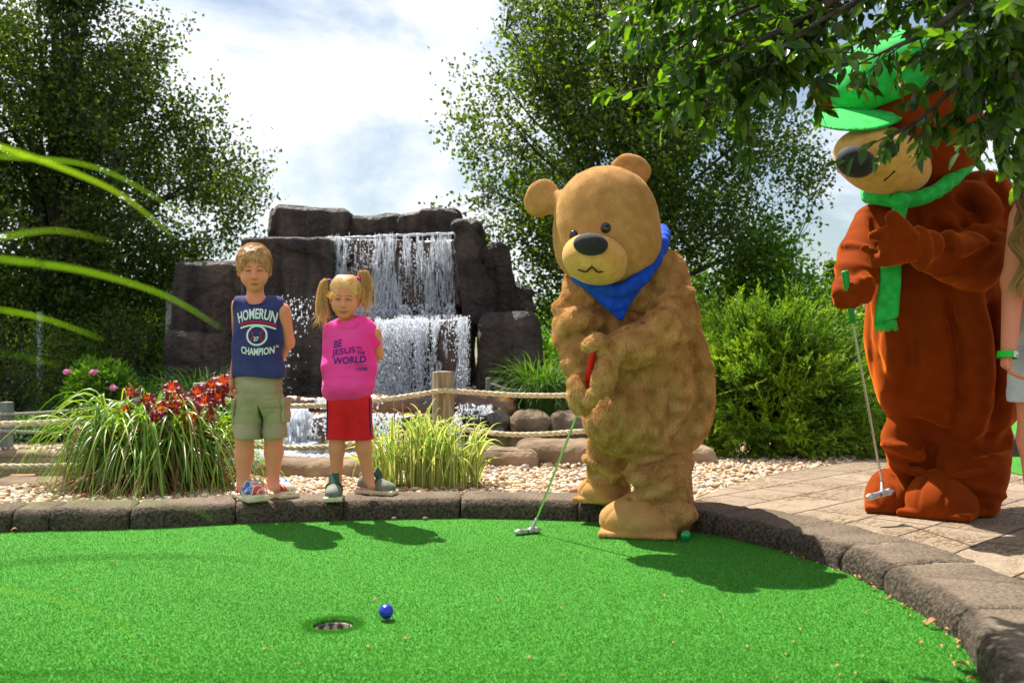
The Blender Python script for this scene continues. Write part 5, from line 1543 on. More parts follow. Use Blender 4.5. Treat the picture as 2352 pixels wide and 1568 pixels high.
# ------------------------------------------------------------------ tan bear costume
def tan_bear():
    B = lambda x, y, Y=4.1: at(x, y, Y)
    o = empty('person', (B(1480, 1000, 4.1)[0], 4.1, 0)); tag(o, 'person in a shaggy tan plush bear costume with a blue kerchief, bending over a putter', 'person')
    f = Field((B(1180, 0, 3.7)[0] + .1, 3.55, 0), (1.05, 4.65, 1.62), .0095)
    f.chain([B(1484, 915, 4.16), B(1478, 840, 4.14), B(1466, 740, 4.1), B(1440, 650, 4.04)], [.285, .275, .235, .19], .08, sq=(1, .86, 1))
    f.ell(B(1560, 930, 4.28), (.15, .18, .22), k=.1)
    f.ell(B(1440, 960, 4.02), (.19, .18, .16), k=.08)
    f.cap(B(1440, 660, 4.03), B(1410, 600, 3.98), .16, .13, .06)
    # near leg, crumpled rolls at the ankle
    f.chain([B(1515, 1040, 4.08), B(1522, 1110, 4.03), B(1525, 1168, 4.0)], [.135, .118, .112], .035)
    f.ell(B(1500, 1070, 4.04), (.155, .14, .04), (8, -16, 0), .015); f.ell(B(1505, 1108, 4.0), (.14, .13, .034), (-6, 10, 0), .012); f.ell(B(1512, 1140, 4.0), (.132, .125, .03), (6, -12, 0), .012)
    f.ell(B(1535, 1172, 4.0), (.125, .13, .05), (0, 8, 0), .03); f.ell(B(1560, 1150, 4.08), (.06, .08, .14), (0, -10, 0), .03)
    # far leg
    f.chain([B(1405, 1030, 4.22), B(1400, 1080, 4.28), B(1398, 1120, 4.34)], [.115, .098, .088], .03)
    f.ell(B(1396, 1062, 4.25), (.118, .11, .035), (0, 12, 0), .012); f.ell(B(1400, 1094, 4.3), (.11, .11, .03), (0, -10, 0), .01)
    # arms
    f.chain([B(1345, 655, 3.98), B(1322, 750, 3.9), B(1332, 835, 3.82)], [.098, .092, .078], .03)
    f.ell(B(1320, 715, 3.92), (.100, .09, .05), (0, 15, 0), .02); f.ell(B(1320, 775, 3.88), (.096, .09, .05), (0, -10, 0), .02); f.ell(B(1332, 838, 3.82), (.086, .083, .03), (0, 12, 0), .01)
    f.chain([B(1522, 630, 4.0), B(1548, 730, 3.9), B(1515, 775, 3.80), B(1432, 800, 3.70)], [.108, .102, .095, .08], .028)
    f.ell(B(1536, 690, 3.88), (.118, .10, .036), (0, -25, 0), .012); f.ell(B(1520, 752, 3.82), (.045, .105, .11), (0, 35, 0), .012); f.ell(B(1478, 782, 3.75), (.036, .09, .094), (0, 22, 0), .012); f.ell(B(1420, 806, 3.69), (.026, .088, .095), (0, 20, 0), .006)
    # gloves
    h1 = 3.68
    f.ell(B(1396, 803, h1), (.062, .045, .05), (0, 30, 0), .02)
    f.chain([B(1390, 790, h1 - .02), B(1370, 782, h1 - .05), B(1352, 793, h1 - .06)], [0.0324, 0.0312, 0.0288], .01)
    f.chain([B(1396, 815, h1 - .02), B(1386, 838, h1 - .05), B(1374, 862, h1 - .06)], [0.0312, 0.0300, 0.0264], .008)
    f.chain([B(1402, 825, h1), B(1398, 862, h1 - .035), B(1372, 876, h1 - .06)], [0.0312, 0.0300, 0.0276], .008)
    f.chain([B(1398, 838, h1 + .02), B(1392, 885, h1 - .02), B(1362, 902, h1 - .05)], [0.0312, 0.0300, 0.0276], .008)
    f.chain([B(1392, 850, h1 + .03), B(1378, 905, h1 + .0), B(1352, 920, h1 - .03)], [0.0288, 0.0276, 0.0264], .008)
    h2 = 3.76
    f.ell(B(1332, 872, h2), (.055, .05, .062), (0, 10, 0), .025)
    f.chain([B(1322, 868, h2 - .03), B(1328, 895, h2 - .07), B(1336, 912, h2 - .07)], [0.0324, 0.0312, 0.0264], .008)
    for i, (y0, y1) in enumerate(((885, 905), (900, 922), (912, 934))):
        f.chain([B(1318, y0, h2 + .01), B(1322 + 4 * i, y1, h2 - .03), B(1345, y1 + 6, h2 - .02)], [0.0312, 0.0300, 0.0264], .008)
    f.below(.002)
    Zb = lambda x, y: (1148.4 + x * .6227, 315.8 + y * .6227)
    for r_, k_, pts in ((.016, .05, ((430, 852), (560, 800), (690, 735))), (.012, .04, ((535, 400), (545, 520), (520, 620), (470, 690))), (.010, .035, ((238, 612), (290, 600), (345, 625))),
                        (.011, .035, ((236, 752), (300, 712), (375, 722))), (.010, .03, ((250, 868), (300, 838), (338, 850))), (.008, .03, ((335, 990), (380, 940), (425, 900))),
                        (.008, .03, ((545, 870), (560, 1000), (545, 1150))), (.014, .05, ((705, 1165), (600, 1205), (480, 1225), (400, 1175), (345, 1150))), (.010, .04, ((715, 1120), (610, 1178), (520, 1185))),
                        (.011, .035, ((655, 1232), (560, 1275), (480, 1290))), (.010, .035, ((455, 1190), (450, 1260), (440, 1330))), (.013, .05, ((690, 640), (725, 800), (745, 930), (700, 1060), (640, 1140))),
                        (.009, .03, ((500, 690), (540, 640), (610, 560))), (.009, .03, ((600, 735), (650, 660), (655, 560))), (.009, .03, ((445, 645), (505, 655), (560, 690))), (.010, .035, ((330, 720), (345, 660), (375, 610))),
                        (.008, .03, ((660, 1310), (600, 1330), (520, 1345))), (.008, .03, ((340, 1240), (390, 1262), (430, 1300))), (.007, .03, ((620, 900), (640, 1010), (610, 1100))), (.008, .03, ((420, 1010), (430, 1090), (400, 1150)))):
        f.line([Zb(*p) for p in pts], 4.0, r_, k_, 'sub')
    for r_, k_, pts in ((.016, .05, ((445, 820), (560, 772), (660, 700))), (.014, .04, ((560, 700), (620, 640), (640, 520))), (.015, .05, ((700, 1185), (600, 1232), (490, 1255))), (.013, .05, ((735, 760), (762, 900), (740, 1040), (670, 1140))),
                        (.014, .05, ((245, 690), (300, 665), (360, 672))), (.013, .04, ((650, 1270), (560, 1312), (480, 1325)))):
        f.line([Zb(*p) for p in pts], 4.0, r_, k_, 'add', .004)
    o_fold = folds(.003, 11, (1.6, 1.6, 3.0), .5)
    def warp(P):
        lower = 1.0
        return o_fold(P) * lower * (P[:, 2] > .25) + .002 * vnoise(P, 14, 8)
    kb = lambda c: 1.0 * (c[:, 1] < 4.35) + .4
    plush('body', f, m_tan, o, 230000, .021, .0032, warp, lie=.68, seed=3, keep=kb)
    # feet
    for nm, c, r, rz, zb in (('foot', B(1466, 1190, 3.98), (.172, .135, .098), -12, .003), ('foot', B(1388, 1128, 4.33), (.125, .14, .075), -25, .098)):
        c = c.copy(); c[2] = zb + .055 * (r[2] / .09)
        ff = Field(c - .26, c + .26, .008); ff.ell(c, r, (0, 0, rz), .02); ff.ell(c + (.03, .05, .03), (r[0] * .6, r[1] * .8, r[2]), (0, 0, rz), .04)
        ff.box((c[0], c[1], zb + .012), (r[0] * .97, r[1] * .95, .012), .011, (0, 0, rz), .006)
        for t in (-.35, .15):
            a = c + (-r[0] * .98, t * r[1] - .01, .0); b = c + (-r[0] * .45, t * r[1] * 1.1, r[2] * .98)
            ff.cap(a, b, .006, .004, .012, 'sub')
        ff.below(zb)
        plush(nm, ff, m_tan, o, 26000, .012, .003, None, lie=.8, seed=9, flow=(.4, .2, -.7))
    # costume head: plain round bear head with a short muzzle
    hc = B(1392, 505, 3.93)
    hf = Field(hc - (.40, .42, .36), hc + (.36, .34, .38), .0085)
    hf.ell(hc, (.226, .215, .232), (14, -10, 0), .04)
    hf.ell(B(1395, 570, 3.90), (.218, .20, .165), (10, -8, 0), .09)
    for (x, y, Y_, rr, ry) in ((1243, 455, 3.98, (.088, .038, .072), -62), (1448, 393, 4.0, (.092, .04, .074), 12)):
        c = B(x, y, Y_)
        hf.ell(c, rr, (8, ry, 0), .022); hf.ell(c + (.004, -.045, -.004), (rr[0] * .62, .018, rr[2] * .58), (8, ry, 0), .012, 'sub')
        base = hc + (c - hc) * .62; hf.cap(base, c, .055, .035, .03)
    mz = B(1366, 590, 3.74)
    head, HV, HQ = plush('costume_head', hf, m_tan, o, 110000, .014, .0028, lambda P: .003 * vnoise(P, 18, 4), lie=.8, seed=5, flow=(.2, .3, -.6))
    mf = Field(mz - .24, mz + .24, .006); mf.ell(mz, (.135, .135, .098), (18, 8, 0), .03); mf.ell(mz + (.01, .04, -.045), (.11, .11, .06), (10, 8, 0), .05)
    a = mz + (-.022, -.12, -.01); mf.cap(a, mz + (-.02, -.10, -.085), .004, .004, .008, 'sub')
    V, Q = mf.mesh(); mesh_obj('muzzle', V, Q, m_cream, head)
    nz = mz + (-.028, -.128, .035); nf = Field(nz - .11, nz + .11, .004); nf.ell(nz, (.07, .042, .046), (18, 5, -8), .01); V, Q = nf.mesh(); mesh_obj('nose', V, Q, m_nose, head)
    bvh = BVHTree.FromPolygons([tuple(v) for v in HV], [tuple(q) for q in HQ])
    for x, y in ((1330, 520), (1404, 506)):
        p = B(x, y, 3.5); hit = bvh.ray_cast(Vector((p[0], 2.5, p[2])), Vector((0, 1, 0)))[0]
        e = np.array(hit) + (0, .004, 0); ef = Field(e - .05, e + .05, .003); ef.ell(e, (.022, .018, .023)); V, Q = ef.mesh(); mesh_obj('eye', V, Q, m_bead, head)
    mb = MB(); m0 = mz + (-.025, -.128, -.012)
    pts = [mz + (-.075, -.085, -.062), mz + (-.045, -.112, -.073), mz + (-.022, -.12, -.055), mz + (.002, -.118, -.075), mz + (.036, -.098, -.066)]
    mb.tube(catmull(pts, 5), .0035, 6); mb.tube([m0 + (0, .004, 0), pts[2]], .0035, 6); mb.build('mouth_seam', m_thread, head)
    # kerchief
    kf = Field(B(1260, 800, 3.6) - (.1, .1, 0), B(1600, 480, 4.35) + (.2, .1, .1), .007)
    ring = [B(1350, 640, 3.84), B(1420, 668, 3.80), B(1480, 628, 3.84), B(1520, 560, 3.98), B(1510, 530, 4.15), B(1400, 560, 4.25), B(1325, 610, 4.05), B(1330, 636, 3.9), B(1350, 640, 3.84)]
    kf.chain([p for p in catmull(ring, 4)], [.030] * 33, .01)
    tri = [B(1335, 640, 3.84), B(1492, 606, 3.86), B(1425, 728, 3.83)]
    for i in range(9):
        t = i / 8; a = tri[0] * (1 - t) + tri[1] * t; kf.cap(a, a * .25 + tri[2] * .75 + (0, -.012, 0), .02, .014, .012); 
    kf.cap(tri[0], tri[2], .018, .012, .01); kf.cap(tri[1], tri[2], .018, .012, .01)
    V, Q = kf.mesh(lambda P: .007 * vnoise(P * np.array((1, 1, .5)), 22, 2), smooth=1); mesh_obj('kerchief', V, Q, m_blue, o)
    putter(B(1362, 806, 3.665), B(1344, 905, 3.74), B(1232, 1192, 4.0), gnd(1190, 1222, .013), gnd(1234, 1217, .013), m_gripr, 'chrome putter with red grip held by the tan bear costume')
tan_bear()

# ------------------------------------------------------------------ brown bear costume
def brown_bear():
    B = lambda x, y, Y=4.05: at(x, y, Y)
    o = empty('person', (B(2170, 1000)[0], 4.05, .09)); tag(o, 'person in a tall brown plush bear costume with green cap and fringed green scarf', 'person')
    f = Field((1.28, 3.3, .088), (2.62, 4.75, 1.78), .0105)
    f.chain([B(2172, 852, 4.12), B(2163, 770, 4.1), B(2148, 650, 4.06), B(2140, 530, 4.0)], [.325, .315, .27, .205], .08, sq=(1, .82, 1))
    f.cap(B(2130, 520, 4.0), B(2115, 430, 3.98), .19, .16, .06)
    f.ell(B(2265, 900, 4.25), (.14, .18, .2), k=.1)
    f.chain([B(2095, 1010, 4.1), B(2092, 1070, 4.12), B(2095, 1125, 4.12)], [.13, .088, .070], .03)
    f.ell(B(2090, 1035, 4.06), (.125, .12, .035), (0, 16, 0), .012); f.ell(B(2095, 1080, 4.08), (.098, .10, .028), (0, 24, 0), .01)
    f.chain([B(2228, 1010, 4.08), B(2228, 1080, 4.02), B(2225, 1150, 3.98)], [.175, .145, .125], .03)
    f.ell(B(2222, 1030, 4.02), (.175, .15, .034), (0, 12, 0), .012); f.ell(B(2228, 1075, 3.99), (.165, .14, .034), (0, -14, 0), .012); f.ell(B(2232, 1118, 3.98), (.145, .13, .034), (0, 16, 0), .012)
    # far (image left) arm holding the putter
    f.chain([B(2020, 520, 4.0), B(1985, 590, 3.9), B(1965, 640, 3.78)], [.115, .10, .08], .03)
    f.ell(B(1985, 585, 3.86), (.105, .09, .032), (0, 25, 0), .01); f.ell(B(1970, 628, 3.8), (.095, .09, .035), (0, 20, 0), .02)
    f.ell(B(1950, 665, 3.72), (.055, .055, .058), (0, 20, 0), .02)
    for a, b, c in (((1930, 655), (1925, 672), (1948, 680)), ((1930, 675), (1932, 692), (1958, 696)), ((1985, 650), (1992, 662), (1975, 672)), ((1975, 668), (1985, 680), (1962, 690))):
        f.chain([B(*a, 3.72), B(*b, 3.67), B(*c, 3.65)], [.030, .028, .024], .008)
    f.chain([B(1985, 640, 3.7), B(1972, 652, 3.65), B(1962, 662, 3.63)], [.028, .026, .024], .008)
    # near (image right) arm across the body
    f.chain([B(2250, 470, 4.02), B(2285, 560, 3.88), B(2240, 605, 3.76), B(2128, 575, 3.62)], [.15, .128, .108, .084], .03)
    f.ell(B(2280, 520, 3.95), (.14, .13, .04), (0, -25, 0), .015); f.ell(B(2230, 590, 3.76), (.045, .11, .11), (0, -20, 0), .025); f.ell(B(2180, 585, 3.68), (.035, .10, .10), (0, -5, 0), .02)
    f.ell(B(2112, 572, 3.60), (.028, .092, .096), (0, -8, 0), .012)
    f.ell(B(2075, 568, 3.57), (.068, .042, .068), (0, 0, 0), .02)
    for a, b, c, r in (((2070, 545), (2040, 538), (2008, 546), .029), ((2060, 562), (2025, 562), (1990, 572), .029), ((2060, 582), (2025, 590), (1992, 596), .028), ((2068, 596), (2035, 604), (2004, 606), .026)):
        f.chain([B(*a, 3.55), B(*b, 3.51), B(*c, 3.52)], [r, r * .98, r * .85], .006)
    f.chain([B(2092, 548, 3.54), B(2068, 522, 3.50), B(2050, 500, 3.49)], [.030, .028, .025], .01)
    f.below(.094)
    Z4 = lambda x, y: (1780 + x * .4396, 574.2 + y * .4396); Z3 = lambda x, y: (1780 + x * .4211, 28.7 + y * .4211)
    for Z_, r_, k_, pts in ((Z4, .020, .06, ((530, 955), (650, 962), (740, 930), (840, 985), (1010, 1000), (1150, 985), (1260, 950))), (Z4, .012, .05, ((478, 300), (505, 640), (560, 860))), (Z4, .012, .05, ((560, 300), (560, 600), (545, 880))),
                        (Z4, .010, .05, ((700, 500), (690, 700), (650, 880))), (Z4, .014, .06, ((930, 260), (980, 500), (1000, 800), (960, 960))), (Z4, .013, .05, ((1130, 300), (1140, 600), (1110, 900))),
                        (Z4, .012, .035, ((590, 1005), (700, 1045), (815, 1015))), (Z4, .013, .035, ((830, 1050), (960, 1068), (1130, 1040), (1220, 1000))), (Z4, .010, .03, ((640, 1188), (730, 1195), (815, 1235))), (Z4, .012, .03, ((815, 1190), (960, 1235), (1100, 1345))),
                        (Z4, .016, .03, ((822, 1030), (812, 1100), (815, 1210))), (Z4, .009, .03, ((850, 1120), (960, 1135), (1080, 1110))), (Z4, .008, .03, ((655, 1110), (730, 1125), (800, 1105))),
                        (Z3, .014, .045, ((1000, 1010), (1090, 1060), (1150, 1150))), (Z3, .012, .04, ((1000, 1120), (1100, 1170), (1190, 1240))), (Z3, .010, .03, ((870, 1140), (935, 1200), (925, 1310))), (Z3, .012, .04, ((1170, 900), (1235, 1030), (1225, 1180))),
                        (Z3, .014, .05, ((900, 1370), (1050, 1380), (1180, 1300))), (Z3, .010, .04, ((540, 1080), (560, 1200), (540, 1300))), (Z3, .010, .035, ((415, 1290), (470, 1330), (500, 1400))), (Z3, .010, .04, ((740, 1080), (750, 1140), (770, 1180)))):
        f.line([Z_(*p) for p in pts], 3.9, r_, k_, 'sub')
    for Z_, r_, k_, pts in ((Z4, .016, .06, ((520, 300), (535, 640), (560, 900))), (Z4, .018, .07, ((620, 300), (620, 620), (595, 900))), (Z4, .020, .08, ((1010, 200), (1065, 500), (1060, 800), (1010, 960))), (Z4, .018, .06, ((1180, 300), (1200, 700), (1160, 930))),
                        (Z3, .016, .05, ((1040, 960), (1160, 1040), (1200, 1180))), (Z3, .014, .04, ((920, 1120), (1040, 1140), (1130, 1220)))):
        f.line([Z_(*p) for p in pts], 3.9, r_, k_, 'add', .002)
    fo = folds(.010, 23, (3.5, 3.5, .7), 1.2); fo2 = folds(.007, 29, (2.0, 2.0, 4), 1.2)
    def warp(P):
        w_ = ((P[:, 2] < 1.1) & (P[:, 2] > .42)) * 1.0
        return fo(P) * w_ + fo2(P) * (1 - w_) * (P[:, 2] > .2) + .003 * vnoise(P, 16, 8)
    plush('body', f, m_brown, o, 170000, .0075, .0028, warp, lie=.8, seed=13, keep=lambda c: 1.0 * (c[:, 1] < 4.3) + .3)
    for c, r, rz, zb in ((gnd(2066, 1180, .09), (.10, .15, .105), -22, .091), (gnd(2192, 1193, .09), (.15, .165, .12), -38, .091)):
        c = c.copy() + (0, .12, 0); c[2] = zb + .045
        ff = Field(c - .28, c + .28, .008); ff.ell(c, r, (0, 0, rz), .02); ff.ell(c + (.02, .05, .03), (r[0] * .8, r[1] * .7, r[2]), (0, 0, rz), .04)
        ff.box((c[0], c[1], zb + .016), (r[0] * .98, r[1] * .96, .016), .014, (0, 0, rz), .008)
        cz, sz = math.cos(R(rz)), math.sin(R(rz))
        for t in (-.36, .3):
            loc = lambda x, y, z: c + np.array((x * cz - y * sz, x * sz + y * cz, z))
            ff.chain([loc(t * r[0], -r[1] * .99, .0), loc(t * r[0], -r[1] * .72, r[2] * .62), loc(t * r[0] * .8, -r[1] * .2, r[2] * .99)], [.006, .006, .005], .012, 'sub')
        ff.below(zb)
        plush('foot', ff, m_brown, o, 20000, .007, .0028, None, lie=.8, seed=9)
        mb = MB(); mb.box((c[0] - r[0] * .5, c[1] - r[1] * .6, zb), (c[0] + r[0] * .5, c[1] + r[1] * .6, zb + .01)); 
    # costume head, plain bear
    hc = B(2098, 268, 3.95)
    hf = Field(hc - (.46, .5, .42), hc + (.42, .4, .40), .0095)
    hf.ell(hc, (.262, .255, .285), (12, -12, 0), .04); hf.ell(B(2110, 340, 3.93), (.262, .235, .19), (8, -10, 0), .09)
    for (x, y, Y_, rr, ry) in ((1897, 222, 3.98, (.052, .036, .078), -18), (2228, 185, 4.02, (.085, .04, .075), 25)):
        c = B(x, y, Y_); hf.ell(c, rr, (5, ry, 0), .02); base = hc + (c - hc) * .7; hf.cap(base, c, .05, .035, .03)
    head, HV, HQ = plush('costume_head', hf, m_brown, o, 60000, .0065, .0026, lambda P: .003 * vnoise(P, 14, 4), lie=.82, seed=15)
    mz = B(2018, 365, 3.74); mf = Field(mz - .32, mz + .32, .007)
    mf.ell(mz, (.185, .165, .128), (12, 14, 0), .04); mf.ell(mz + (.07, .05, -.03), (.16, .14, .11), (8, 10, 0), .06)
    V, Q = mf.mesh(); mesh_obj('muzzle', V, Q, m_cream, head)
    bm_ = BVHTree.FromPolygons([tuple(v) for v in V], [tuple(q) for q in Q])
    def onm(x, y):
        p = B(x, y, 3.5); h_ = bm_.ray_cast(Vector((p[0], 2.5, p[2])), Vector((0, 1, 0)))[0]; return np.array(h_) if h_ is not None else None
    mb = MB(); P = [onm(x, y) for x, y in ((1985, 418), (2010, 420), (2040, 412), (2065, 398), (2080, 380))]; P = [p + (0, -.001, 0) for p in P if p is not None]
    mb.tube(catmull(P, 5), .0042, 6); mb.build('mouth_seam', m_thread, head)
    nz = B(1965, 372, 3.60); nf = Field(nz - .13, nz + .13, .005); nf.ell(nz, (.082, .062, .062), (10, 14, 18), .01); V, Q = nf.mesh(); mesh_obj('nose', V, Q, m_nose, head)
    bvh = BVHTree.FromPolygons([tuple(v) for v in HV], [tuple(q) for q in HQ])
    for x, y in ((1988, 298), (2068, 292)):
        p = B(x, y, 3.5); hit = bvh.ray_cast(Vector((p[0], 2.5, p[2])), Vector((0, 1, 0)))[0]
        if hit is None: continue
        e = np.array(hit) + (0, .004, 0); ef = Field(e - .05, e + .05, .003); ef.ell(e, (.024, .018, .025)); V, Q = ef.mesh(); mesh_obj('eye', V, Q, m_bead, head)
    # baseball style cap
    cc = B(2040, 178, 3.92); rot = (10, -24, 0)
    cf = Field(cc - (.42, .5, .36), cc + (.36, .36, .34), .0085)
    cf.ell(cc, (.262, .262, .185), rot, .01)
    cf.box(cc + (.03, 0, -.235), (.4, .4, .135), .02, rot, .01, 'sub')
    V, Q = cf.mesh(lambda P: .003 * vnoise(P, 12, 3)); cap = mesh_obj('cap', V, Q, m_green, o)
    bc = B(1960, 274, 3.76); bf = Field(bc - .3, bc + .3, .007); bf.ell(bc, (.155, .17, .015), (24, -20, 25), .01); bf.ell(bc + (.10, .12, .045), (.19, .17, .02), (20, -22, 25), .04)
    V, Q = bf.mesh(); mesh_obj('brim', V, Q, m_green, cap)
    mb = MB(); tp = cc + np.array((-.075, -.02, .172)); btn = Field(tp - .04, tp + .04, .004); btn.ell(tp, (.02, .02, .012), rot); V, Q = btn.mesh(); mesh_obj('button', V, Q, m_green, cap)
    # scarf
    sf = Field(B(1960, 780, 3.5) - (.05, 0, 0), (B(2300, 300, 4.3)[0] + .1, 4.4, B(0, 280, 4.3)[2]), .008)
    ring = [B(2010, 452, 3.80), B(2075, 462, 3.74), B(2150, 440, 3.74), B(2215, 385, 3.84), B(2245, 335, 4.0), B(2215, 330, 4.2), B(2110, 380, 4.28), B(2010, 430, 4.1), B(1995, 450, 3.9), B(2010, 452, 3.80)]
    sf.chain([p for p in catmull(ring, 4)], [.030] * 37, .01)
    sf.ell(B(2068, 462, 3.70), (.04, .034, .038), (0, 0, 0), .015)
    for (x0, y0, x1, y1, Y0_, Y1_, w_) in ((2068, 470, 2048, 600, 3.70, 3.735, .028), (2048, 600, 2034, 735, 3.735, 3.745, .040)):
        a, b = B(x0, y0, Y0_), B(x1, y1, Y1_)
        for t in (-1, -.5, 0, .5, 1): sf.cap(a + (t * w_ * .8, 0, 0), b + (t * w_ + 0, 0, t * .02), .011, .011, .008)
    V, Q = sf.mesh(lambda P: .004 * vnoise(P * np.array((1.6, 1, .4)), 26, 2), smooth=1); scf = mesh_obj('scarf', V, Q, m_green, o)
    mb = MB()
    for t in np.linspace(-1.05, 1.05, 13):
        a = B(2034, 735, 3.74) + (t * .036, -.004, t * .004 - .004); mb.tube([a, a + (t * .004, -.002, -.02), a + (t * .01, 0, -.042 - .004 * math.sin(t * 9))], [.0042, .0036, .0028], 5)
    mb.build('fringe', m_green, scf)
    putter(B(1940, 622, 3.63), B(1959, 742, 3.66), B(2026, 1108, 3.82), B(1997, 1141, 3.72), B(2044, 1128, 3.76), m_gripg, 'chrome putter with green grip held by the brown bear costume')
brown_bear()

# ------------------------------------------------------------------ children
def head_prims(f, C, e, s=1.0, mouth=0.0):
    M = np.array(Euler([R(a) for a in e]).to_matrix())
    W = lambda x, y, z: np.array(C) + M @ (np.array((x, y, z)) * s)
    E = lambda c, r, k=.012, op='add': f.ell(W(*c), np.array(r) * s, e, k, op)
    E((0, .012, .035), (.072, .088, .076), .02); E((0, -.016, -.028), (.060, .064, .074), .03)
    E((0, -.050, -.080), (.024, .022, .018), .03)
    for q in (-1, 1):
        E((.034 * q, -.046, -.036), (.027, .028, .028), .025)
        E((.073 * q, .012, -.012), (.011, .019, .027), .008)
        E((.074 * q, .004, -.010), (.006, .010, .016), .004, 'sub')
        E((.027 * q, -.083, .002), (.017, .011, .010), .012, 'sub')
        E((.027 * q, -.066, .001), (.0145, .0135, .0115), .004)
        E((.0085 * q, -.087, -.030), (.0075, .008, .006), .006)
        E((.028 * q, -.072, .018), (.020, .009, .006), .012)
    f.cap(W(0, -.074, .004), W(0, -.091, -.024), .0065 * s, .0095 * s, .012)
    E((0, -.079, -.0545), (.020, .0085, .0050), .006); E((0, -.0775, -.0630), (.016, .0085, .0048), .006)
    f.cap(W(-.017, -.088, -.0588), W(.017, -.088, -.0588), .0014 * s, .0014 * s, .003, 'sub')
    return W, M

def head_paint(V, C, M, s):
    q = (V - np.array(C)) @ M / s
    v = np.full(len(V), .55)
    x, y, z = np.abs(q[:, 0]), q[:, 1], q[:, 2]; fr = y < -.04
    return v

m_lash = pmat('lash', rgb(34, 22, 16), rough=.7)
m_eyew = pmat('eye_white', rgb(196, 186, 178), rough=.2)
m_browb = pmat('brow_hair', rgb(120, 84, 50), rough=.8)
m_lipc = pmat('lip', rgb(190, 108, 96), rgb(204, 120, 108), scale=80, rough=.45)
def face_parts(o, V, Q, W, s, gape=0.0, browm=None):
    bv = BVHTree.FromPolygons([tuple(v) for v in V], [tuple(q) for q in Q])
    c0 = W(0, 0, 0); fw = W(0, -1, 0) - c0; fw /= np.linalg.norm(fw)
    def on(x, z, lift=.0006):
        p = W(x, -.16, z); h_ = bv.ray_cast(Vector(p), Vector(-fw), .3)[0]
        return (np.array(h_) if h_ is not None else W(x, -.08, z)) + fw * lift
    for q in (-1, 1):
        mb = MB(); mb.tube(catmull([on(q * .0145, .0002), on(q * .021, .0042), on(q * .029, .0044), on(q * .0375, .0012), on(q * .040, -.0012)], 4), [.0009] + [.0017] * 15 + [.0010], 6); lash = mb.build('eyelid_line', m_lash, o)
        mb = MB()
        mb.tube(catmull([on(q * .0175, -.0012), on(q * .0275, .0002), on(q * .0365, -.0016)], 4), [.0005, .0012, .0017, .0020, .0022, .0020, .0016, .0010, .0005], 6); mb.build('eye', m_eyew, o)
        mb = MB(); a = on(q * .0272, .0006, .0012); mb.tube([a - fw * .0012, a + fw * .0010], [.0031, .0027], 10); mb.build('iris', m_lash, o)
        mb = MB(); mb.tube(catmull([on(q * .013, .0195), on(q * .022, .0235), on(q * .033, .0235), on(q * .042, .0185)], 4), np.concatenate([[.0012], np.full(11, .0020), [.0006]]), 6); mb.build('eyebrow', browm or m_browb, o)
        mb = MB(); a = on(q * .0065, -.0345, -.0008); mb.tube([a - fw * .001, a + fw * .0006], [.0022, .0018], 8); mb.build('nostril', m_lash, o)
    mb = MB(); mb.tube(catmull([on(-.021, -.0595), on(-.010, -.0560), on(0, -.0568), on(.010, -.0560), on(.021, -.0595)], 4), [.0008] + [.0022] * 15 + [.0008], 6); mb.tube(catmull([on(-.019, -.0605), on(-.008, -.0650 - gape), on(.008, -.0650 - gape), on(.019, -.0605)], 4), [.0008] + [.0027] * 11 + [.0008], 6); mb.build('lips', m_lipc, o)
    mb = MB(); mb.tube(catmull([on(-.017, -.0597, .0012), on(0, -.0606 - gape * .5, .0012), on(.017, -.0597, .0012)], 4), [.0006] + [.0010 + gape * .35] * 7 + [.0006], 6); mb.build('mouth_line', m_lash if gape == 0 else m_lash, o)
    if gape > 0:
        mb = MB(); mb.tube([on(-.009, -.0595, .0018), on(.009, -.0595, .0018)], .0013, 6); mb.build('teeth', m_eyew, o)

m_hairb = pmat('hair_sandy', rgb(190, 150, 96), var=[(0, rgb(150, 110, 64)), (.5, rgb(216, 174, 114)), (1, rgb(246, 218, 166))], rough=.45, spec=.5, transl=(.25, (1.3, 1.1, .7)))
m_hairg = pmat('hair_blonde', rgb(220, 180, 110), var=[(0, rgb(176, 130, 70)), (.5, rgb(236, 196, 124)), (1, rgb(252, 230, 180))], rough=.42, spec=.5, transl=(.28, (1.3, 1.1, .7)))
m_hairw = pmat('hair_ombre', rgb(150, 110, 70), var=[(0, rgb(60, 42, 30)), (.5, rgb(150, 110, 66)), (1, rgb(206, 164, 106))], rough=.45, spec=.5, transl=(.2, (1.2, 1, .7)))

def hair_cap(f, C, e, s, front=.052, low=-.02, th=.009):
    """a thin scalp layer open at the face"""
    M = np.array(Euler([R(a) for a in e]).to_matrix())
    W = lambda x, y, z: np.array(C) + M @ (np.array((x, y, z)) * s)
    f.ell(W(0, .014, .036), np.array((.072 + th, .088 + th, .077 + th)) * s, e, .01)
    f.ell(W(0, .045, -.018), np.array((.066, .060, .055)) * s, e, .03)
    f.ell(W(0, -.085, -.026), np.array((.066, .076, .084)) * s, e, .015, 'sub')
    return W, M

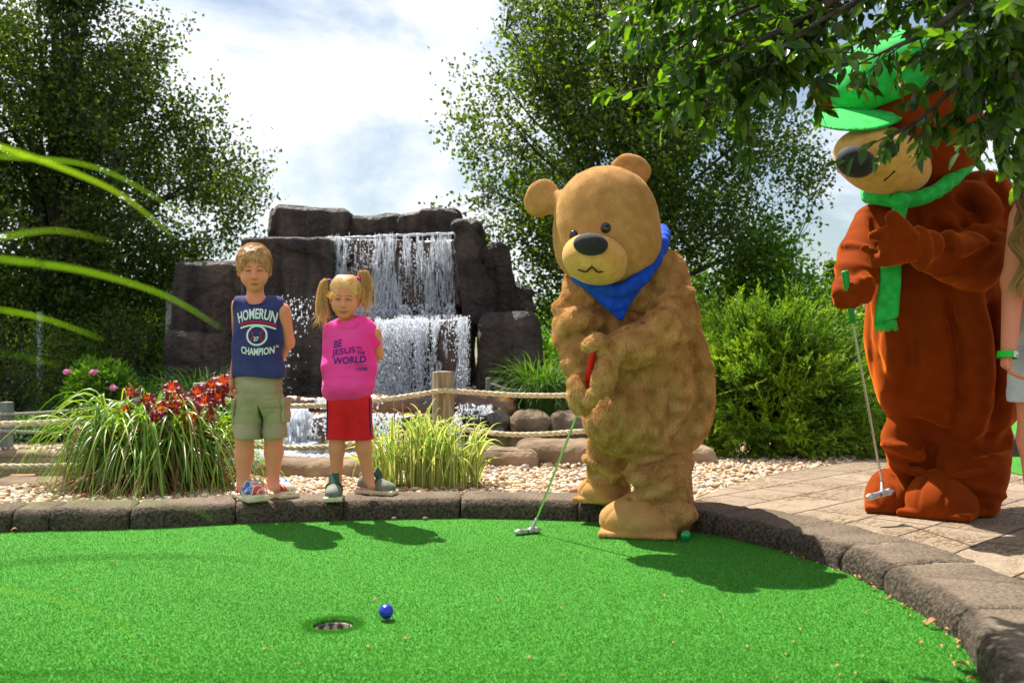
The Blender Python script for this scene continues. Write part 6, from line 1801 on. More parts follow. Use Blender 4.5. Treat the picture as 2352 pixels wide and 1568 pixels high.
def text_poly(txt, bold=0.0, cuts=2, shear=0.0):
    cu = bpy.data.curves.new('txt', 'FONT'); cu.body = txt; cu.size = 1; cu.offset = bold; cu.shear = shear; cu.resolution_u = 3
    ob = bpy.data.objects.new('txt', cu); COL.objects.link(ob)
    dg = bpy.context.evaluated_depsgraph_get(); me = bpy.data.meshes.new_from_object(ob.evaluated_get(dg))
    bm = bmesh.new(); bm.from_mesh(me); bmesh.ops.triangulate(bm, faces=bm.faces)
    bmesh.ops.subdivide_edges(bm, edges=[e for e in bm.edges if e.calc_length() > .12], cuts=cuts); bmesh.ops.triangulate(bm, faces=bm.faces)
    V = np.array([v.co[:2] for v in bm.verts]); T = np.array([[v.index for v in f.verts] for f in bm.faces]); bm.free()
    bpy.data.objects.remove(ob); bpy.data.curves.remove(cu); bpy.data.meshes.remove(me)
    V -= V.min(0); V /= V.max(0)
    return V, T

class Printer:
    """lays flat print geometry given in picture coordinates onto a garment's front"""
    def __init__(s, V, Q, Y):
        s.b = BVHTree.FromPolygons([tuple(v) for v in V], [tuple(q) for q in Q]); s.Y = Y; s.mbs = {}
    def lay(s, P, T, key, lift=.0018):
        out_ = []
        for x, y in P:
            q = at(x, y, s.Y); h_ = s.b.ray_cast(Vector((q[0], s.Y - 1.0, q[2])), Vector((0, 1, 0)))[0]
            out_.append((q[0], (h_.y if h_ is not None else s.Y) - lift, q[2]))
        s.mbs.setdefault(key, MB()).add(out_, None, T)
    def text(s, t, x0, x1, y0, y1, key, bold=.0, warp=None, shear=0.0, lift=.0018):
        V, T = text_poly(t, bold, shear=shear)
        X = x0 + V[:, 0] * (x1 - x0); Y = y1 + V[:, 1] * (y0 - y1)
        if warp is not None: X, Y = warp(X, Y, V[:, 0], V[:, 1])
        s.lay(np.stack([X, Y], -1), T, key, lift)
    def band(s, pts, wd, key, lift=.0018):
        C = catmull([np.array((*p, 0.0)) for p in pts], 6)[:, :2]; t = np.gradient(C, axis=0); t /= np.linalg.norm(t, axis=1)[:, None]; n = np.stack([-t[:, 1], t[:, 0]], -1)
        wd = np.broadcast_to(wd, (len(C),))[:, None]
        V = np.concatenate([C - n * wd / 2, C + n * wd / 2]); m = len(C); k = np.arange(m - 1)
        s.lay(V, np.concatenate([np.stack([k, k + 1, k + m], -1), np.stack([k + 1, k + m + 1, k + m], -1)]), key, lift)

def shoe_frame(px, py, z, yaw, Yf=None):
    p = gnd(px, py, z)
    c, s_ = math.cos(R(yaw)), math.sin(R(yaw))      # local -y is the toe
    return p, lambda x, y, zz: p + np.array((x * c - y * s_, x * s_ + y * c, zz)) * SHOE, yaw
SHOE = 1.22

m_clog, t_, b_ = new_mat('clog_tie_dye')
N_ = t_.nodes; Lk = t_.links.new; tcn = N_.new('ShaderNodeTexCoord'); nz_ = N_.new('ShaderNodeTexNoise'); nz_.inputs['Scale'].default_value = 17; nz_.inputs['Detail'].default_value = 2; nz_.inputs['Distortion'].default_value = 1
r_ = N_.new('ShaderNodeValToRGB'); els = r_.color_ramp.elements; els[0].position = .40; els[0].color = (*rgb(40, 100, 180), 1); els[1].position = .47; els[1].color = (*rgb(228, 212, 186), 1)
e = els.new(.53); e.color = (*rgb(228, 208, 180), 1); e = els.new(.58); e.color = (*rgb(214, 62, 52), 1)
Lk(tcn.outputs['Object'], nz_.inputs[0]); Lk(nz_.outputs[0], r_.inputs[0]); Lk(r_.outputs[0], b_.inputs['Base Color']); b_.inputs['Roughness'].default_value = .55
m_sole = pmat('cream_sole', rgb(206, 194, 160), rgb(226, 214, 184), scale=20, rough=.6)
m_sneak = pmat('sneaker_fabric', rgb(96, 104, 92), rgb(136, 140, 126), scale=25, rough=.85, bump=.5, bscale=300, bdist=.002)
m_teal = pmat('teal_strap', rgb(30, 62, 50), rgb(52, 86, 70), scale=30, rough=.7)
m_pinks = pmat('pink_foam', rgb(206, 150, 146), rough=.7)

def sz(t): return tuple(v * SHOE for v in t)
def clog(px, py, yaw, parent, L_=.185, seedv=0):
    p, W, ya = shoe_frame(px, py, .097, yaw)
    f = Field(p - (.19, .19, .01), p + (.19, .19, .12), .0032); rot = (0, 0, ya)
    f.ell(W(0, -.045, .028), sz((.043, .052, .036)), rot, .01); f.ell(W(0, .0, .040), sz((.036, .05, .038)), rot, .02); f.ell(W(0, .06, .022), sz((.032, .034, .028)), rot, .01)
    f.ell(W(0, .045, .06), sz((.025, .052, .04)), rot, .006, 'sub')
    for x, y, z in ((-.03, -.072, .030), (-.012, -.088, .028), (.010, -.089, .028), (.03, -.072, .030), (-.038, -.05, .03), (.038, -.05, .03)): f.box(W(x, y, z), sz((.0055, .010, .0055)), .002, rot, .002, 'sub')
    for x, y in ((-.012, -.04), (.01, -.045), (0, -.025), (-.02, -.02), (.02, -.022), (.0, -.058)): f.ell(W(x, y, .062), sz((.0035, .0035, .012)), rot, .001, 'sub')
    V, Q = f.mesh(); sh = mesh_obj('clog', V, Q, m_clog, parent)
    sf = Field(p - (.19, .19, .01), p + (.19, .19, .05), .0032)
    sf.box(W(0, -.045, .011), sz((.046, .054, .0115)), .011, rot, .015); sf.box(W(0, .05, .011), sz((.036, .05, .0115)), .011, rot, .02); V, Q = sf.mesh(); mesh_obj('sole', V, Q, m_sole, sh)
    tf = Field(p - (.19, .19, .01), p + (.19, .19, .06), .0032); tf.ell(W(0, -.050, .021), sz((.0445, .0525, .014)), rot, .004); tf.ell(W(0, .0, .03), sz((.06, .06, .04)), rot, .004, 'sub'); V, Q = tf.mesh()
    if len(V): mesh_obj('toe_rim', V, Q, m_sole, sh)
    st = MB(); st.tube(catmull([W(-.037, .0, .04), W(-.036, .05, .055), W(0, .092, .06), W(.036, .05, .055), W(.037, 0, .04)], 5), .0045, 6, flat=1.0); st.build('heel_strap', m_clog, sh)

def sneaker(px, py, yaw, parent):
    p, W, ya = shoe_frame(px, py, .097, yaw)
    f = Field(p - (.19, .19, .01), p + (.19, .19, .13), .0032); rot = (0, 0, ya)
    f.ell(W(0, -.045, .026), sz((.034, .045, .028)), rot, .01); f.ell(W(0, .0, .036), sz((.030, .05, .034)), rot, .02); f.ell(W(0, .045, .038), sz((.029, .035, .038)), rot, .02)
    f.cap(W(0, .035, .10), W(0, .035, .05), .026, .023, .006, 'sub')
    V, Q = f.mesh(); sh = mesh_obj('sneaker', V, Q, m_sneak, parent)
    sf = Field(p - (.19, .19, .01), p + (.19, .19, .05), .0032); sf.box(W(0, -.042, .009), sz((.036, .05, .0095)), .009, rot, .015); sf.box(W(0, .042, .012), sz((.031, .042, .0125)), .011, rot, .02); V, Q = sf.mesh(lambda P: .001 * np.sin(P[:, 0] * 300)); mesh_obj('sole', V, Q, m_sole, sh)
    tg = Field(p - (.19, .19, 0), p + (.19, .19, .15), .0032); tg.box(W(0, -.012, .080), sz((.021, .005, .026)), .005, (-38 * math.cos(R(ya)), -38 * math.sin(R(ya)) * -1 * -1, ya), .004); V, Q = tg.mesh(); mesh_obj('tongue', V, Q, m_teal, sh)
    st = MB(); 
    for y, z in ((-.032, .055), (-.018, .064)): st.tube(catmull([W(-.028, y + .004, z - .018), W(-.012, y, z), W(.012, y, z), W(.028, y + .004, z - .018)], 4), .0028, 5)
    st.tube(catmull([W(-.030, .02, .03), W(-.028, -.006, .052), W(-.012, -.02, .066), W(.012, -.02, .066), W(.028, -.006, .052), W(.030, .02, .03)], 4), .006, 6)
    st.build('straps', m_teal, sh)
    pf = MB(); pf.tube(catmull([W(-.031, .02, .024), W(-.026, .07, .026), W(0, .086, .027), W(.026, .07, .026), W(.031, .02, .024)], 5), .0045, 6); pf.build('heel_foam', m_pinks, sh)

def hand_down(f, wr, d, side, s=1.0, curl=.35, front=-1):
    """relaxed hand hanging from the wrist: d down direction, side = thumb side vector"""
    d = np.array(d, float); d /= np.linalg.norm(d); side = np.array(side, float); side -= d * side.dot(d); side /= np.linalg.norm(side)
    n = np.cross(d, side) * front
    pm = wr + d * .030 * s
    f.cap(wr, pm, .0155 * s, .019 * s, .008, sq=None); f.cap(pm + side * .010 * s, pm - side * .010 * s, .0145 * s, .0145 * s, .006)
    for i, (o_, L_) in enumerate(((.0165, .040), (.0055, .045), (-.0055, .042), (-.0165, .033))):
        a = pm + side * o_ * s + d * .010 * s; L_ *= s
        b = a + d * L_ * .45 + n * L_ * curl * .25; c = b + d * L_ * .32 + n * L_ * curl * .45; e_ = c + d * L_ * .2 + n * L_ * curl * .5
        f.chain([a, b, c, e_], [.0062 * s, .0060 * s, .0055 * s, .0048 * s], .0015)
    a = wr + d * .014 * s + side * .014 * s; f.chain([a, a + d * .018 * s + side * .013 * s, a + d * .036 * s + side * .014 * s + n * .006 * s], [.0085 * s, .0072 * s, .006 * s], .004)

m_navy = pmat('navy_jersey', rgb(40, 44, 96), rgb(56, 60, 116), scale=9, rough=.9, bump=.4, bscale=420, bdist=.0015, sheen=.15, sheen_tint=(.6, .6, .8))
m_trim = pmat('grey_trim', rgb(150, 156, 160), rough=.9)
m_white = pmat('white_print', rgb(214, 222, 220), rough=.7)
m_redp = pmat('red_print', rgb(176, 24, 50), rough=.7)
m_khaki = pmat('khaki_cotton', rgb(142, 134, 104), rgb(168, 158, 126), scale=6, rough=.92, bump=.5, bscale=380, bdist=.0015)
m_pink = pmat('hot_pink_jersey', rgb(255, 56, 160), rgb(255, 82, 174), scale=6, rough=.9, bump=.35, bscale=420, bdist=.0012, sheen=.2, sheen_tint=(1, .7, .9), transl=(.12, (1, .4, .7)))
m_purp = pmat('blue_ink', rgb(28, 18, 130), rough=.7)
m_red = pmat('red_mesh_fabric', rgb(206, 8, 24), rgb(222, 20, 34), scale=12, rough=.8, bump=.4, bscale=500, bdist=.001)
m_navs = pmat('navy_stripe', rgb(20, 24, 80), rough=.8)

def wrinkle(amp, seed, sc):
    def fn(P):
        a = vnoise(P * np.array(sc), 1.0, seed); b = vnoise(P * np.array(sc) * 2.1, 1.0, seed + 5)
        return amp * ((1 - np.abs(a) * 2.6).clip(-.3, 1) + .4 * (1 - np.abs(b) * 2.6).clip(-.3, 1)) - amp * .35
    return fn

def collar(sh, V, Q, pts, mat):
    bv = BVHTree.FromPolygons([tuple(v) for v in V], [tuple(q) for q in Q]); P = [np.array(bv.find_nearest(Vector(p))[0]) + (0, -.0015, 0) for p in pts]
    mb = MB(); mb.tube(catmull(P, 6), .0042, 6); mb.build('collar', mat, sh)

def boy():
    Yb = 4.36; B = lambda x, y, d=0.0: at(x, y, Yb + d)
    o = empty('person', (B(592, 1100)[0], Yb, .097)); tag(o, 'boy with short sandy hair in navy sleeveless shirt and khaki shorts, looking down', 'person')
    f = Field(B(495, 1160, -.22) - (0, 0, .02), B(700, 540, .26) + (0, 0, .02), .0034)
    C = B(584, 618, -.005); e = (14, -2, 14); s_ = .98
    W, M = head_prims(f, C, e, s_)
    f.cap(B(586, 655, .02), B(588, 705, .03), .038, .046, .02)
    f.chain([B(590, 730, .02), B(591, 800, .02), B(594, 870, .02)], [.085, .085, .085], .03, sq=(1, .7, 1))
    f.cap(B(548, 706, .02), B(632, 706, .02), .043, .043, .03)
    f.chain([B(534, 714, .02), B(520, 795, .02), B(528, 872, -.02)], [.037, .030, .0205], .02)
    hand_down(f, B(528, 872, -.02), (0.0, 0, -1), (-.25, -1, 0), .92, .5, -1)
    f.chain([B(650, 714, .02), B(661, 785, .07), B(640, 825, .13), B(598, 835, .15)], [.037, .031, .025, .02], .02)
    f.chain([B(562, 985, .0), B(561, 1045, .01), B(558, 1118, .0)], [.047, .042, .026], .02)
    f.chain([B(628, 985, .03), B(629, 1040, .04), B(627, 1112, .03)], [.047, .042, .026], .02)
    f.cap(B(558, 1112, .0), B(566, 1130, -.04), .026, .021, .02); f.cap(B(627, 1106, .03), B(634, 1122, -.01), .026, .021, .02)
    V, Q = f.mesh(); v = head_paint(V, C, M, s_); v[V[:, 2] < C[2] - .115] = .55
    bd = mesh_obj('body', V, Q, m_skin, o, v); face_parts(bd, V, Q, W, s_)
    # hair
    hf = Field(C - .15, C + .15, .004); hair_cap(hf, C, e, s_); V, Q = hf.mesh(lambda P: .002 * vnoise(P, 60, 2))
    top = C + M @ np.array((0.02, .03, .09))
    def flow(P):
        d = P - top; d[:, 2] -= .02; d += (M @ np.array((.01, -.05, -.02)))[None]; return d / (np.linalg.norm(d, axis=1)[:, None] + 1e-6)
    W1, Q1, T1, v1 = furf(V, Q, 12000, .029, .0022, flow, lie=.80, seed=2, rnd=.22)
    n = len(V); mesh_obj('hair', np.concatenate([V, W1]), np.concatenate([Q, Q1 + n]), m_hairb, o, np.concatenate([np.full(n, .25), v1]), True, T1 + n)
    # shirt
    sf = Field(B(505, 890, -.2), B(680, 655, .2), .0034)
    sf.chain([B(592, 738, .02), B(592, 800, .02), B(594, 900, .02)], [.108, .116, .133], .03, sq=(1, .76, 1))
    sf.cap(B(549, 705, .025), B(634, 705, .025), .052, .052, .03)
    sf.ell(B(588, 668, -.015), (.052, .06, .036), (20, 0, 0), .006, 'sub'); sf.cap(B(588, 630, .0), B(588, 690, -.0), .052, .050, .004, 'sub')
    for x in (524, 664): sf.cap(B(x - (6 if x < 600 else -6), 690, .02), B(x - (3 if x < 600 else -3), 775, .03), .040, .042, .008, 'sub')
    sf.below(B(592, 866)[2], .006)
    wr = wrinkle(.010, 3, (3.6, 3.6, 5.5))
    zt_ = B(592, 725)[2]; V, Q = sf.mesh(lambda P: wr(P) * np.clip((zt_ - P[:, 2]) / .05, 0, 1) - .002, smooth=1); sh = mesh_obj('shirt', V, Q, m_navy, o)
    collar(sh, V, Q, [B(x, y, -.06) for x, y in ((563, 676), (570, 686), (580, 692), (589, 694), (599, 692), (608, 686), (615, 676))], m_navy)
    pr = Printer(V, Q, Yb - .08)
    xc = 586.0
    arch = lambda X, Y, u, v: (X + (v - .5) * (X - xc) * .14, Y + (X - xc) ** 2 * .0052)
    pr.text('HOMERUN', 541, 629, 707, 732, 'w', .03, arch)
    y0 = 738
    ar = lambda y, k=.0048: [(x, y + (x - xc) ** 2 * k) for x in (548, 561, 575, 588, 601, 614, 628)]
    pr.band(ar(738), 5, 'r'); pr.band(ar(746), 4, 'w')
    an = np.linspace(0, 2 * np.pi, 20); pr.band([(588 + 22 * math.cos(a), 770 + 22 * math.sin(a)) for a in an], 4.2, 'w')
    pr.band([(574, 757), (579, 766), (579, 775), (574, 784)], 2.6, 'r'); pr.band([(602, 757), (597, 766), (597, 775), (602, 784)], 2.6, 'r')
    pr.text('27', 581, 593, 773, 783, 'w', .03)
    smile = lambda X, Y, u, v: (X, Y - (X - 588) ** 2 * .004)
    pr.text('CHAMPION', 552, 625, 799, 816, 'w', .03, smile); pr.text('S', 627, 633, 792, 797, 'w', .03)
    pr.mbs['w'].build('lettering', m_white, sh, smooth=False); pr.mbs['r'].build('red_bands', m_redp, sh, smooth=False)
    # shorts
    kf = Field(B(505, 1030, -.2), B(690, 840, .25), .0038)
    kf.chain([B(593, 885, .02), B(595, 915, .02)], [.116, .120], .02, sq=(1, .74, 1))
    kf.chain([B(574, 905, .01), B(567, 960, .005), B(566, 1040, .0)], [.064, .064, .068], .004, sq=(1, 1.05, 1))
    kf.chain([B(620, 905, .03), B(630, 960, .035), B(635, 1040, .03)], [.062, .060, .064], .004, sq=(1, 1.05, 1))
    kf.box(B(601, 1000, .0), (.0055, .25, .145), .004, None, .012, 'sub')
    kf.below(B(592, 1006)[2], .005)
    wr2 = wrinkle(.009, 8, (5, 5, 13))
    V, Q = kf.mesh(lambda P: wr2(P), smooth=1); sh2 = mesh_obj('shorts', V, Q, m_khaki, o)
    for x, y, d, yw in ((538, 945, 0, 8), (657, 940, .03, -8)):
        c = B(x, y, d); pf = Field(c - .09, c + .09, .0038); pf.box(c - (0, 0, .01), (.007, .045, .055), .006, (0, 0, yw)); pf.box(c + (0, 0, .045), (.010, .047, .014), .006, (0, 0, yw)); V, Q = pf.mesh(lambda P: .003 * vnoise(P, 40, 4)); mesh_obj('cargo_pocket', V, Q, m_khaki, sh2)
    b_ = MB(); an = np.linspace(0, 2 * np.pi, 17); c = B(528, 868, -.02); b_.tube([c + (math.cos(a) * .021, math.sin(a) * .021, .0) for a in an], .0016, 5, cap=False); b_.build('bracelet', m_redp, o)
    clog(572, 1146, 38, o); clog(640, 1138, 42, o)
boy()

def strands(mb, curve, r0, n, g, wid=.0016, taper=.6, fl=.01, L_jit=.5):
    C = catmull(curve, 6); m = len(C); t = np.linspace(0, 1, m)
    for k in range(n):
        a = g.uniform(0, 6.28); q = g.uniform(0, 1) ** .5 * r0
        off = np.array((math.cos(a), math.sin(a), 0)) * q
        env = (np.sin(np.clip(t * 1.3, 0, 1) * math.pi * .55) * .85 + .15)[:, None]
        fr = g.normal(0, fl, 3) * (t ** 1.5)[:, None]
        e = int(m * (1 - g.uniform(0, L_jit))); P = (C + off * env + fr + np.stack([np.sin(t * 9 + a) * .003, np.cos(t * 7 + a) * .003, 0 * t], -1) * t[:, None])[:max(e, 4)]
        mb.tube(P, np.linspace(wid, wid * .3, len(P)), 3, var=float(np.clip(g.normal(.55, .25), 0, 1)), cap=False)

def girl():
    Yb = 4.38; B = lambda x, y, d=0.0: at(x, y, Yb + d); g = np.random.default_rng(55)
    o = empty('person', (B(800, 1100)[0], Yb, .097)); tag(o, 'small girl with blonde pigtails in hot pink shirt and red shorts', 'person')
    f = Field(B(715, 1160, -.22) - (0, 0, .02), B(905, 610, .26) + (0, 0, .02), .0034)
    C = B(793, 684, -.01); e = (12, 2, 4); s_ = .93
    W, M = head_prims(f, C, e, s_)
    f.cap(B(795, 715, .02), B(798, 752, .03), .032, .04, .02)
    f.chain([B(800, 780, .02), B(802, 880, .02)], [.08, .08], .03, sq=(1, .75, 1))
    f.chain([B(862, 765, .02), B(868, 812, .06), B(845, 850, .12), B(810, 855, .13)], [.030, .026, .022, .018], .02)
    f.chain([B(752, 765, .02), B(750, 812, .06), B(770, 850, .12), B(800, 855, .13)], [.030, .026, .022, .018], .02)
    f.chain([B(775, 985, .0), B(774, 1030, .01), B(772, 1105, .02)], [.040, .036, .024], .02)
    f.chain([B(832, 985, .0), B(836, 1030, .01), B(846, 1100, .02)], [.040, .036, .024], .02)
    f.cap(B(772, 1103, .02), B(770, 1125, -.01), .023, .019, .02); f.cap(B(846, 1096, .02), B(853, 1116, .0), .023, .019, .02)
    V, Q = f.mesh(); v = head_paint(V, C, M, s_); v[V[:, 2] < C[2] - .108] = .55
    bd = mesh_obj('body', V, Q, m_skin, o, v); face_parts(bd, V, Q, W, s_, gape=.0025)
    hf = Field(C - .15, C + .15, .004); hair_cap(hf, C, e, s_, th=.005); V, Q = hf.mesh()
    TL, TR = B(763, 648, .02), B(823, 642, .02)
    def flow(P):
        q = ((P - C) @ M)[:, 0]; tgt = np.where((q < 0)[:, None], TL, TR); d = tgt - P; return d / (np.linalg.norm(d, axis=1)[:, None] + 1e-6)
    kp = lambda c: 1.0 - 1.0 * ((((c - C) @ M)[:, 1] < -.045 * s_) & (((c - C) @ M)[:, 2] < .066 * s_))
    W1, Q1, T1, v1 = furf(V, Q, 9000, .045, .0018, flow, lie=.97, seed=2, rnd=.06, clumpa=.1, keep=kp)
    n = len(V); hr = mesh_obj('hair', np.concatenate([V, W1]), np.concatenate([Q, Q1 + n]), m_hairg, o, np.concatenate([np.full(n, .45), v1]), True, T1 + n)
    mb = MB()
    strands(mb, [TL, TL + (-.02, 0, .010), B(744, 650, .02), B(738, 690, .02), B(742, 725, .01), B(733, 748, 0)], .016, 360, g, fl=.020)
    mb.build('pigtail', m_hairg, hr)
    mb = MB(); strands(mb, [TR, B(828, 626, .02), B(838, 628, .02), B(844, 655, .02), B(842, 690, .02), B(838, 722, .01)], .018, 360, g, fl=.018)
    mb.build('pigtail', m_hairg, hr)
    mb = MB()
    for k in range(14):
        a = C + M @ (np.array((g.uniform(-.06, .06), -.06, .055)) * s_); mb.tube(catmull([a, a + (g.normal(0, .015), -.022, -.02), a + (g.normal(0, .02), -.02, -.05 * g.uniform(.3, 1.2))], 4), .0005, 3, cap=False, var=.8)
    mb.build('loose_strands', m_hairg, hr)
    for T_, m_, sx in ((TL, pmat('purple_bobble', rgb(80, 20, 170), rough=.3), -1), (TR, pmat('magenta_bobble', rgb(220, 20, 120), rough=.3), 1)):
        c = T_ + np.array((-.004 * -sx, -.014, .006)); ff = Field(c - .03, c + .03, .002); ff.ell(c + (-.005, 0, .002), (.008, .007, .007)); ff.ell(c + (.006, -.002, -.003), (.008, .007, .007), k=.002); V, Q = ff.mesh(); mesh_obj('hair_bobble', V, Q, m_, hr)
    # shirt
    sf = Field(B(715, 950, -.24), B(890, 710, .24), .0036)
    sf.chain([B(803, 775, .02), B(803, 835, .015), B(804, 872, .01)], [.112, .124, .136], .05, sq=(1, .70, 1))
    sf.ell(B(798, 884, -.01), (.128, .098, .088), (0, -9, 0), .02)
    sf.cap(B(766, 758, .03), B(838, 755, .03), .05, .05, .03)
    sf.chain([B(760, 768, .02), B(752, 800, .04), B(757, 840, .05)], [.046, .046, .04], .03)
    sf.chain([B(846, 766, .02), B(862, 792, .03)], [.045, .036], .03); sf.cap(B(866, 803, .03), B(872, 830, .06), .03, .03, .006, 'sub')
    sf.ell(B(752, 842, .0), (.035, .05, .03), (0, 20, 0), .03)
    sf.ell(B(798, 724, -.0), (.056, .06, .034), (15, 0, 0), .006, 'sub')
    wr = wrinkle(.010, 13, (4, 4, 3.4)); wr2 = wrinkle(.009, 17, (3, 3, 8))
    V, Q = sf.mesh(lambda P: wr(P) + wr2(P) * np.clip((.80 - P[:, 2]) / .12, 0, 1), smooth=1); sh = mesh_obj('shirt', V, Q, m_pink, o)
    collar(sh, V, Q, [B(x, y, -.07) for x, y in ((770, 736), (778, 745), (788, 750), (799, 751), (810, 749), (820, 743), (827, 734))], m_pink)
    pr = Printer(V, Q, Yb - .1)
    Z = lambda zx, zy: ((1270 + zx / 9.046) * .5742, (1330 + zy / 9.046) * .5742)
    def tx(t, a, b, rot=0, bold=.02, key='p'):
        x0, y0 = Z(*a); x1, y1 = Z(*b); pr.text(t, x0, x1, y0, y1, key, bold, lambda X, Y, u, v: (X, Y - (X - x0) * rot))
    tx('BE', (525, 290), (835, 560), .22, .012)
    tx('JESUS', (455, 620), (1335, 900), .14, .012); tx('TO', (1375, 500), (1565, 625), .0); tx('THE', (1395, 665), (1665, 785), .0)
    tx('WORLD', (525, 905), (1715, 1160), .07, .02)
    tx('MATTHEW 28', (1365, 1155), (1705, 1205), .0, .0); tx('HSEM', (1365, 1255), (1740, 1350), .03, .01); tx('________', (1365, 1375), (1755, 1388), .06, .0)
    pr.mbs['p'].build('lettering', m_purp, sh, smooth=False)
    kf = Field(B(725, 1030, -.2), B(880, 880, .2), .0038)
    kf.chain([B(803, 905, .01), B(803, 925, .01)], [.098, .105], .02, sq=(1, .8, 1))
    kf.chain([B(781, 925, .01), B(776, 1040, .0)], [.062, .062], .015); kf.chain([B(825, 925, .01), B(832, 1040, .0)], [.062, .060], .015)
    kf.below(B(800, 1009)[2], .005); wr3 = wrinkle(.003, 21, (8, 8, 3))
    V, Q = kf.mesh(lambda P: wr3(P), smooth=1); k_ = mesh_obj('shorts', V, Q, m_red, o)
    bv = BVHTree.FromPolygons([tuple(v) for v in V], [tuple(q) for q in Q])
    for x_, sgn in ((751.5, -1), (855.5, 1)):
        for mt, dx, nm in ((m_navs, 0, 'navy_stripe'), (m_white, sgn * 3.2, 'white_stripe')):
            mb = MB(); pts = []
            for y in range(912, 1004, 8):
                p = at(x_ + dx + sgn * 0, y, Yb - .03); hit = bv.find_nearest(Vector(p))[0]; pts.append(np.array(hit))
            mb.tube(pts, .005 if nm == 'navy_stripe' else .0035, 6, flat=1.0); mb.build(nm, mt, k_)
    sneaker(767, 1145, 8, o); sneaker(862, 1134, 72, o)
girl()

# ------------------------------------------------------------------ woman at the right picture edge
def woman():
    Yb = 3.5; B = lambda x, y, d=0.0: at(x, y, Yb + d); g = np.random.default_rng(66)
    o = empty('person', (B(2440, 1000)[0], Yb, .09)); tag(o, 'woman with long wavy hair and green wristband, cut off by the right picture edge', 'person')
    f = Field((1.82, 3.2, .09), (2.5, 3.85, 1.78), .0055)
    C = B(2425, 300); e = (4, 0, -14)
    W, M = head_prims(f, C, e, 1.02)
    f.cap(B(2430, 350, .02), B(2432, 430, .03), .05, .055, .03)
    f.chain([B(2435, 500, .02), B(2435, 650, .02), B(2435, 800, .02)], [.13, .115, .14], .04, sq=(1, .75, 1))
    f.cap(B(2365, 470, .02), B(2505, 470, .02), .05, .05, .04)
    f.chain([B(2350, 500, .02), B(2328, 645, .04), B(2317, 800, -.05)], [.050, .041, .0275], .03)
    hand_down(f, B(2312, 815, -.06), (-.1, -.15, -1), (-.5, -.9, 0), 1.12, 1.1, -1)
    f.chain([B(2520, 500, .02), B(2540, 645, .04), B(2530, 800, 0)], [.050, .041, .0275], .03); hand_down(f, B(2530, 810, 0), (0, 0, -1), (-.5, -.9, 0), 1.1, .5, 1)
    f.chain([B(2388, 860, .02), B(2380, 1010, .02), B(2385, 1160, .03), B(2385, 1205, .03)], [.085, .062, .04, .036], .03)
    f.chain([B(2482, 860, .02), B(2488, 1010, .02), B(2485, 1160, .03), B(2485, 1205, .03)], [.085, .062, .04, .036], .03)
    for x in (2385, 2485):
        a = B(x, 1205, .02); a[2] = .12; f.cap(a, a + (-.02, -.13, -.01), .034, .024, .02)
    f.below(.096)
    V, Q = f.mesh(); v = head_paint(V, C, M, 1.02); v[V[:, 2] < C[2] - .12] = .55
    bd = mesh_obj('body', V, Q, m_skin, o, v); face_parts(bd, V, Q, W, 1.02)
    m_tee = pmat('white_tee', rgb(196, 200, 206), rgb(222, 224, 228), scale=7, rough=.9)
    m_shor = pmat('light_grey_shorts', rgb(178, 182, 192), rgb(206, 208, 216), scale=7, rough=.9)
    sf = Field((1.88, 3.2, .55), (2.5, 3.85, 1.45), .006)
    sf.chain([B(2440, 520, .02), B(2440, 650, .02), B(2432, 830, .02)], [.145, .135, .165], .04, sq=(1, .78, 1)); sf.cap(B(2385, 478, .02), B(2490, 478, .02), .058, .058, .04); sf.below(B(2400, 834)[2], .006)
    sf.cap(B(2320, 500, .0), B(2320, 700, .0), .055, .06, .01, 'sub')
    wr = wrinkle(.006, 31, (4, 4, 6)); V, Q = sf.mesh(lambda P: wr(P)); mesh_obj('shirt', V, Q, m_tee, o)
    kf = Field((1.88, 3.2, .4), (2.5, 3.85, .9), .006); kf.chain([B(2434, 780, .02), B(2434, 840, .02)], [.15, .155], .03, sq=(1, .8, 1)); kf.chain([B(2388, 840, .02), B(2384, 960, .0)], [.107, .115], .03); kf.chain([B(2485, 840, .02), B(2492, 960, .0)], [.107, .115], .03)
    kf.below(B(2400, 926)[2], .006); V, Q = kf.mesh(lambda P: wr(P)); mesh_obj('shorts', V, Q, m_shor, o)
    mb = MB()
    hf = Field(C - .17, C + .17, .006); hair_cap(hf, C, e, 1.03, th=.012); V, Q = hf.mesh(); mesh_obj('scalp_hair', V, Q, m_hairw, o, np.full(len(V), .05))
    for (x0, pts, n, r0) in ((2395, [(2372, 300), (2358, 380), (2366, 470), (2352, 540), (2360, 610), (2348, 690)], 420, .042), (2425, [(2400, 270), (2375, 340), (2382, 440), (2368, 560), (2380, 700)], 300, .05), (2460, [(2470, 290), (2490, 400), (2480, 560), (2490, 700)], 300, .05)):
        C_ = [B(x0, 268, .0)] + [B(x, y, -.10 if i > 1 else -.03) for i, (x, y) in enumerate(pts)]
        cc = catmull(C_, 8); m = len(cc); t = np.linspace(0, 1, m)
        for k in range(n):
            a = g.uniform(0, 6.28); q = g.uniform(0, 1) ** .5 * r0; off = np.array((math.cos(a), math.sin(a), 0)) * q
            ph = g.uniform(0, .8); wav = np.stack([np.sin(t * 26 + ph + off[0] * 40), np.cos(t * 26 + ph), 0 * t], -1) * (.004 + .011 * t)[:, None]
            P = cc + off * np.clip(t * 4, .2, 1)[:, None] + wav; ee = int(m * g.uniform(.75, 1)); P = P[:ee]
            mb.tube(P, .0012, 3, cap=False, var=np.repeat(np.clip(t[:ee] * 1.1 + g.normal(0, .12), 0, 1), 3))
    mb.build('hair', m_hairw, o)
    # wristband with white label
    c = B(2314, 815, -.06); ax = np.array((-.08, -.12, -1.0)); ax /= np.linalg.norm(ax)
    u = np.cross(ax, (0, 1, 0)); u /= np.linalg.norm(u); v_ = np.cross(ax, u)
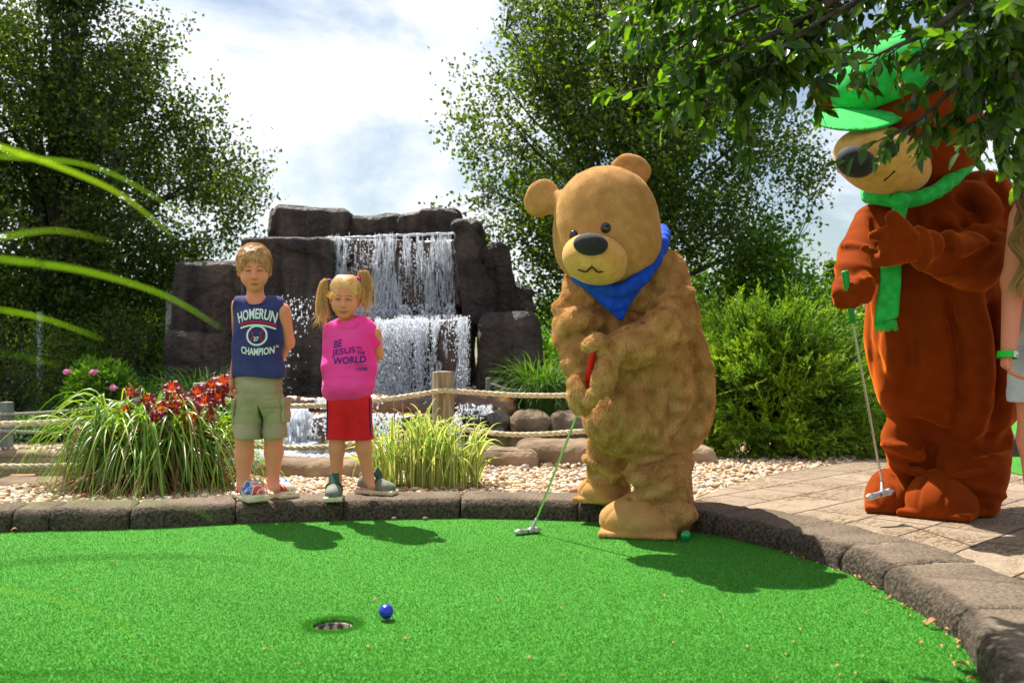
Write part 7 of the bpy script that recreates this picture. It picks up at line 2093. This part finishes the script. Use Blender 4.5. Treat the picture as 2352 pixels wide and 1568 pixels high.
    def band(a0, a1, mt, nm, parent, r, hw):
        mb = MB(); an = np.linspace(R(a0), R(a1), 28); P = []
        for s_ in (-hw, hw): P += [c + ax * s_ + (u * math.cos(a) + v_ * math.sin(a)) * r for a in an]
        k = np.arange(27); mb.add(P, np.stack([k, k + 1, k + 29, k + 28], -1)); return mb.build(nm, mt, parent)
    wb = band(0, 360, pmat('green_band', rgb(10, 196, 30), rough=.35), 'wristband', o, .036, .0125)
    # label patch faces the camera, towards the picture edge
    a_c = math.degrees(math.atan2(np.dot(np.array((.62, -.78, 0)), v_), np.dot(np.array((.62, -.78, 0)), u)))
    lb = band(a_c - 32, a_c + 32, m_white, 'band_label', wb, .0368, .0118)
    V, T = text_poly('04', .0); mk = MB(); P = []
    for x, y in V:
        a = R(a_c - 18 * (-1 if False else 1) + 34 * x); P.append(c + ax * (.0095 - y * .009) + (u * math.cos(a) + v_ * math.sin(a)) * .0373)
    mk.add(P, None, T); mk.build('writing', m_purp, lb, smooth=False)
woman()
# ================================================================== BALLS, LEAF SCRAPS
def ball(px, py, col, hi, label):
    p = gnd(px, py + 10, 0); r = .0213
    m, t, b = new_mat('ball_paint'); b.inputs['Base Color'].default_value = (*col, 1); b.inputs['Roughness'].default_value = .22; b.inputs['Coat Weight'].default_value = .4
    V, T = ico(5); D, _ = ico(3)       # dimple centres: 642 directions thinned
    idx = (V @ D.T).argmax(1); ang = np.arccos(np.clip((V * D[idx]).sum(1), -1, 1)); dep = np.clip(1 - (ang / .082) ** 2, 0, 1) * .0007
    V = V * (r - dep)[:, None] + (p[0], p[1], r + .004)
    return tag(mesh_obj('golf_ball', V, None, m, F3=T, loc=(p[0], p[1], r)), label, 'golf ball')
ball(887, 1414, rgb(8, 40, 176), 1, 'blue golf ball beside the cup')
ball(1575, 1233, rgb(10, 150, 78), 1, 'green golf ball beside the near foot of the tan bear costume')

m_scrap = pmat('dead_leaf', rgb(150, 96, 58), rgb(206, 150, 104), scale=30, rough=.8)
def scrap_mesh(seed, L_=.02):
    g = np.random.default_rng(seed); n = 7; t = np.linspace(0, 1, n); w_ = L_ * .28 * np.sin(np.clip(t, .03, .97) * math.pi) ** .7
    z = .004 + L_ * .22 * np.sin(t * math.pi) + L_ * .1 * t
    V = np.stack([np.stack([t * L_ - L_ / 2, -w_, z + w_ * .5], -1), np.stack([t * L_ - L_ / 2, 0 * t, z], -1), np.stack([t * L_ - L_ / 2, w_, z + w_ * .7], -1)], 1).reshape(-1, 3)
    V += g.normal(0, L_ * .02, V.shape); V[:, 2] = np.maximum(V[:, 2], .002)
    k = np.arange(n - 1) * 3; return V, np.concatenate([np.stack([k, k + 1, k + 4, k + 3], -1), np.stack([k + 1, k + 2, k + 5, k + 4], -1)])
protos = []
for s_ in range(5):
    V, Q = scrap_mesh(s_); o_ = mesh_obj('dead_leaf', V, Q, m_scrap); tag(o_, 'tiny dried brown leaf scrap lying on the green turf', 'leaf', 'dried leaf scraps on the turf'); protos.append(o_)
g = np.random.default_rng(77)
spots = []
while len(spots) < 62:
    x, y = g.uniform(0, 2260), g.uniform(1230, 1560); p = gnd(x, y)
    if inside(poly, np.array([p[0]]), np.array([p[1]]))[0] and math.hypot(p[0] - HOLE[0], p[1] - HOLE[1]) > .12: spots.append((p, g.uniform(.35, .8)))
for s in np.linspace(es[14 * 16], es[14 * 20 + 10], 46):       # gathered along the kerb foot
    q = epoint(s + g.uniform(-.03, .03)) - enorm(s) * g.uniform(.006, .05); spots.append((np.array((q[0], q[1], 0)), g.uniform(.5, 1.2)))
for i, (p, sc_) in enumerate(spots):
    o_ = protos[i] if i < 5 else protos[i % 5].copy()
    if i >= 5: COL.objects.link(o_)
    o_.location = (p[0], p[1], .003); o_.rotation_euler = (g.normal(0, .15), g.normal(0, .15), g.uniform(0, 6.28)); o_.scale = (sc_,) * 3
for px, py, s_, lb in ((2143, 1443, 2.0, 'largest dried leaf, at the kerb foot lower right'), (33, 1223, 1.5, 'pale dried leaf at the kerb foot, left picture edge'), (1846, 1253, 1.2, 'dried leaf lying at the kerb foot near the green ball'), (2208, 1540, 1.7, 'dried leaf near the bottom right corner of the turf')):
    o_ = protos[1].copy(); COL.objects.link(o_); q = gnd(px, py); o_.location = (q[0], q[1], .003); o_.scale = (s_,) * 3; o_.rotation_euler = (0, 0, g.uniform(0, 3)); tag(o_, lb, 'leaf'); 
    del o_['group']
for px, py, lb in ((905, 1190, "small brown pebble on the turf at the kerb foot, right of the girl's shoes"), (977, 1190, 'flat brown pebble at the kerb foot below the iris leaves')):
    q = gnd(px, py, .008); V = IV * np.array((.014, .01, .009)) * (1 + .1 * vnoise(IV, 2, 3))[:, None] + q
    tag(mesh_obj('stone', V, None, m_stone, F3=IT, loc=q), lb, 'stone')
q = gnd(1327, 1128, .09); V = IV * np.array((.05, .035, .028)) * (1 + .12 * vnoise(IV, 1.6, 5))[:, None] + q
tag(mesh_obj('stone', V, None, pmat('reddish_stone', rgb(150, 104, 80), rgb(170, 124, 98), scale=12, bump=.5, bscale=60), F3=IT, loc=q), 'reddish rounded stone beside the far foot of the tan bear costume', 'stone')
